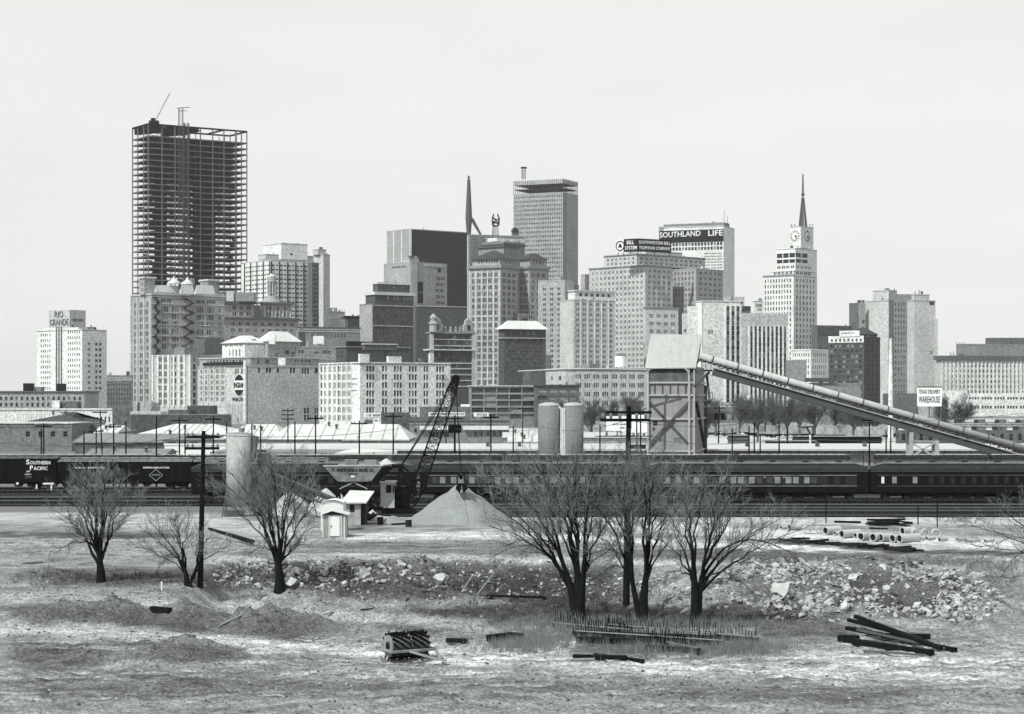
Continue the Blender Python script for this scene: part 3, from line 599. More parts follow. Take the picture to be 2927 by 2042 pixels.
ln('SOUTHWESTERN BELL', B_, u2, n2, w2 * .03, w2 * .97, z0 + H * .6, H * .25); ln('TELEPHONE COMPANY', B_, u2, n2, w2 * .03, w2 * .97, z0 + H * .18, H * .25)
E = P(1763, 719, sD + 9); u3, n3 = wallp(E, A + Vector((-.1, 0, 0)), z0 + H * .05, z0 + H * .98, SIGNW, 'emblem_panel')
m = MB(); c = (E + A) / 2; rr = H * .36; cz = z0 + H * .5; q = lambda a, r: Vector((c.x, c.y, cz)) + u3 * r * math.cos(a) + Vector((0, 0, r * math.sin(a))) + n3 * .3
for i in range(24): m.tube([q(i * math.pi / 12, rr), q((i + 1) * math.pi / 12, rr)], .28, 5)
pr = [(-.55, -.35), (-.38, -.2), (-.32, .2), (-.12, .42), (.12, .42), (.32, .2), (.38, -.2), (.55, -.35)]; pts = [Vector((c.x, c.y, cz)) + u3 * x * rr + Vector((0, 0, z * rr)) for x, z in pr]
m.poly([p + n3 * .35 for p in pts]); m.poly([p + n3 * .05 for p in pts[::-1]]); m.build('bell_emblem', SIGNB, sg)
m = MB()
for p, x in ((A, 0), (B_, 0), (C_, -1), (E, 1), ((A + B_) / 2, 0), ((B_ + C_) / 2, 0)): m.bar((p.x + x, p.y + .8, z0 - 2.6), (p.x + x, p.y + .8, z0), .35)
m.build('legs', BLACKM, sg)

# ---- sign topped insurance tower
b = Bld('office_tower', 'flat office tower with SOUTHLAND LIFE in white letters on a dark band', 2068, 1480)
t = b.tier(1883, 2068.5, 2099.5, 645, None, 68, WHITE, [('L', 1912, 2066, 17, 690, 715, 2, .72, .72, 1, 0), ('L', 2012, 2066, 3, 720, 770, 6, .9, .4, 4, 1)])
b.panel(t.L, 1884, 2068, 655, 690, DARKP, .3, 'sign_band'); f = t.L
a_ = text('SOUTHLAND', b.root, f.pt(f.at(1886), .35, Z(675, 1480) - .0), f.pt(f.at(2003), .35, Z(673, 1480)), 16 * 1480 / F, SIGNW, (*f.n, 0), .2); text('LIFE', b.root, f.pt(f.at(2025), .35, Z(673.5, 1480)), f.pt(f.at(2067), .35, Z(673.5, 1480)), 15.5 * 1480 / F, SIGNW, (*f.n, 0), .2)
b.tier(1897, 2070, 2085, 636, 648, 66, GREY, D=1485, name='penthouse'); b.ribs(t.L, 1884, 1896, 5, 642, 655, .3, .4, GREY, 'fins')
m = MB(); m.tube([P(2070, 637, 1490), P(2070, 600, 1490)], .13, 4); m.tube([P(2079, 645, 1490), P(2080, 618, 1490)], .13, 4); m.build('aerial', BLACKM, b.root); b.finish()

# ---- clock tower
b = Bld('clock_tower', 'tall pale tower with clock faces and a needle spire', 2270, 1350)
t = b.tier(2181, 2268.5, 2335.4, 787, None, 48, WHITE, [('L', 2184, 2263, 10, 793, 1050, 16, .42, .62, 1, 0), ('R', 2273, 2331, 6, 793, 1050, 16, .4, .62, 1, 2)]); b.bands(t.L, [785.5], .7, .5, LIME)
t1 = b.tier(2205, 2269, 2335, 773, 788, 48, WHITE, [('L', 2210, 2266, 5, 776, 785, 1, .8, .9, 2, 0), ('R', 2274, 2320, 4, 776, 785, 1, .8, .9, 2, 0)], D=1352, name='setback')
t2 = b.tier(2218.7, 2273.6, 2335, 709, 774, 48, WHITE, [('L', 2219.5, 2273, 3, 722, 737, 1, .9, .85, 1, 4), ('L', 2219.5, 2273, 3, 740, 752, 1, .9, .85, 1, 4), ('R', 2274, 2310, 2, 722, 736, 1, .9, .85, 1, 4), ('R', 2274, 2310, 2, 740, 751, 1, .9, .85, 1, 4), ('L', 2220, 2272, 4, 758, 768, 1, .8, .8, 2, 2), ('R', 2275, 2320, 4, 758, 768, 1, .8, .8, 2, 2)], D=1358, name='upper_storey', reveal=.8)
t3 = b.tier(2258, 2289, 2325, 647.5, 709, 48, WHITE, D=1372, name='clock_stage'); b.slab(t3, 646.5, 648, .3, PALE, 'parapet')
for f, x in ((t3.L, 2273), (t3.R, 2307)):
    c = f.at(x); zc = Z(673.5, 1372); rr = 14.5 * 1372 / F; q = lambda a, r, dd=.3: f.pt(c + r * math.sin(a) * (-1 if f is t3.L else 1), dd, zc + r * math.cos(a))
    m = MB(); m.poly([q(i * math.pi / 20, rr * 1.12, .06) for i in range(40)]); fc = m.build('clock_face', SIGNW, b.root)
    m = MB()
    for i in range(12): a = i * math.pi / 6; m.bar(q(a, rr * .78), q(a, rr * 1.05), .55 if i % 3 else .8, .3)
    m.build('hour_marks', SIGNB, fc); m = MB(); m.bar(q(-.3, .3), q(2.65, rr * .7), .5, .3); m.bar(q(-.3, .3, .5), q(1.75, rr * .5, .5), .7, .3); m.build('hands', SIGNB, fc)
c = P(2295, 648, 1385); m = MB(); zz = lambda y: Z(y, 1385); m.lattice((c.x, c.y, zz(648)), (c.x, c.y, zz(565)), 4.6, 1.0, 16, .28)
m.lathe((c.x, c.y, zz(563)), [(.5, 0), (1, .6), (1.2, 1.8), (.6, 2.8)], 8); m.lattice((c.x, c.y, zz(556)), (c.x, c.y, zz(498)), .9, .5, 24, .12); m.build('spire', STEEL, b.root)
m = MB()
for x in (2262, 2271, 2314, 2322): m.bar(P(x, 648, 1376), P(x, 641, 1376), .3); m.bar(P(x - 1, 644, 1376), P(x + 3, 643, 1376), .25)
m.build('roof_aerials', BLACKM, b.root)
t = b.tier(2260, 2318, 2368, 1000, None, 44, WHITE, [('L', 2264, 2314, 8, 1006, 1110, 6, .4, .6), ('R', 2322, 2364, 7, 1006, 1110, 6, .4, .6, 1, 1)], D=1250, name='annex'); b.slab(t, 998, 1002, .3, WHITE, 'parapet'); b.finish()
b = Bld('office_block', 'small white wall lettered SHE and DA behind the striped building', 2170, 1600)
t = b.tier(2150, 2156, 2186, 860, None, 20, WHITE, dep=10); f = t.R; text('SHE', b.root, f.pt(f.at(2160), .06, Z(877, 1600)), f.pt(f.at(2178), .06, Z(877, 1600)), 2.2, MIDB, (*f.n, 0), .1); text('DA', b.root, f.pt(f.at(2167), .06, Z(888, 1600)), f.pt(f.at(2178), .06, Z(888, 1600)), 2.2, MIDB, (*f.n, 0), .1); b.finish()

# ---- white newspaper like block with vertical window strips
b = Bld('office_block', 'white block, blank stepped wall and tall striped window bays, behind the conveyor', 2070, 900)
def strip(b, t, x0, x1, n, y0, D_):
    f = t.R; rows = int((Z(y0, D_) - Z(1150, D_)) / 3.9); m1 = MB(); 
    b.ribs(f, x0, x1, n + 1, y0 - 1, 1165, .6, .7, WHITE, 'fins'); return rows
t = b.tier(1990, 2008, 2118, 859, None, 20, WHITE, [('R', 2073, 2116, 3, 874, 1155, 20, .8, .94, 1, 1), ('R', 2022, 2040, 1, 942, 956, 1, .9, .9, 4, 0)], dep=20); strip(b, t, 2073, 2116, 3, 874, 900); b.ribs(t.R, 2008, 2008.2, 1, 860, 1165, .2, .1, GREY, 'joint')
b.tier(1965, 1966, 2008, 876, None, 20, WHITE, D=903, name='wing', dep=8); b.tier(1950, 1952, 1966, 897, None, 20, WHITE, [('R', 1955, 1962, 1, 941, 950, 1, .8, .8, 1, 4)], D=905, name='wing', dep=8)
b.tier(2068, 2072, 2128, 848, 874, 20, PALE, [('R', 2103, 2124, 1, 862, 870, 1, .95, .9, 1, 4)], D=914, name='penthouse', dep=6)
t = b.tier(2114, 2119, 2252, 895, None, 20, PALE, [('R', 2141, 2249, 9, 932, 1158, 15, .8, .94, 1, 1)], D=893, name='wing', dep=15); strip(b, t, 2141, 2249, 9, 932, 893)
b.tier(2118, 2120, 2146, 875, 896, 20, MIDB, [('R', 2121, 2144, 3, 877, 890, 2, .9, .7)], D=925, name='rear_storey', dep=5); m = MB(); f = t.R
b.finish()

# ---- brick hotel with white crown
b = Bld('hotel', 'dark brick hotel with a white painted sign storey at the top', 2468, 1100)
t = b.tier(2368, 2469.5, 2516, 962, None, 52, DARKB, [('L', 2371, 2466, 8, 981, 1130, 10, .62, .55, 1, 2), ('R', 2475, 2512, 3, 966, 1150, 13, .32, .5, 2, 2)])
b.panel(t.L, 2368.5, 2469, 960, 979, WHITE, .25, 'white_storey'); m = MB(); f = t.L
for i in range(8): a0 = f.at(2376 + i * 11.8); m.fbox(f.O, f.u, f.n, a0 - 1.1, a0, .26, .32, Z(976, 1100), Z(968, 1100))
m.build('crown_windows', GLASSM, b.root); b.tier(2399, 2456, 2458, 945, 962, 52, WHITE, D=1101, name='sign_wall', dep=3); f = Face((X(2456, 1101), 1101), t.L.u, t.L.n, 60, 0, 1, 1101)
m = MB()
for k in range(9): a0 = f.at(2407 + k * 4); m.fbox(f.O, f.u, f.n, a0 - .6, a0, .02, .1, Z(954, 1101), Z(950 - k % 2, 1101))
m.build('faded_lettering', GREY, b.root); r = b.tier(2425, 2480, 2508, 955, 962, 52, DARKB, D=1125, name='roof_storey'); b.hip(r, 956, 934, .8, 7, ROOFD); b.rbox(2437, 2448, 923, 945, MIDB, 3, back=30, name='chimney'); b.finish()
b = Bld('office_block', 'plain charcoal block between the clock tower and the white crowned hotel', 2340, 1300)
t = b.tier(2320, 2336, 2440, 930, None, 26, MIDB, dep=20, wins=[('R', 2340, 2368, 4, 990, 1060, 5, .5, .5)]); b.panel(t.R, 2337, 2438, 934, 956, DARKB, .3); b.finish()

# ---- big blank curved fronted block
b = Bld('office_block', 'large blank pale block with bowed front and a grid of small windows', 2540, 1300)
W = [('R', 2556, 2612, 7, 862, 1130, 16, .38, .5, 1, 0)]
t = b.tier(2474, 2540, 2568, 858, None, 46, PALE); t = b.tier(2495, 2540, 2564, 829, 859, 46, PALE, D=1304, name='upper_storey')
t = b.tier(2555, 2556, 2618, 841, None, 14, GREY, W, D=1296, dep=18, name='bowed_front'); b.tier(2590, 2613, 2674, 858, None, 20, PALE, D=1290, dep=22, name='wing', wins=[('R', 2656, 2672, 1, 862, 872, 1, .9, .9, 1, 1), ('R', 2658, 2667, 1, 1003, 1012, 1, .9, .9, 2, 0)])
b.tier(2600, 2613, 2657, 841, 859, 20, PALE, D=1296, dep=18, name='upper_storey'); b.rbox(2674, 2681, 912, 1150, PALE, 6, name='duct', back=-10); b.rbox(2534, 2543, 824, 830, GREY, 3, back=14)
t = b.tier(2427, 2456, 2476, 866, None, 50, MIDB, [], D=1310, name='wing'); b.tier(2455, 2457, 2474, 866, None, 20, LIME, [('R', 2465, 2472, 1, 914, 925, 1, .9, .9)], D=1306, name='wing'); b.finish()

# ---- right edge long building
b = Bld('office_block', 'long pale ribbed building at the right edge with a dark cornice', 2690, 1150)
t = b.tier(2676, 2690, 2990, 1020, None, 12, PALE, [('R', 2697, 2980, 26, 1039, 1128, 6, .42, .5, 1, 0)], dep=30); b.slab(t, 1017, 1029, 1.2, MIDB); b.ribs(t.R, 2692, 2985, 27, 1030, 1130, .9, .35, WHITE)
t = b.tier(2735, 2745, 2990, 983, 1018, 12, GREY, D=1156, name='upper_storey', dep=15); b.rbox(2826, 2990, 966, 984, MIDB, 8, back=14)
m = MB()
for k in range(9): x = 2716 + k * 4.6; m.bar(P(x, 1018, 1160), P(x, 985 + (k * 7) % 14 + (20 if k < 4 else -6), 1160), .35)
m.build('roof_scaffold', GREY, b.root); b.finish()
b = Bld('low_block', 'low white two storey ribbon windowed building below the ribbed building', 2790, 1000)
b.tier(2690, 2692, 2765, 1117, None, 6, WHITE, dep=15); t = b.tier(2755, 2760, 2990, 1124, None, 6, WHITE, [('R', 2766, 2985, 6, 1135, 1143, 1, .86, .9, 4, 1), ('R', 2766, 2985, 6, 1160, 1169, 1, .86, .9, 4, 1)], D=995, dep=15); b.finish()

# ---- left: stepped hotel with roof letters
b = Bld('office_tower', 'stepped pale tower lettered RIO GRANDE at the far left', 235, 1050)
t = b.tier(105, 235, 305, 941, None, 54, WHITE, [('L', 115, 146, 5, 948, 1118, 11, .42, .5, 1, 2), ('L', 192, 230, 6, 941, 1118, 11, .42, .5, 1, 2), ('R', 248, 262, 1, 975, 1118, 9, .6, .5, 2, 0), ('R', 270, 292, 2, 975, 1118, 9, .6, .5, 1, 0)])
b.ribs(t.L, 162, 176, 3, 932, 1118, .8, .3, MIDB, 'dark_pilasters'); t1 = b.tier(112, 224, 270, 936, 942, 54, WHITE, D=1054, name='setback'); b.rbox(247, 269, 935, 947, MIDB, 6, back=12)
t2 = b.tier(140, 199, 245, 886, 938, 54, PALE, D=1062, wins=[('R', 206, 240, 2, 910, 920, 1, .9, .9, 3, 4)], name='sign_storey'); f = t2.L
text('RIO', b.root, f.pt(f.at(157), .1, Z(907, 1062)), f.pt(f.at(181), .1, Z(907, 1062)), 3.4, MIDB, (*f.n, 0), .2, bold=.0); text('GRANDE', b.root, f.pt(f.at(143), .1, Z(930, 1062)), f.pt(f.at(196), .1, Z(930, 1062)), 3.4, MIDB, (*f.n, 0), .2, bold=.0); b.finish()
b = Bld('office_block', 'low grey brick block with rows of small windows left of the gothic office', 300, 1150)
t = b.tier(290, 300, 380, 1073, None, 20, BUFF, [('R', 306, 376, 9, 1094, 1160, 5, .5, .55, 2, 0)], dep=25); b.panel(t.R, 301, 378, 1075, 1090, LIME, .1); b.finish()

# ---- centre low frames block and apartment loft
b = Bld('low_block', 'low steel framed grid fronted building left of the twin silos', 1350, 820)
t = b.tier(1340, 1346, 1530, 1104, None, 8, GREY, [('R', 1347, 1528, 5, 1107, 1200, 5, .93, .7, 1, 1)], dep=20, reveal=.6); b.slab(t, 1102, 1105, .5, PALE, 'roof')
t = b.tier(1526, 1530, 1656, 1102, None, 8, MIDB, [('R', 1536, 1652, 4, 1106, 1148, 2, .88, .6, 1, 3), ('R', 1536, 1652, 4, 1148, 1205, 3, .88, .6, 1, 0)], D=812, dep=20, reveal=.6); b.slab(t, 1100, 1103, .6, DARKB, 'roof')
b.rbox(1494, 1518, 1063, 1103, MIDB, 8, back=14); b.rbox(1520, 1560, 1066, 1103, DARKB, 8, back=10); b.finish()
b = Bld('loft_building', 'long pale loft block with regular paired windows left of the batching tower', 1620, 900)
t = b.tier(1560, 1617, 1850, 1056, None, 18, PALE, [('R', 1640, 1845, 8, 1064, 1165, 4, .7, .5, 3, 0), ('L', 1566, 1612, 2, 1070, 1160, 4, .3, .5)], dep=24); b.slab(t, 1053, 1057, .4, WHITE, 'parapet')
b.rbox(1656, 1686, 1045, 1056, GREY, 5, back=10); b.rbox(1684, 1714, 1040, 1056, MIDB, 5, back=12); b.finish()
tk = empty('water_tank', P(1774, 1056, 905), 'white banded cylindrical water tank on legs on the pale loft roof', 'tank')
c = P(1774, 1049, 915); r_ = 16.5 * 915 / F; m = MB(); m.lathe((c.x, c.y, c.z), [(r_, 0), (r_, 31 * .158)], 20); m.build('tank', SIGNW, tk); m = MB(); m.lathe((c.x, c.y, c.z + 31 * .158), [(r_ * 1.03, 0), (r_ * .6, .9), (.4, 1.4)], 20); m.build('lid', MIDB, tk)
m = MB()
for sx in (-1, 1):
    for sy in (-1, 1): m.bar((c.x + sx * 1.8, c.y + sy * 1.8, c.z - 1.2), (c.x + sx * 1.8, c.y + sy * 1.8, c.z), .3)
m.build('legs', STEEL, tk)
# ================================================================== GROUND
def sm(a, b, t):
    t = max(0., min(1., (t - a) / (b - a))); return t * t * (3 - 2 * t)
def nz(x, y, s, k=0.): return noise.noise(Vector((x * s + k, y * s - k, k)))
BUMPS = []
RUT = [(95, .03, 1.2, .05, 0), (99.5, -.05, 1.5, .04, 1), (104, .02, 2., .06, 2), (108.5, -.02, 1.6, .05, 4), (113, .06, 1.4, .035, 3), (101.5, .11, .8, .07, 5), (160, .04, 1.5, .03, 1), (164.5, .0, 1., .04, 2), (168, .05, 1.2, .03, 4), (171.5, -.02, 1., .03, 6)]
def rut(x, y):
    hz_ = 0; cz = 0
    for y0, sl, am, fq, ph in RUT:
        d = y - (y0 + sl * x + am * math.sin(x * fq + ph))
        if abs(d) < 2:
            for e in (-.85, .85):
                q = abs(d - e); g = math.exp(-(q / .2) ** 2); k_ = .5 + .8 * abs(nz(x, y0, .12, 40)); hz_ -= .10 * g * k_; hz_ += .06 * math.exp(-((q - .42) / .16) ** 2) * k_; cz += (.30 * math.exp(-(q / .3) ** 2) - .12 * math.exp(-((q - .45) / .15) ** 2)) * k_
    return hz_, cz
def hbase(x, y):
    px = CX + F * x / max(y, 1)
    w = sm(500, 700, px); r = sm(1800, 2150, px)
    yt = 139 + (152 - 139) * w; yb = 112 + (141 - 112) * w + (129 - 141) * r
    s = 1 - sm(yb, yt, y)
    return -1.75 * s
def h(x, y):
    z = hbase(x, y)
    if y < 200:
        px = CX + F * x / max(y, 1)
        bank = sm(118, 128, y) * (1 - sm(148, 156, y)) * sm(560, 700, px)
        near = 1 - sm(120, 135, y)
        k = 1 - sm(165, 200, y)
        z += k * (.10 * nz(x, y, .25, 3) + .09 * nz(x, y, .8, 7)) + bank * (.65 * nz(x, y, .4, 1) + .42 * nz(x, y, 1.1, 5) + .2 * nz(x, y, 2.6, 15)) + near * (.26 * nz(x, y, .16, 9) + .18 * nz(x, y, .7, 2) + .11 * nz(x, y, 1.7, 8) + .05 * nz(x, y, 3.5, 18))
        if y < 120 or y > 156: z += rut(x, y)[0]
        for bx, by, br, bh in BUMPS:
            d = math.hypot(x - bx, (y - by) * .8)
            if d < br: z += bh * (1 - d / br) * (.8 + .4 * nz(x, y, .9, 4) + .25 * nz(x, y, 2.2, 6))
    return z
def gp(px, py, z=None):
    D = 70.
    last = None
    while D < 420:
        g = h(X(px, D), D)
        if Z(py, D) <= g:
            return Vector((X(px, D), D, g))
        D += .35
    return Vector((X(px, D), D, 0))
for px, py, r_, hh in ((190, 1768, 2.2, 1.2), (330, 1770, 2.7, 1.5), (540, 1772, 2.7, 1.6), (720, 1795, 2.9, 1.5), (850, 1790, 2.4, 1.1), (540, 1868, 3.0, 1.0), (430, 1882, 2.6, .7), (100, 1775, 2.4, .9), (250, 1880, 2.2, .6), (130, 1650, 3, .8), (900, 1800, 3, .4), (2480, 1650, 3.5, .9), (2640, 1690, 4, .7), (1180, 1640, 4, .7), (2250, 1660, 4, .7)):
    g = gp(px, py); BUMPS.append((g.x, g.y, r_, hh))
ELL = [(1150, 1655, 470, 60, .12), (1600, 1680, 240, 70, .10), (620, 1660, 60, 40, .16), (1500, 1755, 420, 30, .10), (1950, 1765, 320, 32, .12), (1800, 1840, 420, 42, .20), (2200, 1740, 160, 30, .14),
       (2330, 1680, 280, 75, .20), (2700, 1670, 200, 80, .22), (2480, 1680, 70, 50, .10), (2610, 1720, 90, 50, .12), (2300, 1800, 160, 30, .16), (330, 1650, 300, 30, .16), (180, 1740, 160, 40, .12), (370, 1770, 130, 40, .14), (560, 1780, 120, 45, .15),
       (780, 1800, 130, 50, .14), (560, 1865, 170, 34, .13), (170, 1880, 160, 40, .15), (1250, 1790, 180, 22, .2), (2100, 1590, 500, 22, .18), (2700, 1600, 250, 25, .22), (1350, 1570, 350, 26, .24), (900, 1585, 300, 20, .26), (400, 1560, 350, 40, .34), (250, 1530, 260, 10, .16),
       (1050, 1500, 60, 22, .2), (1020, 1560, 200, 12, .2), (700, 1500, 120, 20, .28), (1400, 1970, 900, 30, .25), (2400, 1900, 300, 20, .3), (500, 1960, 500, 40, .2), (2300, 1985, 400, 30, .2)]
LIN = [([(-100, 1790), (300, 1800), (600, 1830), (900, 1850), (1300, 1885), (1800, 1910), (2927, 1930)], 15, .44), ([(700, 1850), (1100, 1860), (1500, 1850), (1650, 1848)], 16, .46), ([(2180, 1850), (2500, 1890), (2927, 1880)], 26, .42),
       ([(1000, 1535), (1400, 1528), (1700, 1540), (2100, 1560), (2600, 1575), (2927, 1590)], 9, .58), ([(1750, 1500), (2200, 1525), (2500, 1540), (2927, 1560)], 14, .6), ([(-100, 1470), (300, 1480), (640, 1500), (900, 1530)], 22, .46), ([(1100, 1470), (1900, 1488), (2927, 1490)], 10, .52),
       ([(600, 1600), (1000, 1590), (1600, 1600), (2200, 1615), (2800, 1630)], 9, .45), ([(2210, 1548), (2400, 1560), (2600, 1578), (2927, 1584)], 7, .07), ([(-100, 1710), (400, 1720), (1000, 1760), (1400, 1790)], 14, .4), ([(-100, 1525), (500, 1535)], 5, .14), ([(-100, 1850), (300, 1838), (600, 1845)], 5, .2)]
def bumpf(x, y):
    return max([0] + [1 - math.hypot(x - bx, (y - by) * .8) / br for bx, by, br, bh in BUMPS])
def soil(px, py, x, y):
    v = .315; w = 0
    px += 60 * nz(x, y, .35, 20); py += 9 * nz(x, y, .5, 30)
    for cx, cy, rx, ry, val in ELL:
        d = math.hypot((px - cx) / rx, (py - cy) / ry)
        if d < 1.25: k = 1 - sm(.6, 1.25, d); v += (val - v) * k * .9
    for pts, wd, val in LIN:
        for (x0, y0), (x1, y1) in zip(pts[:-1], pts[1:]):
            if x0 <= px < x1:
                yy = y0 + (y1 - y0) * (px - x0) / (x1 - x0); d = abs(py - yy) / wd
                if d < 1.6: v += (val - v) * (1 - sm(.5, 1.6, d)) * .85
    v *= 1 + .32 * nz(x * .45, y, .5, 11) + .35 * nz(x * .6, y, 1.5, 12) + .25 * nz(x * .35, y, 2.2, 13) + 1.8 * rut(x, y)[1]; bf = bumpf(x, y); v += (.19 - v) * min(1, bf * 1.6) * .8; return 1.26 * max(v, .02) ** 1.4
gm = bpy.data.materials.new('soil'); gm.use_nodes = True; nt = gm.node_tree; N = nt.nodes; L_ = nt.links; bs = N['Principled BSDF']; bs.inputs['Roughness'].default_value = .95; bs.inputs['Specular IOR Level'].default_value = .1
at = N.new('ShaderNodeAttribute'); at.attribute_name = 'soil'; ge = N.new('ShaderNodeNewGeometry')
n1 = N.new('ShaderNodeTexNoise'); n1.inputs['Scale'].default_value = 5.; n1.inputs['Detail'].default_value = 5; n1.inputs['Roughness'].default_value = .7
n2 = N.new('ShaderNodeTexVoronoi'); n2.inputs['Scale'].default_value = 2.2; L_.new(ge.outputs['Position'], n1.inputs['Vector']); L_.new(ge.outputs['Position'], n2.inputs['Vector'])
r1 = N.new('ShaderNodeMapRange'); r1.inputs[1].default_value = .3; r1.inputs[2].default_value = .7; r1.inputs[3].default_value = .3; r1.inputs[4].default_value = 1.7; L_.new(n1.outputs['Fac'], r1.inputs[0])
r2 = N.new('ShaderNodeMapRange'); r2.inputs[1].default_value = .05; r2.inputs[2].default_value = .16; r2.inputs[3].default_value = 1.9; r2.inputs[4].default_value = 1.; L_.new(n2.outputs['Distance'], r2.inputs[0])
def MM(a, b, op='MULTIPLY'):
    n = N.new('ShaderNodeMath'); n.operation = op
    for i, w in enumerate((a, b)):
        if isinstance(w, float): n.inputs[i].default_value = w
        else: L_.new(w, n.inputs[i])
    return n.outputs[0]
hh_ = MM(MM(MM(at.outputs['Fac'], r1.outputs[0]), r2.outputs[0]), .8, 'MINIMUM'); cc = N.new('ShaderNodeCombineColor'); L_.new(MM(hh_, .945), cc.inputs[0]); L_.new(hh_, cc.inputs[1]); L_.new(MM(hh_, .985), cc.inputs[2]); L_.new(cc.outputs[0], bs.inputs['Base Color'])
bp = N.new('ShaderNodeBump'); bp.inputs['Strength'].default_value = 1.; bp.inputs['Distance'].default_value = .5; n3 = N.new('ShaderNodeTexNoise'); n3.inputs['Scale'].default_value = 1.6; n3.inputs['Detail'].default_value = 7; n3.inputs['Roughness'].default_value = .65; L_.new(ge.outputs['Position'], n3.inputs['Vector']); L_.new(n3.outputs['Fac'], bp.inputs['Height']); L_.new(bp.outputs[0], bs.inputs['Normal'])
def axis(segs):
    o = []
    for a, b, s in segs:
        n = max(1, int(round((b - a) / s))); o += [a + (b - a) * i / n for i in range(n)]
    return o + [segs[-1][1]]
ys = axis([(-40, 60, 12), (60, 80, 1.2), (80, 122, .2), (122, 160, .36), (160, 205, .8), (205, 420, 4), (420, 1000, 60), (1000, 3400, 400)])
xs = axis([(-2500, -400, 150), (-400, -90, 12), (-90, -46, 2), (-46, 46, .36), (46, 90, 2), (90, 400, 12), (400, 2500, 150)])
V = []; A_ = []
for y in ys:
    for x in xs:
        V.append((x, y, h(x, y) if y > 40 else hbase(x, 61)))
        if 60 < y < 210 and abs(x) < 90: A_.append(soil(CX + F * x / y, YH - (h(x, y) - HC) * F / y if 0 else YH + (HC - V[-1][2]) * F / y, x, y))
        else: A_.append(.17)
nx = len(xs); Fc = [(j * nx + i, j * nx + i + 1, (j + 1) * nx + i + 1, (j + 1) * nx + i) for j in range(len(ys) - 1) for i in range(nx - 1)]
me = bpy.data.meshes.new('ground'); me.from_pydata(V, [], Fc); at_ = me.attributes.new('soil', 'FLOAT', 'POINT'); at_.data.foreach_set('value', A_); me.materials.append(gm); me.polygons.foreach_set('use_smooth', [True] * len(Fc)); me.update()
g = bpy.data.objects.new('ground', me); COL.objects.link(g); tag(g, kind='structure')
def sheet(name, pts, z, m): b = MB(); b.poly([(p[0], p[1], z) for p in pts]); return tag(b.build(name, m), kind='structure')
sheet('ballast', [(-160, 223), (-22, 223), (-12, 203), (170, 203), (170, 268), (-160, 268)], .12, TRACKB)
sheet('parking_lot', [(-30, 470), (330, 470), (360, 780), (-30, 780)], .06, SAND)
sheet('road', [(-260, 640), (330, 640), (330, 655), (-260, 655)], .10, GREY)

# ================================================================== LOW BUILDINGS BEHIND THE TRACKS
def shed(name, label, x0, x1, D, ye, yr, dep, mw, mr, cat='shed', hipx=0, wins=(), over=.4):
    b = Bld(name, label, (x0 + x1) / 2, D, cat); t = b.tier(x0, x0, x1, ye, None, 0, mw, wins, dep=dep)
    xa, xb = X(x0, D) - over, X(x1, D) + over; ze, zr = Z(ye, D), Z(yr, D + dep / 2); ym = D + dep / 2; hx = hipx; m = MB()
    p = [(xa, D - over, ze), (xb, D - over, ze), (xb - hx, ym, zr), (xa + hx, ym, zr), (xa, D + dep + over, ze), (xb, D + dep + over, ze)]
    m.poly([p[0], p[1], p[2], p[3]]); m.poly([p[4], p[5], p[2], p[3]]); m.poly([p[0], p[3], p[4]]); m.poly([p[1], p[2], p[5]]); m.poly([(xa, D - over, ze - .25), (xb, D - over, ze - .25), p[1], p[0]])
    m.build('roof', mr, b.root); m = MB(); n_ = max(4, int((xb - xa) / 3)); O_ = Vector((0, ym - D + over, zr - ze))
    for k in range(n_ + 1):
        x = xa + hx + (xb - xa - 2 * hx) * k / n_; m.bar((x, D - over, ze + .02), (x, ym, zr + .02), .1, .1)
    m.build('roof_seams', GREY, b.root)
    for k in range(max(2, n_ // 5)):
        x = R.uniform(xa + hx + 2, xb - hx - 2); t_ = R.uniform(.35, .95); q = Vector((x, D - over + O_.y * t_, ze + O_.z * t_)); m = MB(); m.lathe((q.x, q.y, q.z - .1), [(.25, 0), (.25, .7), (.45, .8), (.1, 1.1)], 8); m.build('roof_vent', MIDB, b.root)
    b.finish(); return b
b = Bld('low_block', 'two storey pale commercial block with arched looking windows at the far left', 90, 720); t = b.tier(-60, -60, 241, 1121, None, 0, LIME, [('R', -50, 236, 19, 1131, 1166, 2, .42, .62, 1, 0)], dep=25); b.slab(t, 1118, 1122, .5, MIDB)
b.rbox(66, 89, 1096, 1119, DARKP, 5, back=4); b.rbox(161, 181, 1097, 1119, DARKP, 5, back=4); b.rbox(94, 118, 1106, 1119, GREY, 5, back=6); b.finish()
b = Bld('low_block', 'long low white walled building with a few narrow windows below the RIO GRANDE tower', 150, 640); t = b.tier(-60, -60, 322, 1168, None, 0, WHITE, [('R', 240, 318, 7, 1190, 1210, 1, .4, .8, 1, 4), ('R', 64, 130, 9, 1182, 1207, 1, .14, 1, 1, 1)], dep=20)
b.rbox(149, 170, 1145, 1168, WHITE, 5, back=2, name='chimney_block'); b.rbox(170.5, 221, 1148, 1168, MIDB, 6, back=3); b.finish()
shed('hip_roofed_house', 'dark hip roofed building in front of the long white wall', 76, 245, 500, 1206, 1178, 24, WHITE, ROOFD, 'building', 10)
b = Bld('brick_building', 'grey brick building with four square dark windows at the far left', 80, 450); t = b.tier(-80, -80, 205, 1211, None, 0, BUFF, [('R', 62, 206, 4, 1233, 1249, 1, .33, .95, 1, 4)], dep=20); b.slab(t, 1209, 1212, .3, PALE)
b.tier(205, 205.5, 292, 1214, None, 0, MIDB, D=470, name='wing', dep=10); b.finish()
shed('shed', 'small shed with a bright sloping roof left of the dark brick row', 273, 335, 460, 1236, 1217, 16, GREY, ROOFW)
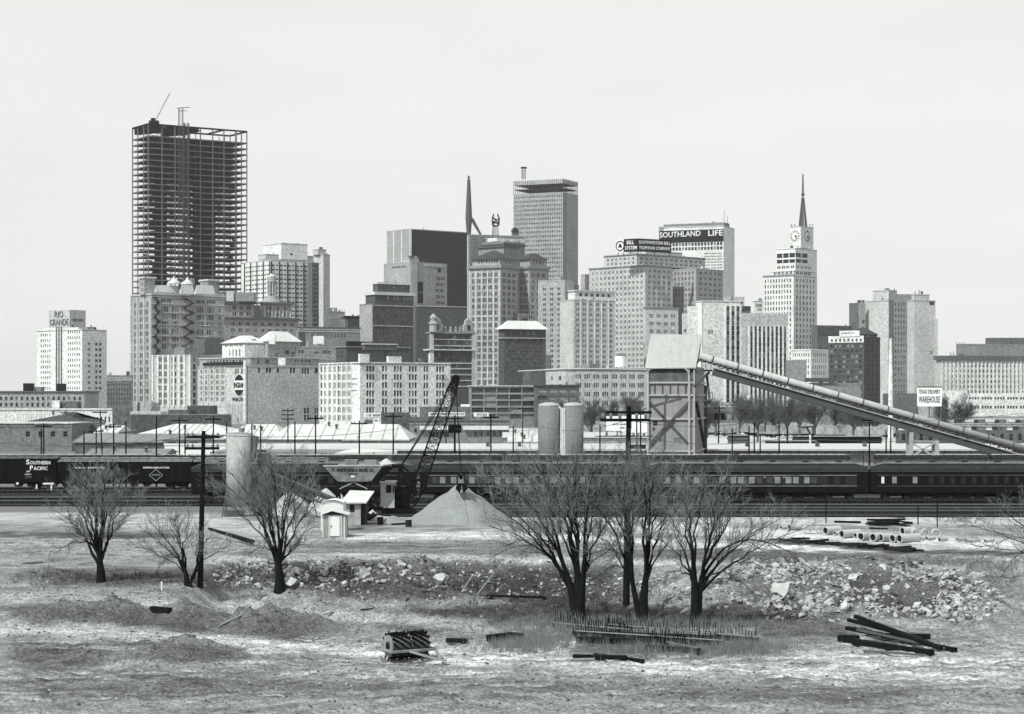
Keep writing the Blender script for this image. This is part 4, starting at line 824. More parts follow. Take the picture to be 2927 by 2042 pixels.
b = Bld('brick_building', 'square dark brick block behind the leaning utility pole', 345, 620); b.tier(321, 322, 371, 1167, None, 0, MIDB, dep=14); b.rbox(372, 460, 1177, 1190, PALE, 12, back=20, name='rear_wall'); b.finish()
b = Bld('brick_building', 'long dark brick row with small windows in front of the freezer warehouse', 515, 560); t = b.tier(373, 374, 662, 1186, None, 0, DARKB, [('R', 400, 440, 6, 1200, 1211, 1, .5, .9, 1, 1), ('R', 520, 650, 5, 1204, 1211, 1, .12, .9, 1, 4)], dep=14); b.slab(t, 1184, 1187, .4, GREY)
b.rbox(535, 610, 1160, 1186, DARKB, 8, back=20); b.rbox(480, 540, 1172, 1186, MIDB, 8, back=12); b.finish()
shed('shed', 'wide low shed with a broad white roof, left of the concrete silo', 395, 655, 450, 1241, 1212, 32, WHITE, ROOFW, hipx=6)
shed('shed', 'long low grey roofed shed in front of the broad white roof at left', 215, 560, 400, 1263, 1240, 22, MIDB, ROOFG)
shed('shed', 'low grey gabled shed with a dim wall beneath the leaning pole', 250, 470, 340, 1298, 1283, 12, MIDB, ROOFG)
b = Bld('freight_office', 'long white sided freight shed strip with small slots, just behind the boxcars', 560, 380); t = b.tier(470, 470, 960, 1262, None, 0, SIGNW, [('R', 476, 570, 3, 1264, 1267, 1, .7, .9, 1, 1)], dep=8); b.slab(t, 1259, 1262, .4, DARKB, 'roof'); b.finish()
shed('shed', 'biggest white roofed shed below the white loft warehouse', 770, 1165, 410, 1256, 1213, 30, WHITE, ROOFW, hipx=3)
shed('shed', 'white roofed shed between the concrete silo and the biggest white roof', 640, 800, 420, 1252, 1213, 30, WHITE, ROOFW, hipx=3)
b = Bld('warehouse_office', 'grey brick works building with white awning strips behind the crane boom', 1290, 500); t = b.tier(1170, 1170, 1455, 1204, None, 0, BUFF, [('R', 1178, 1198, 1, 1224, 1238, 1, .4, .8, 1, 4), ('R', 1225, 1285, 6, 1234, 1250, 1, .5, .9, 1, 4), ('R', 1350, 1440, 5, 1232, 1247, 1, .3, .9, 1, 4)], dep=18)
b.panel(t.R, 1200, 1285, 1218, 1229, ROOFW, 1.2, 'awning'); b.panel(t.R, 1324, 1454, 1218, 1229, ROOFW, 1.2, 'awning'); b.slab(t, 1202, 1205, .3, DARKB); b.tier(1170, 1171, 1330, 1192, 1204, 0, MIDB, D=512, dep=6, name='upper_storey', wins=[('R', 1175, 1325, 6, 1195, 1202, 1, .8, .8)]); b.finish()
b = Bld('brick_building', 'small dark box like building beside the pair of low white signs', 1130, 560); b.tier(1089, 1090, 1171, 1179, None, 0, DARKB, dep=14, wins=[('R', 1100, 1165, 4, 1195, 1212, 1, .3, .8, 1, 1)]); b.finish()
b = Bld('brick_building', 'dark low block behind the crane boom with a white scrawled wall sign', 1260, 640); t = b.tier(1200, 1201, 1345, 1163, None, 0, MIDB, dep=20, wins=[('R', 1206, 1235, 2, 1168, 1185, 1, .5, .8)]); b.panel(t.R, 1317, 1343, 1156, 1166, SIGNW, .2, 'painted_sign'); b.finish()
def board(label, x0, x1, y0, y1, D, lines=(), cat='billboard', name='billboard', legs=None, mt=None):
    r = empty(name, (X((x0 + x1) / 2, D), D, 0), label, cat); m = MB(); m.box(X(x0, D), X(x1, D), D, D + .25, Z(y1, D), Z(y0, D)); m.build('board', mt or SIGNW, r)
    for x in (x0 + 2, (x0 + x1) / 2, x1 - 2): m = MB(); m.bar((X(x, D), D + .4, 0), (X(x, D), D + .4, Z(y0, D)), .3); m.build('post', STEEL, r)
    for s_, xa, xb, ya, yb, mt_ in lines: text(s_, r, (X(xa, D), D - .01, Z(yb, D)), (X(xb, D), D - .01, Z(yb, D)), Z(ya, D) - Z(yb, D), mt_, (0, -1, 0), .05)
    return r
r = board('white billboard reading WAREHOUSE on dark timber framing at right', 2622, 2692, 1108, 1162, 560, [('TEXAS DELIVERY', 2626, 2688, 1114, 1126, SIGNB), ('WAREHOUSE', 2626, 2687, 1133, 1152, SIGNB)])
m = MB(); m.box(X(2622, 560), X(2692, 560), 559.9, 560.4, Z(1107.7, 560), Z(1105.5, 560)); m.build('top_rail', DARKP, r)
board('white freight billboard with dark scribbled lettering left of the batching tower', 1733, 1796, 1190, 1232, 480, [('~', 1754, 1778, 1199, 1205, SIGNB), ('~', 1752, 1788, 1211, 1215, SIGNB), ('~', 1768, 1786, 1221, 1226, SIGNB)])
board('plain white panel billboard to the right of the lettered one', 1806, 1850, 1178, 1236, 520)
board('small white sign board standing over a smaller lettered one by the white warehouse', 1040, 1089, 1181, 1194, 520, [('~', 1044, 1086, 1184, 1191, MIDB)]); r = board('small white double panel sign under the other white sign board', 1040, 1089, 1197, 1214, 518, [('~', 1068, 1085, 1200, 1205, MIDB)]); m = MB(); m.box(X(1042, 518), X(1065, 518), 517.9, 517.97, Z(1211, 518), Z(1199, 518)); m.build('dark_panel', MIDB, r)
board('long white rooftop sign behind the crane boom', 1225, 1329, 1179, 1190, 530, [('~', 1229, 1325, 1181, 1187, MIDB)]); board('short white rooftop sign right of the long one', 1354, 1397, 1180, 1191, 530, [('~', 1359, 1392, 1182, 1188, MIDB)])
board('white letters of the office equipment sign half hidden by bare trees', 2030, 2125, 1150, 1160, 800, [('OFFICE EQUIPMENT', 2032, 2123, 1151, 1158, SIGNW)], mt=DARKB)
b = Bld('low_block', 'low grey brick store under the office equipment lettering', 2080, 790); b.tier(2010, 2012, 2330, 1163, None, 4, BUFF, [('R', 2020, 2320, 14, 1185, 1205, 1, .3, .8, 1, 0)], dep=20); b.finish()
b = Bld('low_block', 'low dark office behind the bare trees, right of the striped white building', 2420, 850); t = b.tier(2255, 2260, 2460, 1095, None, 6, GREY, dep=20); b.panel(t.R, 2300, 2388, 1081, 1092, DARKB, 1, 'sign_band'); b.rbox(2251, 2305, 1030, 1100, GREY, 6, back=3); b.rbox(2550, 2622, 1125, 1185, MIDB, 20, back=-40, name='wing'); b.finish()
shed('shed', 'long low flat building with pale roof in the lot behind the twin silos', 1440, 1850, 480, 1249, 1236, 18, GREY, SAND)
shed('shed', 'small white fronted shed between the far poles at centre', 1455, 1540, 440, 1262, 1246, 12, WHITE, ROOFW)
# long freight house
b = Bld('freight_house', 'very long pale freight house with a light roof running behind all the trains', 1800, 300)
t = b.tier(640, 640, 3050, 1287, None, 0, LIME, dep=16); m = MB(); xa, xb = X(640, 300), X(3050, 300); m.poly([(xa, 299, Z(1284, 299)), (xb, 299, Z(1284, 299)), (xb, 311, Z(1268, 311)), (xa, 311, Z(1268, 311))]); m.box(xa, xb, 298.8, 299.1, Z(1289, 299), Z(1284.2, 299)); m.build('roof', SAND, b.root)
m = MB()
for k in range(52): x = xa + (xb - xa) * (k + .5 * R.random()) / 52; m.box(x, x + .12, 299.9, 300.0, 0, Z(1288, 300))
m.build('wall_joints', DARKB, b.root); b.panel(t.R, 1790, 1846, 1271, 1285, DARKP, .5); m = MB()
for k in range(5): x = X((1390, 1480, 2130, 2330, 2465)[k], 305); m.box(x, x + .5, 304, 305, 4, 5.3)
m.build('roof_vents', DARKB, b.root); b.finish()
b = Bld('freight_house', 'low grey shed with a bright slanting canopy left of the crane', 1010, 290); b.tier(600, 600, 985, 1292, None, 0, GREY, [('R', 915, 950, 3, 1295, 1305, 1, .4, .9, 1, 4)], D=285, dep=10); m = MB(); D_ = 274
m.hexa([(X(955, D_), D_, Z(1299, D_)), (X(1135, D_), D_, Z(1301, D_)), (X(1135, D_ + 9), D_ + 9, Z(1290, D_ + 9)), (X(1010, D_ + 9), D_ + 9, Z(1284, D_ + 9)), (X(955, D_), D_, Z(1296, D_)), (X(1135, D_), D_, Z(1290, D_)), (X(1135, D_ + 9), D_ + 9, Z(1288, D_ + 9)), (X(1010, D_ + 9), D_ + 9, Z(1282, D_ + 9))]); m.build('canopy', ROOFW, b.root); b.finish()
# lot clutter
def trailer():
    r = empty('box_trailer', (0, 0, 0), 'white box trailer parked in the pale lot', 'trailer', 'box trailers parked in the pale lot')
    m = MB(); m.box(-5, 5, -1.2, 1.2, 1.1, 3.7); m.build('body', LIME, r); m = MB()
    for x in (-3.6, 3.2, 4.2):
        for s_ in (-1, 1): m.tube([(x, s_ * 1.2, .5), (x, s_ * .9, .5)], .5, 10)
    m.build('wheels', BLACKM, r); m = MB(); m.box(-5, 5, -1, 1, .9, 1.08); m.build('chassis', DARKP, r); return r
tr = trailer(); sp_ = [(2060, 1222), (2110, 1224), (2190, 1226), (2240, 1230), (2285, 1219), (2330, 1229), (2380, 1232), (2430, 1229), (2470, 1236), (2520, 1228), (1880, 1226), (1680, 1229), (1720, 1240)]
for i, (x, y) in enumerate(sp_):
    D_ = F * HC / (y + 22 - YH) ; o = tr if i == 0 else copy_tree(tr); o.location = (X(x, D_), D_, 0.06); o.rotation_euler.z = R.choice((0, 0, .1, -.08)); o['label'] = 'white box trailer, %s from the left in the pale lot' % ['first', 'second', 'third', 'fourth', 'fifth', 'sixth', 'seventh', 'eighth', 'ninth', 'tenth', 'eleventh', 'twelfth', 'thirteenth'][sorted(range(13), key=lambda q: sp_[q][0]).index(i)]
for i, (x0, x1, y0, y1) in enumerate([(2200, 2330, 1262, 1274), (2280, 2520, 1249, 1262), (2090, 2140, 1246, 1272), (2140, 2300, 1270, 1277)]):
    D_ = 350 + i * 8; b = Bld('loading_dock', ['dark low loading dock right of the batching tower', 'longest dark low shed in front of the white lot', 'dark box shed between two short poles', 'flat dark platform closest to the long freight house'][i], (x0 + x1) / 2, D_, 'dock'); t = b.tier(x0, x0, x1, y0, None, 0, [DARKB, DARKP, MIDB, DARKB][i], dep=6); b.slab(t, y0 - 1.5, y0, .3, GREY, 'deck')
    for k in range(8): m = MB(); q = X(x0 + (x1 - x0) * k / 8, D_); m.box(q, q + .15, D_ - .2, D_ - .05, 0, 1.6); m.build('post', DARKP, b.root)
    b.finish()
def car():
    r = empty('parked_car', (0, 0, 0), 'x', 'car', 'cars parked in the pale lot'); m = MB(); m.box(-2.5, 2.5, -.95, .95, .35, .95); m.build('body', DARKP, r); m = MB(); m.hexa([(-1.3, -.85, .95), (1.5, -.85, .95), (1.5, .85, .95), (-1.3, .85, .95), (-.7, -.75, 1.5), (1.1, -.75, 1.5), (1.1, .75, 1.5), (-.7, .75, 1.5)]); m.build('cabin', GREY, r)
    for x in (-1.6, 1.6):
        for s_ in (-1, 1): m = MB(); m.tube([(x, s_ * .96, .34), (x, s_ * .7, .34)], .34, 10); m.build('wheel', BLACKM, r)
    return r
c0_ = car(); cps = sorted([(2036, 1238), (2085, 1240), (2150, 1236), (2178, 1242), (2262, 1240), (2300, 1243), (2345, 1238), (2392, 1244), (2440, 1240), (2495, 1242), (2530, 1246), (1668, 1250), (1420, 1252), (1880, 1242)])
for i, (x, y) in enumerate(cps):
    D_ = F * HC / (y + 8 - YH); o = c0_ if i == 0 else copy_tree(c0_); o.location = (X(x, D_), D_, .06); o.rotation_euler.z = R.uniform(-.3, .3); o['label'] = 'small dark parked car, %s from the left in the pale lot' % ['first', 'second', 'third', 'fourth', 'fifth', 'sixth', 'seventh', 'eighth', 'ninth', 'tenth', 'eleventh', 'twelfth', 'thirteenth', 'fourteenth'][i]
# viaducts at right
for i, (y0, y1, D_, lab) in enumerate([(1192, 1200, 640, 'upper concrete road viaduct at the right edge'), (1213, 1219, 500, 'lower concrete road viaduct at the right edge')]):
    r = empty('viaduct', (X(2760, D_), D_, 0), lab, 'viaduct'); m = MB(); m.box(X(2640, D_), X(3000, D_), D_, D_ + 10, Z(y1, D_), Z(y0, D_)); m.box(X(2640, D_), X(3000, D_), D_ - .2, D_ + .1, Z(y0, D_), Z(y0 - 2.5, D_)); m.build('deck', LIME, r)
    for x in (2650, 2694, 2752, 2810, 2870, 2930): m = MB(); c = X(x, D_); m.box(c - 1.1, c + 1.1, D_ + 1.5, D_ + 8, 0, Z(y1, D_)); m.build('pier', LIME, r)
b = Bld('low_block', 'dark roofed low depot under the viaducts at right', 2750, 420); b.tier(2560, 2562, 3000, 1230, None, 0, MIDB, [('R', 2570, 2980, 16, 1238, 1262, 1, .4, .7, 1, 4)], dep=10); b.finish()

# ================================================================== POLES
ORD = ['first', 'second', 'third', 'fourth', 'fifth', 'sixth', 'seventh', 'eighth', 'ninth', 'tenth', 'eleventh', 'twelfth', 'thirteenth', 'fourteenth', 'fifteenth', 'sixteenth', 'seventeenth', 'eighteenth', 'nineteenth', 'twentieth', 'twenty first', 'twenty second', 'twenty third', 'twenty fourth', 'twenty fifth']
def pole(loc, ht, arms=1, cans=0, r=.16, lean=0., label='', span=2.4, group='utility poles'):
    o = empty('utility_pole', loc, label, 'pole', group); x, y, z = loc; top = Vector((x - lean * ht, y, z + ht)); m = MB(); m.tube([(x, y, z - .3), top], [r, r * .65], 8); m.build('post', WOODD, o)
    for k in range(arms):
        zz = top.z - .4 - k * .75; xx = top.x + lean * (top.z - zz); m = MB(); m.box(xx - span / 2, xx + span / 2, y - r - .1, y - r + .03, zz - .09, zz + .09); a = m.build('crossarm', WOODD, o); m = MB()
        for q in (-.45, -.3, .3, .45): m.lathe((xx + q * span, y - r - .04, zz + .07), [(.04, 0), (.07, .05), (.07, .18), (.04, .22)], 6)
        m.build('insulators', CONC, a)
    for k in range(cans):
        m = MB(); m.lathe((top.x + (-.55, .55, 0)[k], y - .3, top.z - 2.3), [(.3, 0), (.33, .1), (.33, 1.0), (.2, 1.1)], 12); m.build('transformer', BLACKM, o)
    return o
PL = [(118, 1225, 0), (125, 1210, 1), (240, 1232, 0), (275, 1225, 1), (295, 1172, 1), (325, 1212, 1), (360, 1206, 0), (447, 1190, 0), (513, 1194, 1), (529, 1213, 0), (610, 1190, 1), (648, 1208, 0), (720, 1212, 0), (745, 1216, 0), (823, 1168, 3), (843, 1205, 0), (902, 1188, 1), (1027, 1203, 1), (1124, 1182, 1), (1275, 1165, 0),
      (1403, 1185, 1), (1467, 1218, 0), (1494, 1163, 1), (1715, 1215, 0), (1820, 1176, 1), (1831, 1180, 0), (2093, 1225, 0), (2141, 1218, 0), (2156, 1207, 0), (2173, 1246, 0), (2227, 1203, 0), (2251, 1220, 0), (2485, 1194, 1), (2533, 1230, 0), (2546, 1213, 0)]
nl = 0
for i, (x, y, a) in enumerate(PL):
    hgt = 10 if y < 1200 else 9 if y < 1220 else 7.5; D_ = max(272, (HC - hgt) * F / (y - YH)); hgt = Z(y, D_)
    side = 'left half' if x < 1464 else 'right half'; k = i if x < 1464 else i - 22 if i >= 22 else 0; k = k if x < 1464 else [q for q in range(len(PL)) if PL[q][0] >= 1464].index(i)
    kk = ORD[k] if k < 20 else 'twenty %s' % ORD[k - 20]
    pole((X(x, D_), D_, 0), hgt, a, 0, .13, (.05 if x == 295 else 0), '%s utility pole from the %s%s' % (kk, 'left edge, behind the freight cars' if x < 1464 else 'twin silos going right, behind the passenger cars', ', leaning' if x == 295 else ''), 2.2, 'thin poles in the railway yard')
pole((X(1300, 262 + 6), 268, 0), Z(1188, 268), 1, 3, .17, 0, 'utility pole with three black transformers right of the crane boom', 2.2)
pole((X(2052, 330), 330, 0), Z(1160, 330), 1, 2, .14, -.02, 'utility pole with two black transformer cans right of the batching tower', 2.0)
g = gp(572, 1681); pole((g.x, g.y, g.z), Z(1232, g.y) - g.z, 2, 0, .2, -.022, 'tall dark near pole standing among the trees at left', 2.2)
g2 = gp(1790, 1732); o = pole((g2.x, g2.y, g2.z), Z(1162, g2.y) - g2.z, 1, 0, .24, -.013, 'tallest thick dark pole rising between the central bare trees', 3.0)
m = MB(); zz = Z(1201, g2.y); xx = X(1797, g2.y)
for sg_ in (-.45, 0, .45): m.box(xx - 1.9 if sg_ == 0 else xx - .2, xx + 1.4 if sg_ == 0 else xx + .2, g2.y - .45, g2.y - .3, zz - .1, zz + .1)
m.build('crossarm', WOODD, o); m = MB()
for q in (-1.7, -1.2, -.6, .5, 1.1): m.lathe((xx + q, g2.y - .38, zz + .1), [(.06, 0), (.11, .1), (.11, .28), (.05, .34)], 8)
for q in (-1.5, .3, .6, 1.0): m.lathe((xx + q, g2.y - .4, Z(1246, g2.y)), [(.05, 0), (.08, .08), (.08, .2)], 8)
m.build('insulators', CONC, o)
m = MB(); m.box(xx - 2.2, xx + 1.6, g2.y - .42, g2.y - .3, Z(1248.5, g2.y), Z(1246, g2.y)); m.build('crossarm', WOODD, o)
for i, (pts, lab) in enumerate([([(-40, 1262, 140), (560, 1244, 127)], 'thin wire running left from the near pole at left'), ([(585, 1244, 127), (1200, 1215, 190), (1290, 1196, 268)], 'thin wire from the near left pole to the transformer pole'), ([(1798, 1202, 136), (2200, 1196, 150), (2960, 1178, 180)], 'thin upper wire from the tallest pole to the right'), ([(1800, 1248, 136), (2250, 1252, 160), (2960, 1240, 200)], 'thin lower wire from the tallest pole to the right'), ([(1300, 1225, 268), (1560, 1222, 200), (1790, 1202, 136)], 'thin wire from the transformer pole to the tallest pole')]):
    ps = [P(*p) for p in pts]; q = []
    for a_, b_ in zip(ps[:-1], ps[1:]):
        for k in range(10): t_ = k / 10; q.append(a_.lerp(b_, t_) - Vector((0, 0, .5 * 4 * t_ * (1 - t_))))
    q.append(ps[-1]); m = MB(); m.tube(q, .022, 3); tag(m.build('power_line', STEEL, loc=ps[0]), lab, 'wire', 'power lines')
lm = empty('light_mast', (X(2545, 540), 540, 0), 'very tall thick white mast in front of the blank bowed block', 'mast'); m = MB(); c = X(2546, 540); m.tube([(c, 540, 0), (c, 540, Z(1120, 540)), (c, 540, Z(968, 540))], [.75, .6, .35], 12); m.build('post', WHITE, lm); m = MB(); m.bar((c - .3, 540, Z(966, 540)), (c + 1.1, 540, Z(963, 540)), .7, .4); m.build('lamp_head', MIDB, lm)
gb = empty('signal_gantry', (X(2316, 345), 345, 0), 'small dark bracket crane on a white post in the yard behind the passenger cars', 'signal'); m = MB(); m.tube([P(2316, 1272, 345), P(2316, 1243, 345)], .16, 8); m.build('post', PAINTW, gb); m = MB(); m.bar(P(2290, 1222, 345), P(2325, 1220, 345), .22); m.bar(P(2306, 1223, 345), P(2320, 1247, 345), .22); m.bar(P(2324, 1220, 345), P(2324, 1248, 345), .22); m.build('bracket', BLACKM, gb)
# ================================================================== BATCHING PLANT, CONVEYOR, SILOS
b = Bld('batching_tower', 'tall sheet metal batching tower with cross braces and a steep pale roof house', 1985, 275, 'tower')
t = b.tier(1852, 1987, 2013, 1048, None, 80, CORR, [('L', 1866, 1880, 1, 1203, 1218, 1, .9, .95, 1, 4), ('L', 1883, 1898, 2, 1248, 1270, 1, .8, .5, 1, 1), ('L', 1925, 1950, 1, 1250, 1268, 1, .8, .7, 1, 3), ('L', 1864, 1874, 1, 1222, 1233, 1, .8, .9, 1, 1)], reveal=.12)
f = t.L; zz = lambda y: Z(y, 275)
m = MB(); m.fbox(f.O, f.u, f.n, .1, f.len, .02, .12, zz(1093), zz(1054)); m.build('upper_cladding', MIDB, b.root)
m = MB()
for y in (1094, 1130, 1198, 1290): m.fbox(f.O, f.u, f.n, 0, f.len, .03, .25, zz(y) - .12, zz(y) + .12); m.fbox(t.R.O, t.R.u, t.R.n, 0, t.R.len, .03, .25, zz(y) - .12, zz(y) + .12)
for x in (1853, 1970, 1985): a0 = f.at(x); m.fbox(f.O, f.u, f.n, a0 - .1, a0 + .12, .13, .4, 0, zz(1050))
m.build('frame', GALV, b.root); m = MB()
for y0, y1 in ((1148, 1270),): m.bar(f.pt(f.at(1856), .3, zz(y0)), f.pt(f.at(1970), .3, zz(y1)), .22); m.bar(f.pt(f.at(1856), .3, zz(y1)), f.pt(f.at(1970), .3, zz(y0)), .22)
for k in range(6): a0 = f.at(1872 + k * 22); m.fbox(f.O, f.u, f.n, a0, a0 + .08, .02, .2, zz(1129), zz(1096))
m.bar(t.R.pt(.2, .2, zz(1150)), t.R.pt(t.R.len, .2, zz(1300)), .35); m.bar(t.R.pt(t.R.len, .2, zz(1100)), t.R.pt(t.R.len, .2, 0), .4); m.build('braces', STEEL, b.root)
O, u, n = Vector((*f.O, 0)), Vector((*f.u, 0)), Vector((*f.n, 0)); W = f.len
def rp(a, d, y, yy=None): p = O + u * a + n * d; p.z = Z(y, p.y); return p
e0, e1 = rp(-.15, .5, 1052), rp(W + .35, .5, 1053); k0, k1 = rp(-.8, -1.6, 957), rp(W - .2, -1.6, 956); c0, c1 = e0 - n * 5.2, e1 - n * 5.2
c0.z = e0.z + 1; c1.z = e1.z + 1
m = MB(); m.poly([e0, e1, k1, k0]); m.poly([c0, c1, k1, k0]); 
for p in ((e0, e1), ): m.bar(p[0], p[1], .15)
m.build('roof', GALV, b.root); m = MB(); m.poly([e0 - n * .3, k0, c0]); m.poly([e1, k1, c1]); m.poly([e0, e1, c1, c0]); m.build('gable_wall', DARKB, b.root)
m = MB(); pf = P(2015, 1060, 274)
m.box(X(1990, 274), X(2034, 274), 273, 275.5, zz(1062), zz(1058)); 
for x in (1992, 2005, 2018, 2032): m.bar(P(x, 1060, 273), P(x, 1032, 273), .09)
m.bar(P(1992, 1034, 273), P(2034, 1034, 273), .09); m.bar(P(2028, 1064, 273), P(1985, 1105, 274), .3); m.box(X(2012, 274), X(2034, 274), 273, 275.5, zz(1148), zz(1142)); m.bar(P(2020, 1070, 274), P(2028, 1140, 274), .3); m.bar(P(2010, 1150, 274), P(2032, 1148, 274), .3); m.bar(P(2008, 1170, 274), P(2032, 1148, 274), .2)
for x in (2016, 2026, 2036): m.bar(P(x, 1145, 273), P(x, 1124, 273), .09)
m.bar(P(2014, 1124, 273), P(2038, 1124, 273), .09); m.build('platform', STEEL, b.root)
m = MB(); m.tube([P(1853, 1310, 273), P(1853, 1070, 273), P(1856, 1058, 273), P(1866, 1053, 273)], .14, 6); m.tube([P(1971, 1310, 273), P(1971, 1075, 273), P(1966, 1060, 273), P(1958, 1054, 273)], .14, 6); m.tube([P(1480, 1062, 272.6), P(1614, 1056, 272.6), P(1900, 1053, 272.6)], .12, 6); m.build('pipes', GALV, b.root); b.finish()
# conveyor
cv = empty('conveyor', (X(2430, 272), 272, 0), 'long inclined conveyor gallery with a pale tube cover descending to the right', 'conveyor')
pa, pb = P(1999, 1018, 272), P(3000, 1304, 272); d = pb - pa; up = Vector((d.z, 0, -d.x)).normalized(); up = up if up.z > 0 else -up
m = MB(); m.tube([pa, pb], .5, 14); m.build('cover_tube', GALV, cv, smooth=True)
m = MB(); qa, qb = P(2038, 1064, 272), P(3000, 1336, 272); m.bar(qa, qb, 1.5, .85); m.build('girder', STEEL, cv)
m = MB(); ra, rb = qa + up * .55, qb + up * .55; m.bar(ra, rb, 2.0, .12); m.build('walkway', GALV, cv)
m = MB()
for k in range(46):
    t_ = (k + .6) / 46; lo = ra.lerp(rb, t_); hi = pa.lerp(pb, .038 + t_ * .962); hi = Vector((lo.x, 271.2, pa.z + d.z * (lo.x - pa.x) / d.x - .45)); lo = Vector((lo.x, 271.2, lo.z)); m.bar(lo, hi, .14)
    if k % 2 == 0: m.bar(lo + Vector((.2, .9, .1)), Vector((hi.x + 1.2, 272.1, hi.z - .45)), .1)
for off in (.35, .7): m.bar(ra + up * off - Vector((0, .9, 0)), rb + up * off - Vector((0, .9, 0)), .07)
m.build('railing', STEEL, cv); m = MB()
for k in range(70): t_ = (k + .3) / 70; c = pa.lerp(pb, t_) - up * .5; m.box(c.x - .25, c.x + .25, 271.5, 272.4, c.z - .12, c.z + .1)
m.build('rollers', DARKP, cv); m = MB()
for k in range(14): t_ = (k + .5) / 14; c = pa.lerp(pb, t_); m.tube([c, c + d.normalized() * .18], .53, 14)
m.build('bands', STEEL, cv)
bt = MB()
for x in (2597, 2676):
    for y in (271, 273): bt.bar((X(x, 272), y, 0), (X(x + (4 if x < 2600 else -3), 272), y, Z(1236 if x < 2600 else 1258, 272)), .5)
for y in (1262, 1312): bt.bar(P(2597, y, 271), P(2678, y, 271), .22)
bt.bar(P(2600, 1263, 271), P(2676, 1308, 271), .2); bt.bar(P(2600, 1308, 271), P(2676, 1263, 271), .2); bt.build('support_frame', GALV, cv)
# twin silos
for x0, x1, lab in ((1538, 1601, 'left of the twin tall cement silos with pipes between them'), (1610, 1668, 'right of the twin tall cement silos with pipes between them')):
    D_ = 272; c = X((x0 + x1) / 2, D_); r_ = (x1 - x0) / 2 * D_ / F; o = empty('silo', (c, D_, 0), lab, 'silo', 'twin cement silos'); top = Z(1160, D_)
    m = MB(); m.lathe((c, D_, 0), [(r_, 0), (r_, top)], 28); m.build('shell', CONC, o, smooth=True); m = MB(); m.lathe((c, D_, top), [(r_ * 1.02, 0), (r_ * .93, .22), (r_ * .5, .4), (.1, .45)], 28); m.build('dome', GALV, o)
    m = MB(); s_ = c + r_ + .12 if x0 < 1600 else c - r_ - .12
    for q in (0, .35): m.tube([(s_ + (q if x0 > 1600 else -q * 0 + q * .8), D_ - .8, 0), (s_ + q * .8, D_ - .8, top - .5), (s_ - (1 if x0 < 1600 else -1), D_ - .6, top + .3)], .1, 6)
    m.build('pipe', PAINTW, o); m = MB(); m.bar((c - r_, D_ - .4, top + .9), (c + r_, D_ - .4, top + .9), .08)
    for k in range(5): q = c - r_ + 2 * r_ * k / 4; m.bar((q, D_ - .4, top), (q, D_ - .4, top + .9), .07)
    m.build('guard_rail', STEEL, o)
    if x0 < 1600:
        m = MB()
        for q in (0, .45): m.tube([(c + r_ + .5 + q, D_ + .4, 0), (c + r_ + .5 + q, D_ + .4, top + 1)], .05, 5)
        for k in range(36): m.bar((c + r_ + .5, D_ + .4, k * .33), (c + r_ + .95, D_ + .4, k * .33), .05)
        m.build('ladder', GALV, o)
# concrete silo by the yard
D_ = 205; o = empty('silo', (X(683, D_), D_, 0), 'stout weathered concrete silo standing in the yard at left', 'silo'); c = X(683, D_); top = Z(1240, D_); r_ = 36 * D_ / F
m = MB(); m.lathe((c, D_, Z(1445, D_)), [(r_, 0), (r_, top - Z(1445, D_))], 28); m.build('shell', CONCL, o, smooth=True); m = MB(); m.lathe((c, D_, top), [(r_ * 1.01, 0), (r_ * .9, .08), (.2, .15)], 28); m.build('cap', GREY, o)
m = MB(); m.hexa([(c + r_ * .7, D_ - .3, Z(1330, D_)), (c + r_ + .3, D_ - .3, Z(1310, D_)), (c + r_ + .3, D_ + 1.2, Z(1310, D_)), (c + r_ * .7, D_ + 1.2, Z(1330, D_)), (c + r_ * .7, D_ - .3, top - .1), (X(736, D_), D_ - .3, top - .3), (X(736, D_), D_ + 1.2, top - .3), (c + r_ * .7, D_ + 1.2, top - .1)]); m.build('chute', MIDB, o)
m = MB()
for x in (650, 716):
    for y in (-.9, .9): m.bar((X(x - (10 if x < 700 else -6), D_), D_ + y * 1.3, 0), (X(x, D_), D_ + y, Z(1410, D_)), .14)
m.bar(P(647, 1412, D_ - 1), P(700, 1462, D_ - 1), .12); m.build('legs', STEEL, o); m = MB(); q = P(690, 1239, D_); m.lathe(q, [(.25, 0), (.3, .5), (.26, .55)], 12); m.bar(q + Vector((-.1, 0, .4)), q + Vector((-.45, 0, 1.7)), .1); m.bar(q + Vector((.3, 0, .2)), q + Vector((.3, 0, 1.2)), .1); m.build('top_fittings', GREY, o); m = MB(); m.hexa([(X(647, D_) + a, D_ - 1.5 + b_, z) for z in (0, Z(1458, D_)) for a, b_ in ((0, 0), (1.9, 0), (1.9, 1), (0, 1))]); m.build('footing_box', DARKB, o)
o = empty('silo', (X(755, 207), 207, 0), 'short pale cylinder beside the concrete silo', 'silo'); c = X(755, 207); r_ = 20 * 207 / F; m = MB(); m.lathe((c, 207, Z(1385, 207)), [(r_ * .4, -1), (r_, 0), (r_, Z(1302, 207) - Z(1385, 207)), (r_ * .8, .2 + Z(1302, 207) - Z(1385, 207))], 20); m.build('shell', CONC, o); m = MB(); m.box(X(728, 206), X(760, 206), 205, 206, Z(1292, 206), Z(1286, 206)); m.build('hatch', DARKP, o)
m = MB()
for sx in (-.5, .5):
    for sy in (-.5, .5): m.bar((c + sx, 207 + sy, 0), (c + sx, 207 + sy, Z(1390, 207)), .12)
m.build('legs', STEEL, o)
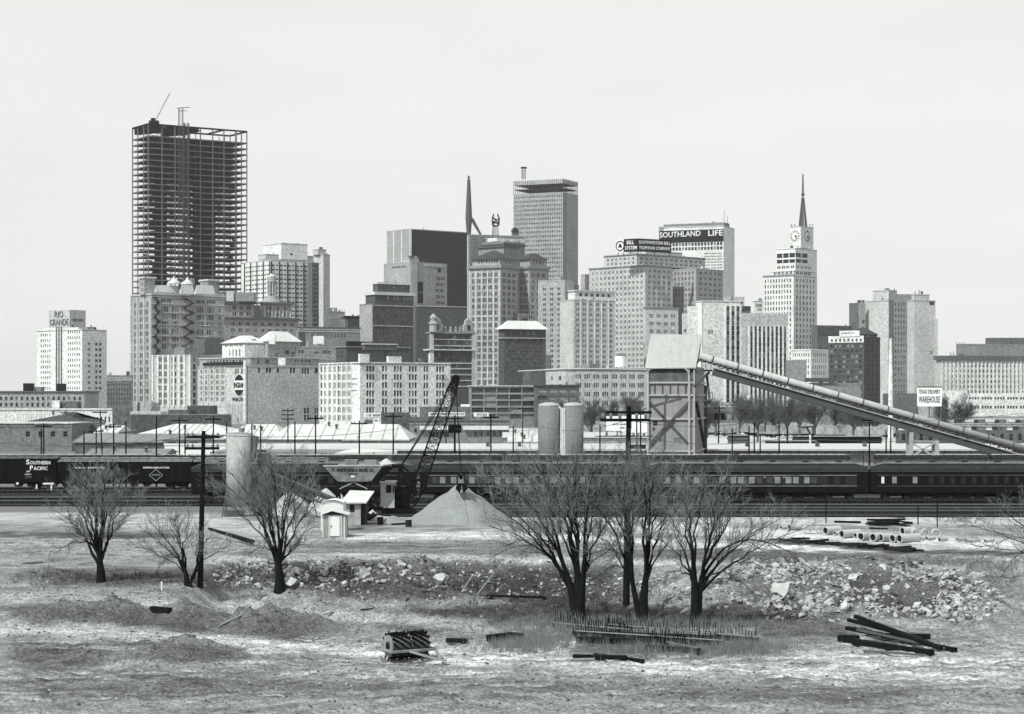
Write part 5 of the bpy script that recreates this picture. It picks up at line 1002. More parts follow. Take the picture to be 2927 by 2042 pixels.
o = empty('belt_conveyor', (X(860, 200), 200, 0), 'dark lattice belt conveyor sloping from the concrete silo down to the huts', 'conveyor'); m = MB(); m.lattice(P(776, 1365, 205), P(950, 1437, 197), .9, .9, 18, .05); m.build('truss', STEEL, o); m = MB(); a_, b_ = P(776, 1358, 205), P(950, 1430, 197); m.bar(a_, b_, .9, .08); m.build('belt', BLACKM, o); m = MB()
for x, y in ((830, 1390), (890, 1412)): q = P(x, y, 202); m.bar((q.x - .6, q.y, 0), q, .1); m.bar((q.x + .6, q.y, 0), q, .1)
m.build('legs', STEEL, o)
# aggregate bin
D_ = 205; o = empty('aggregate_bin', (X(1010, D_), D_, 0), 'trapezoid gravel bin lettered FT. WORTH SAND & GRAVEL CO. on stilts', 'bin'); q = lambda x, y, d=0: P(x, y, D_ + d)
T0, T1, B0, B1 = q(924, 1332), q(1095, 1331), q(965, 1377), q(1060, 1377); dv = Vector((1.15, 4.2, 0)); t0, t1 = T0 + dv, T1 + dv; b0, b1 = B0 + Vector((.9, 2.6, 0)), B1 + Vector((.3, 2.6, -.4))
m = MB(); m.poly([T0, T1, B1, B0]); m.build('front_panel', BUFF, o); m = MB(); m.poly([T1, t1, b1, B1]); m.poly([T0, B0, b0, t0]); m.poly([t0, t1, b1, b0]); m.build('side_panels', DARKP, o); m = MB(); m.bar(T0, T1, .14); m.bar(T1, t1, .14); m.bar(t0, t1, .14); m.build('rim', GALV, o)
text('FT. WORTH SAND & GRAVEL CO.', o, q(949, 1349) - Vector((0, .03, 0)), q(1068, 1349) - Vector((0, .03, 0)), 10 * D_ / F, SIGNB, (0, -1, 0), .02, bold=.02); text('~', o, q(992, 1357) - Vector((0, .03, 0)), q(1024, 1357) - Vector((0, .03, 0)), 4.6 * D_ / F, SIGNB, (0, -1, 0), .02)
m = MB(); m.box(q(1003, 0).x, q(1014, 0).x, D_ - .06, D_ - .02, q(0, 1365).z, q(0, 1360).z); m.build('lamp_plate', SIGNW, o)
for x, yy, d_, w in ((962, 1425, 0, .16), (1057, 1400, 0, .16), (1091, 1480, 2.6, .36), (1040, 1480, .5, .36), (965, 1480, 2.6, .2)): m = MB(); m.bar((q(x, 0).x, D_ + d_, 0), (q(x, 0).x, D_ + d_, q(0, 1374).z), w); m.build('post', BLACKM, o)
m = MB(); m.bar(q(970, 1398, .2), q(1008, 1380, .2), .09); m.bar(q(1012, 1380, .2), q(1050, 1398, .2), .09); m.build('braces', GALV, o)
m = MB()
for x0, x1, y0 in ((982, 1018, 1316), (1038, 1074, 1317)): m.box(q(x0, 0).x, q(x1, 0).x, D_ + 1, D_ + 3, q(0, 1331).z, q(0, y0).z)
m.build('hoppers', GREY, o); m = MB(); c = q(1112, 1331, 3); m.lathe((c.x - .3, D_ + 3.2, c.z - .1), [(1.2, 0), (.6, .45), (.1, .8)], 14); m.build('sand_heap', SAND, o)
# huts
def box_hut(o, x0, x1, yw, base, D_, dep, mw, name='wall'):
    m = MB(); m.box(X(x0, D_), X(x1, D_), D_, D_ + dep, base, Z(yw, D_)); return m.build(name, mw, o)
g = gp(955, 1538); D_ = g.y; o = empty('privy', (g.x, D_, g.z), 'little grey outhouse with a white door under a pitched white roof', 'outhouse'); box_hut(o, 921, 990, 1472, g.z, D_, 2.1, CORR)
xa, xm, xb = X(916, D_), X(950, D_), X(997, D_); ze, zr = Z(1473, D_), Z(1461, D_); m = MB()
for p, s_ in (((xa, ze), (xm, zr)), ((xm, zr), (xb, ze))):
    m.hexa([(p[0], D_ - .25, p[1]), (s_[0], D_ - .25, s_[1]), (s_[0], D_ + 2.4, s_[1]), (p[0], D_ + 2.4, p[1]), (p[0], D_ - .25, p[1] + .07), (s_[0], D_ - .25, s_[1] + .07), (s_[0], D_ + 2.4, s_[1] + .07), (p[0], D_ + 2.4, p[1] + .07)])
m.build('roof', ROOFW, o); m = MB(); m.poly([(X(921, D_), D_ - .01, Z(1472, D_)), (X(990, D_), D_ - .01, Z(1472, D_)), (xm, D_ - .01, zr)]); m.build('gable', DARKP, o)
m = MB(); m.box(X(944, D_), X(971, D_), D_ - .06, D_ - .01, g.z + .15, Z(1477, D_)); dr = m.build('door', PAINTW, o); m = MB(); m.box(X(946, D_), X(947.5, D_), D_ - .12, D_ - .06, Z(1508, D_), Z(1502, D_)); m.build('handle', BLACKM, dr); m = MB()
for x in (922, 940, 974, 983): m.box(X(x, D_), X(x + 2.5, D_), D_ - .05, D_ - .012, g.z, Z(1473, D_))
m.build('trim_boards', PAINTW, o)
g = gp(1000, 1502); D_ = g.y; o = empty('hut', (g.x, D_, g.z), 'pale yard hut with one square dark window and curved white roof', 'hut'); box_hut(o, 978, 1031, 1436, g.z, D_, 3.4, LIME); m = MB(); m.box(X(1031, D_), X(1044, D_), D_ + .3, D_ + 3, g.z, Z(1438, D_)); m.build('shaded_side_wall', DARKP, o)  # right side coloured near black as shade, being turned from the sun
m = MB(); m.box(X(1000, D_), X(1013, D_), D_ - .05, D_ - .01, Z(1463, D_), Z(1444, D_)); m.build('window', DARKI, o); m = MB(); zt = Z(1436, D_)
m.hexa([(X(973, D_), D_ - .4, zt - .1), (X(1048, D_), D_ - .4, zt - .1), (X(1070, D_ + 3.4), D_ + 3.4, Z(1404, D_ + 3.4) - .1), (X(1000, D_ + 3.4), D_ + 3.4, Z(1402, D_ + 3.4) - .1), (X(973, D_), D_ - .4, zt), (X(1048, D_), D_ - .4, zt), (X(1070, D_ + 3.4), D_ + 3.4, Z(1404, D_ + 3.4)), (X(1000, D_ + 3.4), D_ + 3.4, Z(1402, D_ + 3.4))]); m.build('roof', ROOFW, o)
o = empty('hut', (X(948, D_ - 6), D_ - 6, g.z), 'arched white tin hut directly behind the outhouse', 'hut'); D2 = D_ - 8; m = MB(); n_ = 10; pr = [(X(917, D2) + (X(981, D2) - X(917, D2)) * i / n_, Z(1437 - 7.5 * math.sin(math.pi * i / n_), D2)) for i in range(n_ + 1)]
fr_ = [(X(917, D2), 0)] + pr + [(X(981, D2), 0)]; m.poly([(x, D2, z) for x, z in fr_]); m.poly([(x, D2 + 3, z) for x, z in fr_[::-1]])
for i in range(len(fr_) - 1): a_, b_ = fr_[i], fr_[i + 1]; m.poly([(a_[0], D2, a_[1]), (b_[0], D2, b_[1]), (b_[0], D2 + 3, b_[1]), (a_[0], D2 + 3, a_[1])])
m.build('shell', PAINTW, o); m = MB(); m.poly([(x, D2 - .1, z + .03) for x, z in pr] + [(x, D2 - .1, z - .1) for x, z in pr[::-1]]); m.build('roof_edge', GREY, o)
# crane
D_ = 207; o = empty('crawler_crane', (X(1130, D_), D_, 0), 'dark crawler crane with a long lattice boom and grab bucket over the gravel pile', 'crane'); q = lambda x, y, d=0: P(x, y, D_ + d)
for dy in (0, 2.4):
    m = MB(); pr = [(1093, 1464), (1102, 1474), (1184, 1474), (1194, 1464), (1184, 1454), (1102, 1454)]; A1 = [q(*p, dy) for p in pr]; B1_ = [p + Vector((0, .7, 0)) for p in A1]; m.poly(A1); m.poly(B1_[::-1])
    for i in range(6): j = (i + 1) % 6; m.poly([A1[i], A1[j], B1_[j], B1_[i]])
    for i in range(16): x = 1096 + i * 6; c = q(x, 1475, dy - .05); m.box(c.x - .08, c.x + .08, c.y, c.y + .8, c.z - .05, c.z + .04)
    m.build('crawler_track', BLACKM, o)
m = MB(); m.box(q(1088, 0).x, q(1128, 0).x, D_ - .2, D_ + 2.8, q(0, 1452).z, q(0, 1380).z); cb = m.build('cab', TANKW, o); m = MB(); m.box(q(1086, 0).x, q(1131, 0).x, D_ - .5, D_ + 3, q(0, 1380).z, q(0, 1376.5).z); m.build('roof', ROOFW, cb)
for x0, x1 in ((1104, 1119), (1123, 1127)): m = MB(); m.box(q(x0, 0).x, q(x1, 0).x, D_ - .25, D_ - .21, q(0, 1409).z, q(0, 1387).z); m.build('window', DARKI, cb)
m = MB(); m.box(q(1128, 0).x, q(1168, 0).x, D_ + .1, D_ + 2.8, q(0, 1450).z, q(0, 1392).z); m.box(q(1098, 0).x, q(1180, 0).x, D_ + .2, D_ + 2.6, q(0, 1457).z, q(0, 1451).z)
for k in range(10): x = R.uniform(1125, 1185); y = R.uniform(1385, 1445); m.box(q(x, 0).x, q(x + R.uniform(4, 12), 0).x, D_ - .3, D_ + 1, q(0, y + R.uniform(3, 10)).z, q(0, y).z)
m.build('machinery_house', BLACKM, o)
bm = MB(); bm.lattice(q(1178, 1440, .5), q(1195, 1395, .5), .7, 1.25, 3, .045); bm.lattice(q(1195, 1395, .5), q(1290, 1120, .5), 1.25, .95, 15, .045); bm.lattice(q(1290, 1120, .5), q(1303, 1082, .5), .95, .5, 4, .07); c = q(1303, 1083, 0); bm.tube([c, c + Vector((0, 1, 0))], .42, 14); bm.build('boom', BLACKM, o)
m = MB(); m.bar(q(1140, 1392), q(1143, 1335), .25); m.bar(q(1165, 1392), q(1146, 1335), .25); m.bar(q(1120, 1332), q(1150, 1335), .4); m.bar(q(1150, 1333), q(1168, 1348), .2); m.build('gantry', BLACKM, o)
m = MB()
for k in range(4): m.tube([q(1143 + k, 1336), q(1288 + k * 4, 1100)], .025, 4)
for x in (1306, 1309): m.tube([q(1303, 1082), P(x + 10, 1362, 198)], .03, 4)
for k in range(4): m.tube([q(1165, 1400), q(1230 + k * 14, 1310 - k * 50)], .02, 4)
m.build('cables', BLACKM, o)
bk = MB(); c = P(1320, 1390, 193.6); s_ = 193.6 / F
for sgn in (-1, 1):
    pr = [(sgn * .5, 8), (sgn * 12, 8), (sgn * 18, -6), (sgn * 6, -20), (sgn * 1.5, -8)]; a_ = [c + Vector((x * s_, -.6, y * s_)) for x, y in pr]; b_ = [p + Vector((0, 1.2, 0)) for p in a_]; bk.poly(a_); bk.poly(b_[::-1])
    for i in range(5): j = (i + 1) % 5; bk.poly([a_[i], a_[j], b_[j], b_[i]])
bk.bar(c + Vector((0, 0, 20 * s_)), c + Vector((-.3, 0, 40 * s_)), .3); bk.box(c.x - .35, c.x + .35, c.y - .3, c.y + .3, c.z + 28 * s_, c.z + 36 * s_); bk.build('grab_bucket', BLACKM, o)
# piles
def pile(label, px, py, rx, ytop, D_, m_, seed, cat='gravel pile', name='gravel_pile', flat=0, k=64):
    c = Vector((X(px, D_), D_, -.05)); r_ = rx * D_ / F; H_ = Z(ytop, D_); m = MB(); V_ = []; rn = 14
    for i in range(rn + 1):
        t_ = i / rn
        for j in range(k):
            a = 2 * math.pi * j / k; rr = r_ * t_ * (1 + .16 * noise.noise(Vector((math.cos(a) * 1.5, math.sin(a) * 1.5, seed)))); z = H_ * ((1 - t_) ** 1.02 if t_ > .12 else (1 - .12) ** 1.02 + (.12 - t_) * .5)
            z += H_ * .09 * noise.noise(Vector((rr * math.cos(a) * 1.2, rr * math.sin(a) * 1.2, seed + 5))) * (1 - t_); V_.append((c.x + rr * math.cos(a), c.y + rr * math.sin(a), max(z, 0) - .1))
    m.v = V_
    for i in range(rn):
        for j in range(k): j2 = (j + 1) % k; m.f.append((i * k + j, (i + 1) * k + j, (i + 1) * k + j2, i * k + j2)); m.m.append(0)
    return tag(m.build(name, m_, loc=c, smooth=True), label, cat)
pile('large conical grey gravel pile under the crane grab bucket', 1315, 1500, 165, 1376, 196, GRAVEL, 3)
pile('broad pale sand pile behind the third bare tree from the left', 830, 1470, 92, 1398, 208, SAND, 7, 'sand pile', 'sand_pile'); pile('smaller pale sand pile behind the aggregate bin', 932, 1470, 70, 1388, 212, SAND, 9, 'sand pile', 'sand_pile'); pile('tiny white sand heap at the foot of the bin posts', 1065, 1480, 34, 1452, 199, SAND, 4, 'sand pile', 'sand_pile'); pile('low grey spoil heap between the barrels and the crane', 1125, 1490, 60, 1470, 194, GRAVEL, 5)
pile('pale sand heap seen through the bin legs', 975, 1470, 30, 1405, 214, SAND, 2, 'sand pile', 'sand_pile')
for px, py, w, hh_, lab, mt_ in ((1087, 1501, 17, 23, 'black oil drum with a pale mark beside the bin posts', BLACKM), (1168, 1507, 18, 21, 'dark drum with pale top standing left of the gravel pile', DARKP), (873, 1478, 9, 10, 'small dark ball topped drum by the pale sand pile', BLACKM)):
    g = gp(px, py); s_ = g.y / F; o = empty('oil_drum', g, lab, 'drum'); r_ = w / 2 * s_; H_ = hh_ * s_; m = MB(); m.lathe((g.x, g.y, g.z), [(r_, 0), (r_, H_ * .32), (r_ * 1.05, H_ * .34), (r_, H_ * .36), (r_, H_ * .65), (r_ * 1.05, H_ * .67), (r_, H_ * .69), (r_, H_)], 18); m.build('shell', mt_, o); m = MB(); m.lathe((g.x, g.y, g.z + H_), [(r_ * 1.03, 0), (r_ * 1.03, .03), (r_ * .9, .03)], 18); m.build('rim', GALV, o)
o = empty('mixer_scrap', (X(1060, 197), 197, 0), 'dark tangle of hopper machinery and sacks under the bin', 'machinery'); m = MB()
for k in range(34):
    x = R.uniform(1040, 1085); y = R.uniform(1420, 1490); p_ = P(x, y, 197.6 + R.uniform(-.6, .6)); q_ = p_ + Vector((R.uniform(-.6, .6), R.uniform(-.4, .4), R.uniform(-.5, .5))); m.bar(p_, q_, R.uniform(.08, .3))
m.build('frame', BLACKM, o)

# ================================================================== RAILWAY
def track(D_, x0, x1, lab):
    o = empty('railway_track', (X((x0 + x1) / 2, D_), D_, .12), lab, 'railway track', 'railway tracks'); xa, xb = X(x0, D_), X(x1, D_); m = MB(); n_ = int((xb - xa) / .62)
    for i in range(n_): x = xa + i * .62 + R.uniform(-.05, .05); m.box(x, x + .23, D_ - 1.3, D_ + 1.3, .1, .26)
    tag(m.build('sleepers', TIE, o), kind='stuff')
    for y in (-.75, .75): m = MB(); m.box(xa, xb, D_ + y - .03, D_ + y + .03, .26, .385); m.box(xa, xb, D_ + y - .04, D_ + y + .04, .386, .41, 1); m.build('rail', [TIE, RAIL], o)
track(208, 1180, 3060, 'front empty railway track nearest the pipes'); track(213.5, 1180, 3060, 'second empty railway track from the front'); track(220, 1100, 3060, 'third empty railway track, just in front of the passenger cars'); track(228, -300, 3060, 'railway track carrying the passenger cars'); track(236, -300, 3060, 'empty railway track just behind the passenger cars'); track(254, -300, 3060, 'railway track carrying the lettered freight cars'); track(262, -300, 3100, 'rearmost railway track with the row of boxcars')
def bogie(o, x, w=.42, gap=1.65, name='bogie'):
    m = MB(); m.box(x - 1.25, x + 1.25, -1.05, -.9, .55, .8); m.box(x - 1.25, x + 1.25, .9, 1.05, .55, .8); m.box(x - .25, x + .25, -1, 1, .5, .95); b_ = m.build(name, BLACKM, o)
    for dx in (-gap / 2, gap / 2):
        m = MB()
        for s_ in (-1, 1): m.tube([(x + dx, s_ * .68, w + .02), (x + dx, s_ * .82, w + .02)], w, 16)
        m.tube([(x + dx, -.7, w), (x + dx, .7, w)], .08, 6); m.build('wheelset', STEEL, b_)
def boxcar(L, H, body, roofm, label, rounded=False, light=GREY):
    o = empty('boxcar', (0, 0, 0), label, 'boxcar', 'freight cars'); h2 = L / 2; m = MB(); m.box(-h2, h2, -1.42, 1.42, 1.05, H)
    for k in range(int(L / 1.1)): x = -h2 + .4 + k * 1.1; m.box(x, x + .06, -1.46, -1.421, 1.05, H)
    m.build('body', body, o); m = MB(); n_ = 8; pr = [(-1.5 + 3 * i / n_, H + (.34 * math.sin(math.pi * i / n_) if rounded else .34 * (1 - abs(2 * i / n_ - 1)))) for i in range(n_ + 1)]
    for a_, b_ in zip(pr[:-1], pr[1:]): m.poly([(-h2 - .1, a_[0], a_[1]), (h2 + .1, a_[0], a_[1]), (h2 + .1, b_[0], b_[1]), (-h2 - .1, b_[0], b_[1])])
    for s_ in (-h2 - .1, h2 + .1): m.poly([(s_, y, z) for y, z in pr])
    for k in range(int(L / 1.05)):
        x = -h2 + .5 + k * 1.05
        for a_, b_ in zip(pr[:-1], pr[1:]): m.hexa([(x, a_[0], a_[1]), (x + .09, a_[0], a_[1]), (x + .09, b_[0], b_[1]), (x, b_[0], b_[1]), (x, a_[0], a_[1] + .07), (x + .09, a_[0], a_[1] + .07), (x + .09, b_[0], b_[1] + .07), (x, b_[0], b_[1] + .07)])
    m.build('roof', roofm, o); m = MB(); zz_ = H + .46
    for k in range(int(L / 1.25)): x = -h2 + .1 + k * 1.25; m.box(x, x + 1.05, -.3, .3, zz_, zz_ + .05)
    m.box(-h2 - .1, h2 + .1, -.3, -.2, zz_ - .06, zz_ - .01); m.build('running_board', light, o)
    m = MB(); m.box(-1.2, 1.2, -1.52, -1.47, 1.15, H - .15); m.box(-1.2, -1.1, -1.56, -1.52, 1.15, H - .15); m.box(0, .1, -1.56, -1.52, 1.15, H - .15); d_ = m.build('door', body, o)
    m = MB(); m.box(-h2, h2, -1.2, 1.2, .85, 1.04); m.box(-h2 - .5, h2 + .5, -.2, .2, .75, 1.0); m.build('underframe', BLACKM, o); m = MB()
    for s_ in (-h2 + .15, h2 - .6):
        for z_ in range(8): m.box(s_, s_ + .45, -1.53, -1.48, 1.2 + z_ * .38, 1.24 + z_ * .38)
    m.build('ladder', BLACKM, o)
    for s_ in (-1, 1): bogie(o, s_ * (h2 - 1.9))
    return o
D_ = 262; s_ = F / D_; bx = boxcar(14.2, 3.75, DARKB, DARKP, '', light=PALE); x = -200; k = 0
while x < 2950:
    w = 14.2 * s_; o = bx if k == 0 else copy_tree(bx)
    o.location = (X(x + w / 2, D_), D_, .41); o['label'] = 'weathered boxcar, %s from the left in the rear row, only its roof walk showing' % ORD[k]; x += w + 16 + (60 if k == 7 else 0); k += 1
D_ = 254; s_ = F / D_
sp = boxcar(15.2, 3.95, CARB, DARKB, 'black boxcar lettered SOUTHERN PACIFIC at the left edge', light=LIME); xr = 168; wl = 15.2 * s_; sp.location = (X(xr - wl / 2, D_), D_, .41)
def ct(s, o, xa, xb, yt, yb, m_=SIGNW, bold=.02):
    text(s, o, (X(xa, D_), D_ - 1.56, Z(yb, D_)), (X(xb, D_), D_ - 1.56, Z(yb, D_)), Z(yt, D_) - Z(yb, D_), m_, (0, -1, 0), .02, bold=bold)
ct('S', sp, 83, 93, 1313, 1327); ct('OUTHERN', sp, 94.5, 152, 1317, 1327); ct('P', sp, 94, 103, 1330, 1343); ct('ACIFIC', sp, 104.5, 144, 1333, 1343); ct('SP', sp, 84, 95, 1345, 1349); ct('~', sp, 80, 99, 1353, 1357); ct('~', sp, 81, 99, 1360, 1362, GREY); ct('~', sp, 81, 97, 1364, 1366, GREY)
m = MB()
for a_, b_, c_, d_ in ((131, 162, 1379, 1384), (111, 115, 1384, 1396), (153, 157, 1386, 1399), (55, 62, 1378, 1384)): m.box(X(a_, D_), X(b_, D_), D_ - 1.6, D_ - 1.5, Z(d_, D_), Z(c_, D_))
m.build('stirrups', SIGNW, sp)
re_ = boxcar(16.6, 3.55, CARB, MIDB, 'black express refrigerator car lettered R.E.A. EXPRESS with a diamond emblem', True, LIME); wr = 16.6 * s_; x0 = 172; re_.location = (X(x0 + wr / 2, D_), D_, .41); r2_ = copy_tree(re_, loc=(X(x0 + wr * 1.5 + 8, D_), D_, .41)); r2_['label'] = 'black refrigerator car with dim lettering half hidden by the concrete silo'
for s__, xa, xb, yt, yb in (('R.E.A. EXPRESS', 223, 306, 1334, 1338.5), ('REFRIGERATOR', 416, 491, 1333.5, 1338.5)): ct(s__, re_, xa, xb, yt, yb)
ct('R.E.A. EXPRESS', r2_, 570, 640, 1334, 1338.5)
m = MB(); c = Vector((X(452, D_), D_ - 1.58, Z(1357, D_))); r_ = .72; qd = [c + Vector((a * r_ * 1.15, 0, b_ * r_)) for a, b_ in ((0, 1), (1, 0), (0, -1), (-1, 0))]
for i in range(4): m.bar(qd[i], qd[(i + 1) % 4], .07)
m.build('emblem', GREY, re_); ct('EXPRESS', re_, 441, 463, 1354, 1359, GREY)
# passenger cars
def coach(label, body, band, L=25.0, pull=True, wl=None, roofm=None):
    o = empty('passenger_car', (0, 0, 0), label, 'passenger car', 'passenger cars'); h2 = L / 2; m = MB(); m.box(-h2, h2, -1.48, 1.48, .95, 3.3); m.build('body', body, o)
    half = [(1.5, 3.3), (1.5, 3.42), (1.35, 3.68), (1.05, 3.88), (.82, 3.95), (.80, 4.16), (.55, 4.32), (0, 4.38)]
    def sec(x, k_): return [(x, -y, z if z < 3.9 else 3.9 + (z - 3.9) * k_) for y, z in half] + [(x, y, z if z < 3.9 else 3.9 + (z - 3.9) * k_) for y, z in half[-2::-1]]
    X_ = [(-h2, -.9), (-h2 + .25, -.2), (-h2 + .8, .45), (-h2 + 1.6, 1), (h2 - 1.6, 1), (h2 - .8, .45), (h2 - .25, -.2), (h2, -.9)]; S = [sec(*p) for p in X_]; m = MB()
    for a_, b_ in zip(S[:-1], S[1:]):
        for i in range(len(a_) - 1): m.poly([a_[i], b_[i], b_[i + 1], a_[i + 1]], 1 if 4 < i < 9 else 0)
    m.poly(S[0]); m.poly(S[-1]); m.build('roof', [roofm or CARR, MIDB], o)  # paler second colour paints the light caught by the upper roof
    m = MB(); y_ = -1.49
    m.box(-h2 + .8, h2 - 1.3, y_ - .02, y_, 1.75, 2.86); m.build('window_band', band, o); m = MB(); m.box(-h2 + .8, h2 - 1.3, y_ - .05, y_ - .02, 2.86, 2.91); m.box(-h2 + .8, h2 - 1.3, y_ - .05, y_ - .02, 1.66, 1.71); m.box(-h2, h2, y_ - .05, y_ - .01, 3.28, 3.33, 1); st = m.build('stripes', [LIME if pull else MIDB, STEEL], o)
    ws = wl or [1.0 + i for i in range(3)]
    for x, w, mt_ in ws:
        m = MB(); m.box(-h2 + x, -h2 + x + w, y_ - .045, y_ - .022, 1.98, 2.72); wd = m.build('window', mt_, o); m = MB(); m.box(-h2 + x - .07, -h2 + x + w + .07, y_ - .06, y_ - .03, 2.72, 2.77); m.box(-h2 + x - .07, -h2 + x + w + .07, y_ - .06, y_ - .03, 1.93, 1.98); m.build('frame', body, wd)
    m = MB(); m.box(h2 - 1.15, h2 - .45, y_ - .03, y_, 1.1, 3.0); m.build('door', body, o); m = MB(); m.box(-h2, h2, -1.3, 1.3, .75, .94); m.box(-h2 + 4.7, h2 - 4.7, -.5, .5, .42, .76)
    for k_ in range(7): x = -h2 + 4.6 + k_ * 2.4; m.box(x, x + R.uniform(.9, 1.9), -1.25, -.6, .3, .76)
    m.build('underframe', BLACKM, o)
    for s__ in (-1, 1): bogie(o, s__ * (h2 - 3.1), .42, 2.4)
    m = MB()
    for k_ in range(6): x = -h2 + 3 + k_ * 3.7; m.box(x, x + .7, -.5, -.1, 4.33, 4.45)
    m.build('roof_vents', BLACKM, o); return o
D_ = 228; s_ = F / D_; W1 = [(1.4 + i * 2.05 + j * .82, .62, BLIND if (i + j) % 3 else GLASSM) for i in range(9) for j in (0, 1)] + [(20.5, .6, DARKI), (21.8, .6, DARKI)]
BAND = mat('coach_band', .05, .2)
PX = [(1202, 'dark passenger car lettered PULLMAN left of centre, behind the gravel pile'), (1840, 'dark passenger car lettered PULLMAN right of centre with pale square windows')]
def plet(o, x0):
    for i, ch in enumerate('PULLMAN'): a_ = x0 + (238 + i * 25 if x0 < 1500 else 233 + 27 * i) ; yy = 1361
    for i, ch in enumerate('PULLMAN'):
        a_ = (1438 if x0 < 1500 else 2010) + i * (26 if x0 < 1500 else 37); a_ = a_ if x0 < 1500 else 2177 + (i - 4) * 28
        text(ch, o, (X(a_, D_), D_ - 1.56, Z(1365.5, D_)), (X(a_ + 7.5, D_), D_ - 1.56, Z(1365.5, D_)), 4.5 * D_ / F, LIME, (0, -1, 0), .02, bold=.02)
c1 = coach(PX[0][1], PULLG, BAND, wl=W1); c1.location = (X(PX[0][0] + 318, D_), D_, .41); c2 = copy_tree(c1, loc=(X(PX[1][0] + 318, D_), D_, .41)); c2['label'] = PX[1][1]; plet(c1, 1202); plet(c2, 1840)
c3 = coach('black passenger car at the right edge with only two small pale windows', PULLG, PULLG, pull=False, wl=[(1.2, .3, SIGNW), (2.4, .5, BLIND), (4.7, .5, BLIND)] + [(6.5 + 1.2 * i, .5, BAND) for i in range(12)]); c3.location = (X(2482 + 318, D_), D_, .41)
c4 = coach('black passenger car behind the sand piles and aggregate bin', PULLG, PULLG, pull=False, wl=[(2 + 1.9 * i, .6, BAND) for i in range(11)]); c4.location = (X(552 + 318, D_), D_, .41)
# ================================================================== BARE TREES
def perp(d):
    a = d.cross(Vector((0, 0, 1)) if abs(d.z) < .9 else Vector((1, 0, 0))).normalized(); t = R.uniform(0, 2 * math.pi)
    return (a * math.cos(t) + d.cross(a) * math.sin(t)).normalized()
def branch(m, p, d, L, r, lvl, up, dens, k=4):
    n = 4 if lvl < 2 else 3; pts = [p]; q = p.copy(); dd = d.copy()
    for i in range(n):
        dd = (dd + Vector((R.gauss(0, .19), R.gauss(0, .19), R.gauss(0, .14) + up * .1))).normalized(); q = q + dd * (L / n); pts.append(q)
    m.tube(pts, [r * (1 - .72 * i / n) for i in range(n + 1)], 4 if lvl < 2 else 3, cap=False, mi=0 if lvl < 2 else 1)
    if lvl < 3:
        c = dens[lvl]
        for i in range(c):
            t = .12 + .88 * (i + R.random()) / c; j = min(int(t * n), n - 1); b0 = pts[j].lerp(pts[j + 1], t * n - j)
            bd = (pts[j + 1] - pts[j]).normalized(); ang = R.uniform(.4, 1.0); nd = (bd * math.cos(ang) + perp(bd) * math.sin(ang) + Vector((0, 0, .12))).normalized()
            branch(m, b0, nd, L * R.uniform(.42, .78) * (1 - t * .3), max(r * .52, .009), lvl + 1, up, dens)
def tree(label, bx, by, limbs, r0=.24, trunks=((0, .5),), dens=(9, 6, 4), seed=1, name='bare_tree', zb=None, group='bare trees standing on the rough ground', twr=1.0, Lk=.42):
    R.seed(seed); g = gp(bx, by); g.z -= .1; D_ = g.y; s_ = D_ / F; o = empty(name, g, label, 'tree', group); tm = MB(); cm = MB()
    def W(px, py, dy=0): return Vector((X(px, D_), D_ + dy, Z(py, D_)))
    forks = []
    for fx, fy, rr in trunks:
        f = W(fx, fy, R.uniform(-.2, .2)); mid = g.lerp(f, .5) + Vector((R.uniform(-.06, .06), 0, 0)); b0 = Vector((X(bx + (fx - bx) * .25, D_), D_, g.z))
        tm.tube([b0 - Vector((0, 0, .1)), b0 + Vector((0, 0, .25)), mid, f], [rr * 1.35, rr * 1.08, rr * .9, rr * .55], 9, cap=False); forks.append((f, rr, b0))
    for li, lm in enumerate(limbs):
        ex, ey, fi, droop, rr = (*lm, *(0, 0, .09)[len(lm) - 2:])[:5] if len(lm) < 5 else lm
        f, fr_, b0 = forks[fi]; t = R.uniform(.55, 1.0); S = b0.lerp(f, t) if li % 3 else f; rr = rr * 1.55
        wid = abs(W(ex, ey).x - f.x); E = W(ex, ey, R.uniform(-1, 1) * (.6 + .75 * (2.6 - min(wid, 2.4)))); dx = E - S
        Cc = S + Vector((dx.x * .35, dx.y * .4, dx.z * .66 + (abs(dx.x) * .62 if droop else 0))); n = 11; pts = []; wob = Vector((0, 0, 0))
        for i in range(n + 1):
            u = i / n; q = S * (1 - u) ** 2 + Cc * 2 * u * (1 - u) + E * u * u
            if 0 < i: wob = wob * .6 + Vector((R.gauss(0, .09), R.gauss(0, .09), R.gauss(0, .06))); q = q + wob * min(1, i / 3)
            pts.append(q)
        L = sum((pts[i + 1] - pts[i]).length for i in range(n)); tm.tube(pts, [max(rr * (1 - .93 * (i / n) ** .55), .018) for i in range(n + 1)], 6, cap=False)
        c = dens[0]
        for i in range(c):
            t = .26 + .74 * (i + R.random()) / c; j = min(int(t * n), n - 1); b = pts[j].lerp(pts[j + 1], t * n - j); bd = (pts[j + 1] - pts[j]).normalized(); ang = R.uniform(.3, .85)
            nd = (bd * math.cos(ang) + perp(bd) * math.sin(ang) + Vector((0, 0, .28 if not droop else .0))).normalized()
            branch(cm, b, nd, L * R.uniform(.28, .5) * Lk / .42 * (1 - .45 * t), max(rr * .26 * (1 - .6 * t), .016), 1, 1 if not droop else -.2, dens)
    tm.build('trunk', BARK, o, smooth=True); cm.build('crown', [TWIGD, TWIG], o); return o
DN = (10, 6, 6)
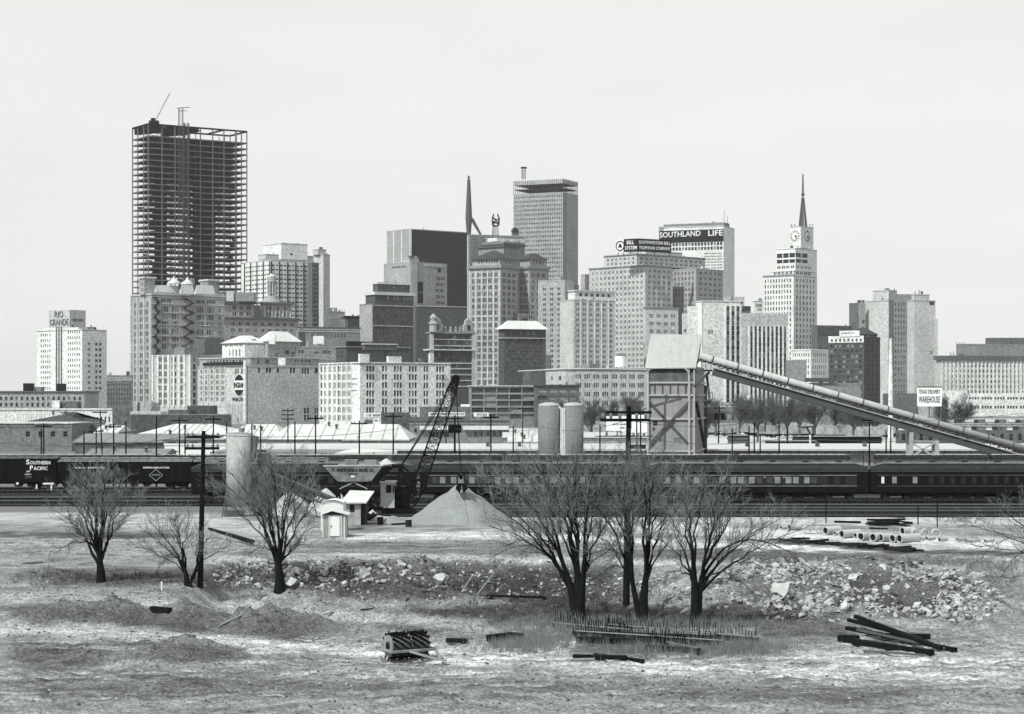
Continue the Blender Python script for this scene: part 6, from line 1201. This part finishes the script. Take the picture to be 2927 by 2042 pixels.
tree('first bare tree from the left, single trunk with one drooping left limb', 290, 1665, [(155, 1582, 0, 1, .07), (160, 1462, 0, 0, .1), (190, 1415, 0, 0, .09), (225, 1385, 0, 0, .1), (262, 1362, 0, 0, .11), (290, 1368, 0, 0, .12), (320, 1352, 0, 0, .1), (350, 1385, 0, 0, .1), (375, 1425, 0, 0, .09), (200, 1500, 0, 0, .07), (345, 1450, 0, 0, .1), (400, 1445, 0, 0, .05)], trunks=((285, 1592, .3),), dens=DN, seed=3)
tree('smallest bare tree, double stemmed, left of the dark near pole', 537, 1677, [(392, 1520, 0, 0, .06), (430, 1490, 0, 0, .07), (470, 1480, 0, 0, .06), (505, 1475, 0, 0, .07), (540, 1478, 0, 0, .07), (575, 1500, 1, 0, .05), (600, 1530, 1, 0, .06), (652, 1560, 1, 0, .05), (400, 1560, 0, 0, .04), (450, 1620, 0, 1, .03), (470, 1590, 0, 1, .03)], trunks=((526, 1620, .19), (560, 1625, .16)), dens=(9, 6, 4), seed=5)
tree('third bare tree from the left, wide fan of limbs in front of the concrete silo', 800, 1692, [(640, 1385, 0, 0, .09), (665, 1350, 0, 0, .1), (700, 1338, 0, 0, .1), (735, 1320, 0, 0, .11), (775, 1330, 0, 0, .12), (815, 1335, 0, 0, .12), (855, 1345, 0, 0, .12), (885, 1400, 0, 0, .1), (905, 1440, 0, 0, .1), (712, 1582, 0, 1, .05), (868, 1556, 0, 0, .08), (610, 1420, 0, 0, .07), (740, 1440, 0, 0, .08), (905, 1500, 0, 0, .05)], trunks=((796, 1608, .36),), dens=DN, seed=8)
tree('fourth bare tree from the left, biggest, several thick leaning stems', 1655, 1762, [(1395, 1505, 0, 0, .09), (1400, 1450, 0, 0, .1), (1385, 1395, 0, 0, .1), (1440, 1375, 0, 0, .12), (1490, 1350, 0, 0, .12), (1540, 1335, 1, 0, .12), (1590, 1330, 1, 0, .12), (1640, 1325, 1, 0, .13), (1690, 1350, 2, 0, .12), (1735, 1400, 2, 0, .1), (1760, 1470, 2, 0, .09), (1415, 1592, 0, 1, .06), (1450, 1560, 0, 1, .05), (1765, 1560, 2, 0, .06), (1560, 1440, 1, 0, .08), (1620, 1400, 1, 0, .1), (1500, 1420, 0, 0, .1)], trunks=((1622, 1650, .34), (1652, 1640, .38), (1668, 1640, .3)), dens=DN, seed=12)
tree('fifth bare tree from the left, twin stems next to the thick pole', 1835, 1772, [(1690, 1430, 0, 0, .08), (1720, 1380, 0, 0, .1), (1760, 1345, 0, 0, .1), (1800, 1335, 0, 0, .1), (1835, 1325, 1, 0, .11), (1870, 1335, 1, 0, .11), (1905, 1370, 1, 0, .1), (1930, 1430, 1, 0, .09), (1945, 1500, 1, 0, .07), (1680, 1590, 0, 1, .05), (1690, 1520, 0, 0, .06), (1690, 1650, 0, 1, .04), (1850, 1420, 1, 0, .1), (1780, 1420, 0, 0, .1)], trunks=((1803, 1640, .2), (1848, 1640, .31)), dens=DN, seed=15)
tree('sixth bare tree from the left, forked trunk with long limbs reaching right', 1990, 1776, [(1955, 1365, 0, 0, .13), (1900, 1470, 0, 0, .08), (1930, 1400, 0, 0, .08), (2010, 1380, 0, 0, .08), (2060, 1370, 1, 0, .08), (2110, 1400, 1, 0, .1), (2130, 1450, 1, 0, .12), (2225, 1480, 1, 0, .09), (2300, 1515, 1, 0, .08), (2325, 1640, 1, 1, .08), (1895, 1650, 0, 1, .07), (2160, 1520, 1, 0, .08), (2170, 1710, 1, 1, .05), (1860, 1530, 0, 0, .06), (2040, 1450, 1, 0, .08)], trunks=((1983, 1640, .3), (2004, 1660, .26)), dens=(11, 7, 4), seed=21, Lk=.36)
tree('bare tree at the right edge with twigs reaching in from outside', 2990, 1662, [(2770, 1500, 0, 0, .06), (2780, 1560, 0, 0, .05), (2850, 1450, 0, 0, .08), (2920, 1420, 0, 0, .1), (3000, 1410, 0, 0, .1), (3060, 1420, 0, 0, .1), (2830, 1660, 0, 1, .05), (2775, 1610, 0, 1, .04), (3100, 1480, 0, 0, .08)], trunks=((2988, 1590, .25),), dens=(8, 5, 3), seed=23)
R.seed(77)
# far trees
def far_tree(px, py, ht, wd, D_, label):
    s_ = D_ / F; c = Vector((X(px, D_), D_, 0)); o = empty('bare_tree', c, label, 'tree', 'hazy bare trees beyond the railway yard'); H_ = Z(py - ht, D_); w = wd * s_ / 2; tm = MB(); cm = MB()
    tm.tube([c, c + Vector((R.uniform(-.3, .3), 0, H_ * .35))], [.35, .25], 6)
    for i in range(11):
        a = R.uniform(0, 6.28); f = R.uniform(.25, 1); S = c + Vector((0, 0, H_ * R.uniform(.22, .36))); E = c + Vector((w * f * math.cos(a), w * f * math.sin(a), H_ * R.uniform(.6, .98) * (1.08 - .3 * f))); M_ = S.lerp(E, .5) + Vector((0, 0, H_ * .06)); tm.tube([S, M_, E], [.16, .1, .04], 4, cap=False)
        for t in range(22):
            u = R.uniform(.2, 1); b = S.lerp(M_, u * 2) if u < .5 else M_.lerp(E, u * 2 - 1); d_ = ((E - S).normalized() + perp((E - S).normalized()) * R.uniform(.4, .9)).normalized(); L = R.uniform(1.2, 3.2)
            e = b + d_ * L; cm.tube([b, e], [.06, .02], 3, cap=False)
            for v in range(8): q = b.lerp(e, R.uniform(.2, 1)); cm.tube([q, q + (d_ + perp(d_) * .8).normalized() * R.uniform(.6, 1.7)], [.035, .015], 3, cap=False)
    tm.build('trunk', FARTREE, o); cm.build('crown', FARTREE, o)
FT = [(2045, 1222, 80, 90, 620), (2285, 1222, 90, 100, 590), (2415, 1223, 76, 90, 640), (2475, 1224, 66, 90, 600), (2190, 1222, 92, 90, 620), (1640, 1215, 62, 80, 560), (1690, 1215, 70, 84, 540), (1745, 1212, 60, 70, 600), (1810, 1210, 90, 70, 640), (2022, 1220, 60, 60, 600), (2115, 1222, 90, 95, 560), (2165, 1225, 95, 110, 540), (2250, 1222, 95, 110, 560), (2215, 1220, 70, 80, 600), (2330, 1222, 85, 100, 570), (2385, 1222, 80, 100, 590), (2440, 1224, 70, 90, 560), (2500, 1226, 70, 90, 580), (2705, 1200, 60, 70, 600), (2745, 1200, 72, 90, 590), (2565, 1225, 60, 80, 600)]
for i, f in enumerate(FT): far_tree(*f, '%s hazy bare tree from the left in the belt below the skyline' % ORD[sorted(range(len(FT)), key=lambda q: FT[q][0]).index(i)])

# ================================================================== RUBBLE, PIPES, TIMBERS
def rock(m, c, s, flat=.6, mi=0):
    a = R.uniform(0, 6.28); ca, sa = math.cos(a), math.sin(a); tx, ty = R.uniform(-.5, .5), R.uniform(-.5, .5); P_ = []
    for z in (-1, 1):
        for x, y in ((-1, -1), (1, -1), (1, 1), (-1, 1)):
            k = R.uniform(.4, 1) * (.7 if z > 0 else 1); xx, yy = x * s * k, y * s * k * .75; P_.append(Vector((c.x + xx * ca - yy * sa, c.y + xx * sa + yy * ca, c.z + z * s * flat * k * .8 + xx * tx + yy * ty)))
    m.hexa(P_, mi)
def scatter(name, n, regs, smin, smax, mats_, label, cat, power=2.2):
    m = MB()
    for i in range(n):
        cx, cy, rx, ry = R.choice(regs); t = R.uniform(0, 6.28); q = math.sqrt(R.random()); px, py = cx + rx * q * math.cos(t), cy + ry * q * math.sin(t); g_ = gp(px, py)
        if name == 'rubble' and px > 2000 and R.random() < .85 and (math.hypot((px - 2480) / 75, (py - 1648) / 40) < 1 or math.hypot((px - 2600) / 85, (py - 1700) / 42) < 1 or math.hypot((px - 2160) / 50, (py - 1690) / 40) < 1): continue
        s = smin + (smax - smin) * R.random() ** power; rock(m, g_ + Vector((0, 0, s * R.uniform(-.25, .25))), s, R.uniform(.3, .8), R.randrange(len(mats_)))
    return tag(m.build(name, mats_, loc=(0, 130, 0)), label, cat, kind='stuff')
RUBBLE_ = 0; RUBD = mat('rubble_dark', .16, .3, sc=2); RUBW = mat('rubble_pale', .50, .2, sc=2)
scatter('rubble', 6500, [(2350, 1690, 330, 75), (2250, 1680, 200, 70), (2600, 1690, 200, 75), (2200, 1630, 130, 30), (2750, 1720, 120, 60), (2400, 1690, 430, 95)], .03, .36, [RUBL, RUBW, RUBW, RUBD, RUBL], 'pale broken concrete rubble covering the right bank', 'rubble', 4)
scatter('rubble', 3200, [(1050, 1655, 380, 48), (900, 1650, 220, 45), (1450, 1670, 250, 45), (700, 1650, 90, 38), (1750, 1690, 250, 30), (1200, 1660, 600, 70)], .03, .26, [RUBD, RUBL, RUBD, RUBW], 'dark earth and scattered rubble on the left bank', 'rubble', 3.4)
scatter('rubble', 90, [(760, 1660, 120, 30), (1050, 1650, 150, 30), (900, 1640, 100, 25)], .15, .5, [RUBL, RUBW, RUBL], 'larger broken boulders lying along the dark bank', 'rubble', 1.5)
scatter('stones', 7500, [(1463, 1850, 1500, 140), (600, 1820, 600, 90), (1200, 1560, 1300, 50), (300, 1680, 300, 50), (1463, 1990, 1500, 50)], .02, .13, [RUBL, RUBD, RUBD], 'loose stones and clods over the rough ground', 'stones', 3)
for lab, px, py, w, hgt, rz, ry, rx_ in (('largest pale slanting concrete slab on the right rubble bank', 2232, 1690, 62, 34, .2, -.55, .7), ('flat white slab on the far right of the rubble', 2640, 1752, 30, 14, .1, .15, .5), ('rounded white boulder like slab on the dark mound', 2534, 1688, 30, 22, .4, -.3, .5), ('long thin slab near the top of the right bank', 2438, 1656, 40, 9, .3, -.5, .2), ('pale slab chunk beside the sixth tree', 2220, 1618, 22, 14, .2, .3, .6), ('upright pale block under the largest slab', 2186, 1745, 16, 40, .1, 0, .2), ('broad boulder just right of the third tree', 828, 1668, 42, 26, .3, -.15, .7), ('wide slab boulder in the middle of the dark bank', 1040, 1645, 48, 18, .2, .05, .6), ('pale lump of broken stone left of the fourth tree', 1262, 1660, 44, 30, .2, -.5, .6), ('round pale boulder at the top of the dark bank', 1148, 1618, 26, 22, .5, .1, .5), ('tilted low slab on the middle of the right rubble', 2410, 1735, 46, 12, .2, -.45, .5), ('pale stone chunk right of the roller bank', 1010, 1662, 20, 14, .9, .2, .4), ('small pale stone beside a larger one on the dark bank', 985, 1670, 22, 20, .2, -.2, .4)):
    g_ = gp(px, py + hgt * .4); s_ = g_.y / F; m = MB(); a, b_, c_ = w * s_ / 2, w * s_ * .35, max(hgt * s_ * .32, .08); M_ = Matrix.Rotation(rz, 3, 'Z') @ Matrix.Rotation(ry, 3, 'Y') @ Matrix.Rotation(rx_, 3, 'X'); V_ = []
    for z in (-1, 1):
        for i in range(7): t_ = i * 6.283 / 7 + R.uniform(-.3, .3); k_ = R.uniform(.5, 1.15); V_.append(M_ @ Vector((a * k_ * math.cos(t_), b_ * k_ * math.sin(t_) * 1.3, z * c_ * R.uniform(.8, 1.1))) + g_ + Vector((0, 0, hgt * s_ * .4)))
    m.v = [tuple(v) for v in V_]; m.f = [tuple(range(7))[::-1], tuple(range(7, 14))] + [(i, (i + 1) % 7, 7 + (i + 1) % 7, 7 + i) for i in range(7)]; m.m = [0] * 9
    tag(m.build('concrete_slab', RUBW, loc=g_), lab, 'slab')
# pipes: zoom coords (origin 2170,1380)
PI = [(180, 375, 17, 40), (248, 375, 24, 60), (293, 383, 10, 70), (408, 390, 37, 14), (505, 393, 31, 14), (550, 403, 34, 80), (628, 422, 18, 36), (685, 432, 34, 100), (797, 442, 22, 40), (845, 452, 35, 60), (945, 458, 36, 50), (1008, 462, 35, 60), (1108, 467, 35, 60), (1165, 470, 37, 100), (1190, 405, 34, 60), (1308, 420, 36, 14), (1385, 420, 34, 14), (1475, 425, 38, 14), (1345, 468, 18, 34), (1392, 468, 18, 30), (1500, 476, 18, 40), (1645, 479, 15, 60), (1718, 487, 12, 40), (1765, 490, 12, 34), (1880, 490, 15, 50)]
SZ = lambda r: 'small' if r < 20 else 'large'
srt = sorted(range(len(PI)), key=lambda q: PI[q][0])
for i, (zx, zy, zr, zl) in enumerate(PI):
    px, py, r_ = 2170 + zx / 2.913, 1380 + zy / 2.913, zr / 2.913; g_ = gp(px, py + r_); s_ = g_.y / F; rr = r_ * s_; ring = zl == 14; L = .5 if ring else max(1.0, zl * .0118 * 1.9); a = math.radians(90 if ring else R.uniform(34, 46)); dr = Vector((math.cos(a), math.sin(a), 0)); c = g_ + Vector((0, 0, rr * 1.03)); e = c + dr * L; k = 28; V_ = []
    sd = Vector((-dr.y, dr.x, 0))
    for p_, q_ in ((c, rr), (e, rr), (e, rr * .8), (c, rr * .8)):
        for j in range(k): t_ = 2 * math.pi * j / k; V_.append(tuple(p_ + sd * q_ * math.cos(t_) + Vector((0, 0, q_ * math.sin(t_)))))
    m = MB(); m.v = V_
    if not ring: b0_ = len(m.v); m.v += [tuple((c + dr * .14) + sd * rr * .81 * math.cos(6.2832 * j / k) + Vector((0, 0, rr * .81 * math.sin(6.2832 * j / k)))) for j in range(k)]; m.f.append(tuple(range(b0_, b0_ + k))); m.m.append(1)  # dark disc just inside the mouth paints the pipe's inner shade
    for lay in range(4):
        for j in range(k): j2 = (j + 1) % k; m.f.append((lay * k + j, lay * k + j2, ((lay + 1) % 4) * k + j2, ((lay + 1) % 4) * k + j)); m.m.append(0)
    tag(m.build('concrete_pipe', [PIPEC, DARKI], loc=g_), '%s %s, %s from the left in the pipe row' % (SZ(zr), 'pipe ring standing on edge' if ring else 'concrete pipe lying open end forward', ORD[srt.index(i)]), 'pipe', 'concrete pipes laid out by the tracks')
def beam(lab, x0, y0, x1, y1, w=.28, hgt=None, m_=None, z0=0, z1=0, cat='timber', name='timber'):
    p, q = gp(x0, y0), gp(x1, y1); hgt = hgt or w; m = MB(); m.bar(p + Vector((0, 0, hgt * .6 + z0)), q + Vector((0, 0, hgt * .6 + z1)), w, hgt); return tag(m.build(name, m_ or WOODD, loc=p), lab, cat)
for a_ in (('long dark beam lying highest across the right foreground pile', 2445, 1795, 2690, 1865, .24, .22, None, .5, .02), ('second dark beam of the right pile, just under the highest', 2425, 1800, 2640, 1848, .22, .2, None, .36, .14), ('dark beam ending in a square butt at the right of the pile', 2420, 1815, 2732, 1866, .24, .22, None, .26, .0),
           ('thick dark timber base across the left end of the pile', 2400, 1835, 2560, 1860, .32, .26, None, .0, .0), ('dark lower beam of the right pile', 2440, 1845, 2665, 1878, .3, .3, None, 0, 0), ('dark plank leaning out of the pile to the right rear', 2520, 1832, 2658, 1834, .26, .3, None, .06, .06), ('short dark block under the left end of the pile', 2402, 1838, 2450, 1842, .4, .34, None, 0, 0), ('grey worn rail lying along the pile front', 2450, 1822, 2700, 1862, .12, .12, STEEL, .36, .06), ('bent dark rail at the very front of the pile', 2470, 1868, 2640, 1885, .14, .1, STEEL, 0, 0),
           ('short dark squared timber lying right of the roller', 1281, 1842, 1332, 1842, .3, .26, None), ('dark log end in the weeds at the left of the rebar racks', 1450, 1838, 1498, 1836, .4, .4, None), ('dark timber lying beside the log end', 1392, 1838, 1450, 1830, .36, .36, None), ('dark short log lying on the left mounds', 434, 1758, 486, 1762, .3, .28, None),
           ('thin pale board leaning by the left mounds', 625, 1792, 690, 1762, .12, .06, WOODL), ('thin stick lying in front of the roller bank', 1030, 1746, 1065, 1744, .1, .08, None), ('short pale board on the bare ground at lower left', 925, 1762, 952, 1756, .14, .06, WOODL), ('thin pale pole leaning on the dark bank, left of two', 1312, 1706, 1350, 1668, .07, .07, WOODL, 0, .4), ('thin pale pole leaning on the dark bank, right of two', 1362, 1708, 1406, 1672, .07, .07, WOODL, 0, .4),
           ('long dark plank under the rear rod row', 1640, 1822, 2150, 1842, .35, .3, None), ('long dark plank under the middle rods', 1650, 1842, 1900, 1848, .4, .35, None), ('dark plank under the front rods', 1850, 1862, 2000, 1876, .4, .3, None), ('low dark plank along the foot of the dark bank', 1390, 1712, 1560, 1716, .3, .14, None), ('dark plank lying in the yard left of the pile of sleepers', 2385, 1495, 2460, 1497, .2, .2, None), ('dark scrap plank near the bottom edge at centre', 1640, 1885, 1790, 1898, .3, .22, None), ('second scrap plank near the bottom edge at centre', 1700, 1880, 1840, 1900, .22, .18, None), ('thin light plank half buried at lower centre', 1630, 1888, 1700, 1890, .2, .08, WOODL), ('low dark curb timber left of the outhouse road', 1120, 1502, 1160, 1500, .2, .15, None), ('pale slab like board at the left edge of the yard', 60, 1612, 118, 1610, .5, .1, WOODL)): beam(*a_)
g_, q_ = gp(598, 1537), gp(722, 1562); m = MB(); m.tube([g_ + Vector((0, 0, .75)), q_ + Vector((0, 0, .35))], [.12, .2], 10); tag(m.build('fallen_pole', WOODD, loc=g_), 'fallen tapering pole lying on pale ground right of the near pole', 'pole')
for nm, base, n_, lab in (('sleeper_stack', (2462, 2600, 1498, 1520), 16, 'stacked dark railway sleepers behind the concrete pipes'), ('sleeper_row', (2215, 2610, 1546, 1580), 34, 'long row of dumped dark sleepers in front of the pipes')):
    c0_ = gp((base[0] + base[1]) / 2, base[3]); o = empty(nm, c0_, lab, 'timber stack')
    for k in range(n_):
        t_ = R.random(); px = base[0] + (base[1] - base[0]) * (k + R.random()) / n_ if 'row' in nm else R.uniform(base[0], base[1] - 60); py = base[2] + (base[3] - base[2]) * ((k + .5) / n_ if 'row' in nm else R.random()); g_ = gp(px, py); a = R.uniform(-.9, .9) if 'row' in nm else R.uniform(-.12, .12); z_ = R.uniform(.05, .22) if 'row' in nm else .12 + .22 * (k % 5)
        L = R.uniform(1.5, 2.6); d_ = Vector((math.cos(a), math.sin(a), R.uniform(-.12, .12))) * L; m = MB(); L = 1; d_ = d_ * (.75 if 'row' in nm else 1); m.bar(g_ + Vector((0, 0, z_)), g_ + Vector((0, 0, z_)) + d_, .22, .16); m.build('sleeper', R.choice((WOODD, TIE, TIE)), o)
# rebar racks
for i, (x0, y0, x1, y1, n_, hh_, lab) in enumerate([(1735, 1800, 2166, 1837, 52, 36, 'rear row of upright steel rods on a long pale beam, farthest right'), (1585, 1795, 1800, 1815, 40, 38, 'left row of upright steel rods standing in the weeds'), (1640, 1824, 2066, 1850, 56, 34, 'middle row of upright steel rods on a long low beam'), (1860, 1842, 1992, 1868, 26, 34, 'front row of upright steel rods nearest the bottom')]):
    p, q = gp(x0, y0), gp(x1, y1); o = empty('rod_rack', (p + q) / 2, lab, 'rod rack', 'racks of upright rods in the weeds'); m = MB(); m.bar(p + Vector((0, 0, .15)), q + Vector((0, 0, .15)), .3, .26); m.build('beam', WOODD, o); m = MB(); m.bar(p + Vector((0, -.08, .3)), q + Vector((0, -.08, .3)), .12, .05); m.build('top_plate', WOODL, o)
    for k in range(n_):
        b_ = p.lerp(q, (k + R.uniform(-.2, .2)) / n_) + Vector((0, 0, .2)); hgt = hh_ * b_.y / F * R.uniform(.5, 1.1)
        if k == 0: m = MB(); m.tube([(0, 0, 0), (0, 0, 1)], .026, 5); r0 = m.build('rod', BLACKM); r0.parent = o
        else: r0 = r0.copy(); COL.objects.link(r0)
        r0.location = b_ - o.location; r0.scale = (1, 1, hgt); r0.rotation_euler = (R.uniform(-.1, .1), R.uniform(-.11, .11), 0)
# sheepsfoot roller
g_ = gp(1168, 1886); s_ = g_.y / F; o = empty('sheepsfoot_roller', g_, 'rusty studded twin drum roller with a drawbar frame in the foreground', 'roller'); rr = .58
ax = Vector((.86, .5, 0)).normalized()
for di in (0, 1):
    c = g_ + Vector((X(1152, g_.y) - g_.x, 0, rr + .12)) + ax * (di * 1.12 - .35); m = MB(); k = 28; m.tube([c - ax * .5, c + ax * .5], rr, k); sd = Vector((-ax.y, ax.x, 0)); dr = m.build('drum', MIDB, o)
    for j in range(13):
        m = MB(); prev = None
        for l in range(7):
            t_ = 2 * math.pi * j / 13 + l * .17; dv = sd * math.cos(t_) + Vector((0, 0, math.sin(t_))); b_ = c + ax * (-.46 + l * .153)
            if prev: m.hexa([prev[0] - prev[2] * .03, prev[0] + prev[2] * .03, prev[1] + prev[2] * .02, prev[1] - prev[2] * .02, b_ + dv * (rr - .02) - tg * .03, b_ + dv * (rr - .02) + tg * .03, b_ + dv * (rr + .13) + tg * .02, b_ + dv * (rr + .13) - tg * .02])
            tg = dv.cross(ax); prev = (b_ + dv * (rr - .02), b_ + dv * (rr + .13), tg)
            if l % 3 == 0: m.bar(b_ + dv * rr, b_ + dv * (rr + .2), .05, .08)
        m.build('blade', BLACKM, dr)
    m = MB(); m.tube([c - ax * .53, c - ax * .5], rr * .97, k); m.build('end_plate', GREY, dr); m = MB(); m.tube([c - ax * .545, c - ax * .53], rr * .42, k); m.tube([c - ax * .6, c - ax * .545], .09, 12); m.build('hub', DARKP, dr)
m = MB(); A0 = c - ax * 1.78; sd = Vector((ax.y, -ax.x, 0))
fr4 = [A0 + sd * .85, A0 + ax * 2.5 + sd * .85, A0 + ax * 2.5 - sd * .8, A0 - sd * .8]
for p in fr4: p.z = g_.z + .5
for i in range(4): m.bar(fr4[i], fr4[(i + 1) % 4], .16, .12)
tp_ = g_ + Vector((X(1262, g_.y) - g_.x, -1.5, .12)); m.bar(fr4[0].lerp(fr4[1], .35), tp_, .1); m.bar(fr4[1], tp_, .1); m.bar(tp_, tp_ + Vector((.3, -.1, 0)), .18, .08); m.build('frame', GREY, o)
# wire and small posts
for i, (x, y0, y1, lab) in enumerate([(2361, 1396, 1497, 'thin dark steel post left of the sleeper stack'), (2624, 1446, 1500, 'thin dark post between the ring pipes, left of a pair'), (2679, 1436, 1508, 'thin dark post near the ring pipes, right of a pair')]):
    g_ = gp(x, y1); m = MB(); m.tube([g_, Vector((g_.x, g_.y, Z(y0, g_.y)))], .06, 6); tag(m.build('post', BLACKM, loc=g_), lab, 'post', 'thin posts by the pipes')
g_ = gp(462, 1688); m = MB(); m.tube([g_, g_ + Vector((.02, 0, .55))], .05, 8); tag(m.build('stake', SIGNW, loc=g_), 'short white stake standing by the two left trees', 'stake')
# weeds
def weeds(n, regs, hmin, hmax, lab, m_):
    m = MB()
    for i in range(n):
        cx, cy, rx, ry = R.choice(regs); px, py = R.gauss(cx, rx * .55), R.gauss(cy, ry * .5); g_ = gp(px, py); 
        for k in range(R.randint(3, 8)):
            hgt = R.uniform(hmin, hmax); dv = Vector((R.gauss(0, .22), R.gauss(0, .22), 1)).normalized() * hgt; b_ = g_ + Vector((R.gauss(0, .12), R.gauss(0, .12), -.03)); w = R.uniform(.006, .014); t_ = b_ + dv; s2 = Vector((w, w * .4, 0)); m.poly([b_ - s2, b_ + s2, t_])
    return tag(m.build('weeds', m_, loc=(0, 110, 0)), lab, 'weeds', kind='stuff')
WDL = mat('dry_grass', .32, .25, sc=3)
weeds(2200, [(1750, 1830, 330, 40), (1600, 1800, 180, 30), (1950, 1860, 250, 25), (1900, 1790, 300, 14), (1500, 1850, 110, 20), (2150, 1860, 120, 20)], .25, .75, 'tall dry weeds around the racks of steel rods', WDL)
weeds(2600, [(1300, 1690, 280, 35), (1720, 1720, 350, 30), (2050, 1770, 250, 14), (330, 1655, 270, 20), (1100, 1660, 380, 40), (2750, 1480, 90, 22), (740, 1640, 120, 30)], .12, .4, 'dark scrubby growth on the bank and under the trees', WEED)
weeds(2200, [(1463, 1850, 1450, 120), (900, 1570, 900, 40), (300, 1560, 300, 70), (2300, 1600, 600, 20)], .05, .2, 'thin dry grass tufts across the open ground', WEED)
weeds(700, [(200, 1300, 260, 10), (360, 1290, 120, 8)], .8, 2.2, 'pale brush growing behind the lettered freight cars', WDL) if 0 else None

# ================================================================== LIGHT, AIR, CAMERA
SUN_AZ, SUN_EL = -138.0, 48.0   # azimuth from +Y, clockwise positive
w = bpy.data.worlds.new('World'); scene.world = w; w.use_nodes = True; nt = w.node_tree; N = nt.nodes; bg = N['Background']
sk = N.new('ShaderNodeTexSky'); sk.sky_type = 'NISHITA'; sk.sun_disc = False; sk.sun_elevation = math.radians(SUN_EL); sk.sun_rotation = math.radians(SUN_AZ); sk.dust_density = 1.0; sk.air_density = 1.0; sk.ozone_density = 1
hs = N.new('ShaderNodeHueSaturation'); hs.inputs['Saturation'].default_value = .03; nt.links.new(sk.outputs[0], hs.inputs['Color']); mx = N.new('ShaderNodeMix'); mx.data_type = 'RGBA'; mx.inputs[0].default_value = .8; nt.links.new(hs.outputs[0], mx.inputs[6]); tc = N.new('ShaderNodeTexCoord'); wn = N.new('ShaderNodeTexNoise'); wn.inputs['Scale'].default_value = 5; wn.inputs['Detail'].default_value = 5; mpw = N.new('ShaderNodeMapping'); mpw.inputs['Scale'].default_value = (1, 1, 5); nt.links.new(tc.outputs['Generated'], mpw.inputs['Vector']); nt.links.new(mpw.outputs[0], wn.inputs['Vector']); rw = N.new('ShaderNodeMix'); rw.data_type = 'RGBA'; rw.inputs[6].default_value = (5.5, 5.6, 5.45, 1); rw.inputs[7].default_value = (6.6, 6.6, 6.4, 1); nt.links.new(wn.outputs['Fac'], rw.inputs[0]); nt.links.new(rw.outputs[2], mx.inputs[7]); nt.links.new(mx.outputs[2], bg.inputs['Color']); bg.inputs['Strength'].default_value = .09
su = bpy.data.lights.new('sun', 'SUN'); su.energy = 2.9; su.angle = math.radians(.6); su.color = (1, .985, .96); so = bpy.data.objects.new('sun', su); COL.objects.link(so)
a, e = math.radians(SUN_AZ), math.radians(SUN_EL); dirv = Vector((math.sin(a) * math.cos(e), math.cos(a) * math.cos(e), math.sin(e))); so.rotation_euler = (-dirv).to_track_quat('-Z', 'Y').to_euler(); so.location = (-100, -50, 200)
hz = MB(); hz.box(-2600, 2600, -60, 3500, -3, 420); o = hz.build('haze', []); hm = bpy.data.materials.new('haze'); hm.use_nodes = True; nt = hm.node_tree; nt.nodes.remove(nt.nodes['Principled BSDF']); pv = nt.nodes.new('ShaderNodeVolumePrincipled'); pv.inputs['Color'].default_value = (.93, .95, .95, 1); pv.inputs['Density'].default_value = .00004; pv.inputs['Anisotropy'].default_value = 0
nt.links.new(pv.outputs[0], nt.nodes['Material Output'].inputs['Volume']); o.data.materials.append(hm); tag(o, kind='stuff', label='thin pale haze over the whole city', cat='haze')
cd = bpy.data.cameras.new('camera'); co_ = bpy.data.objects.new('camera', cd); COL.objects.link(co_); co_.location = (0, 0, HC); co_.rotation_euler = (math.pi / 2, 0, 0); cd.sensor_width = 36; cd.lens = 36 * F / 2927; cd.shift_y = (YH - 1021) / 2927; cd.clip_end = 9000; cd.clip_start = 1; scene.camera = co_
scene.view_settings.view_transform = 'Standard'; scene.view_settings.look = 'None'; scene.view_settings.exposure = .7; scene.view_settings.gamma = 1
scene.render.engine = 'CYCLES'; scene.cycles.max_bounces = 5; scene.cycles.volume_bounces = 0
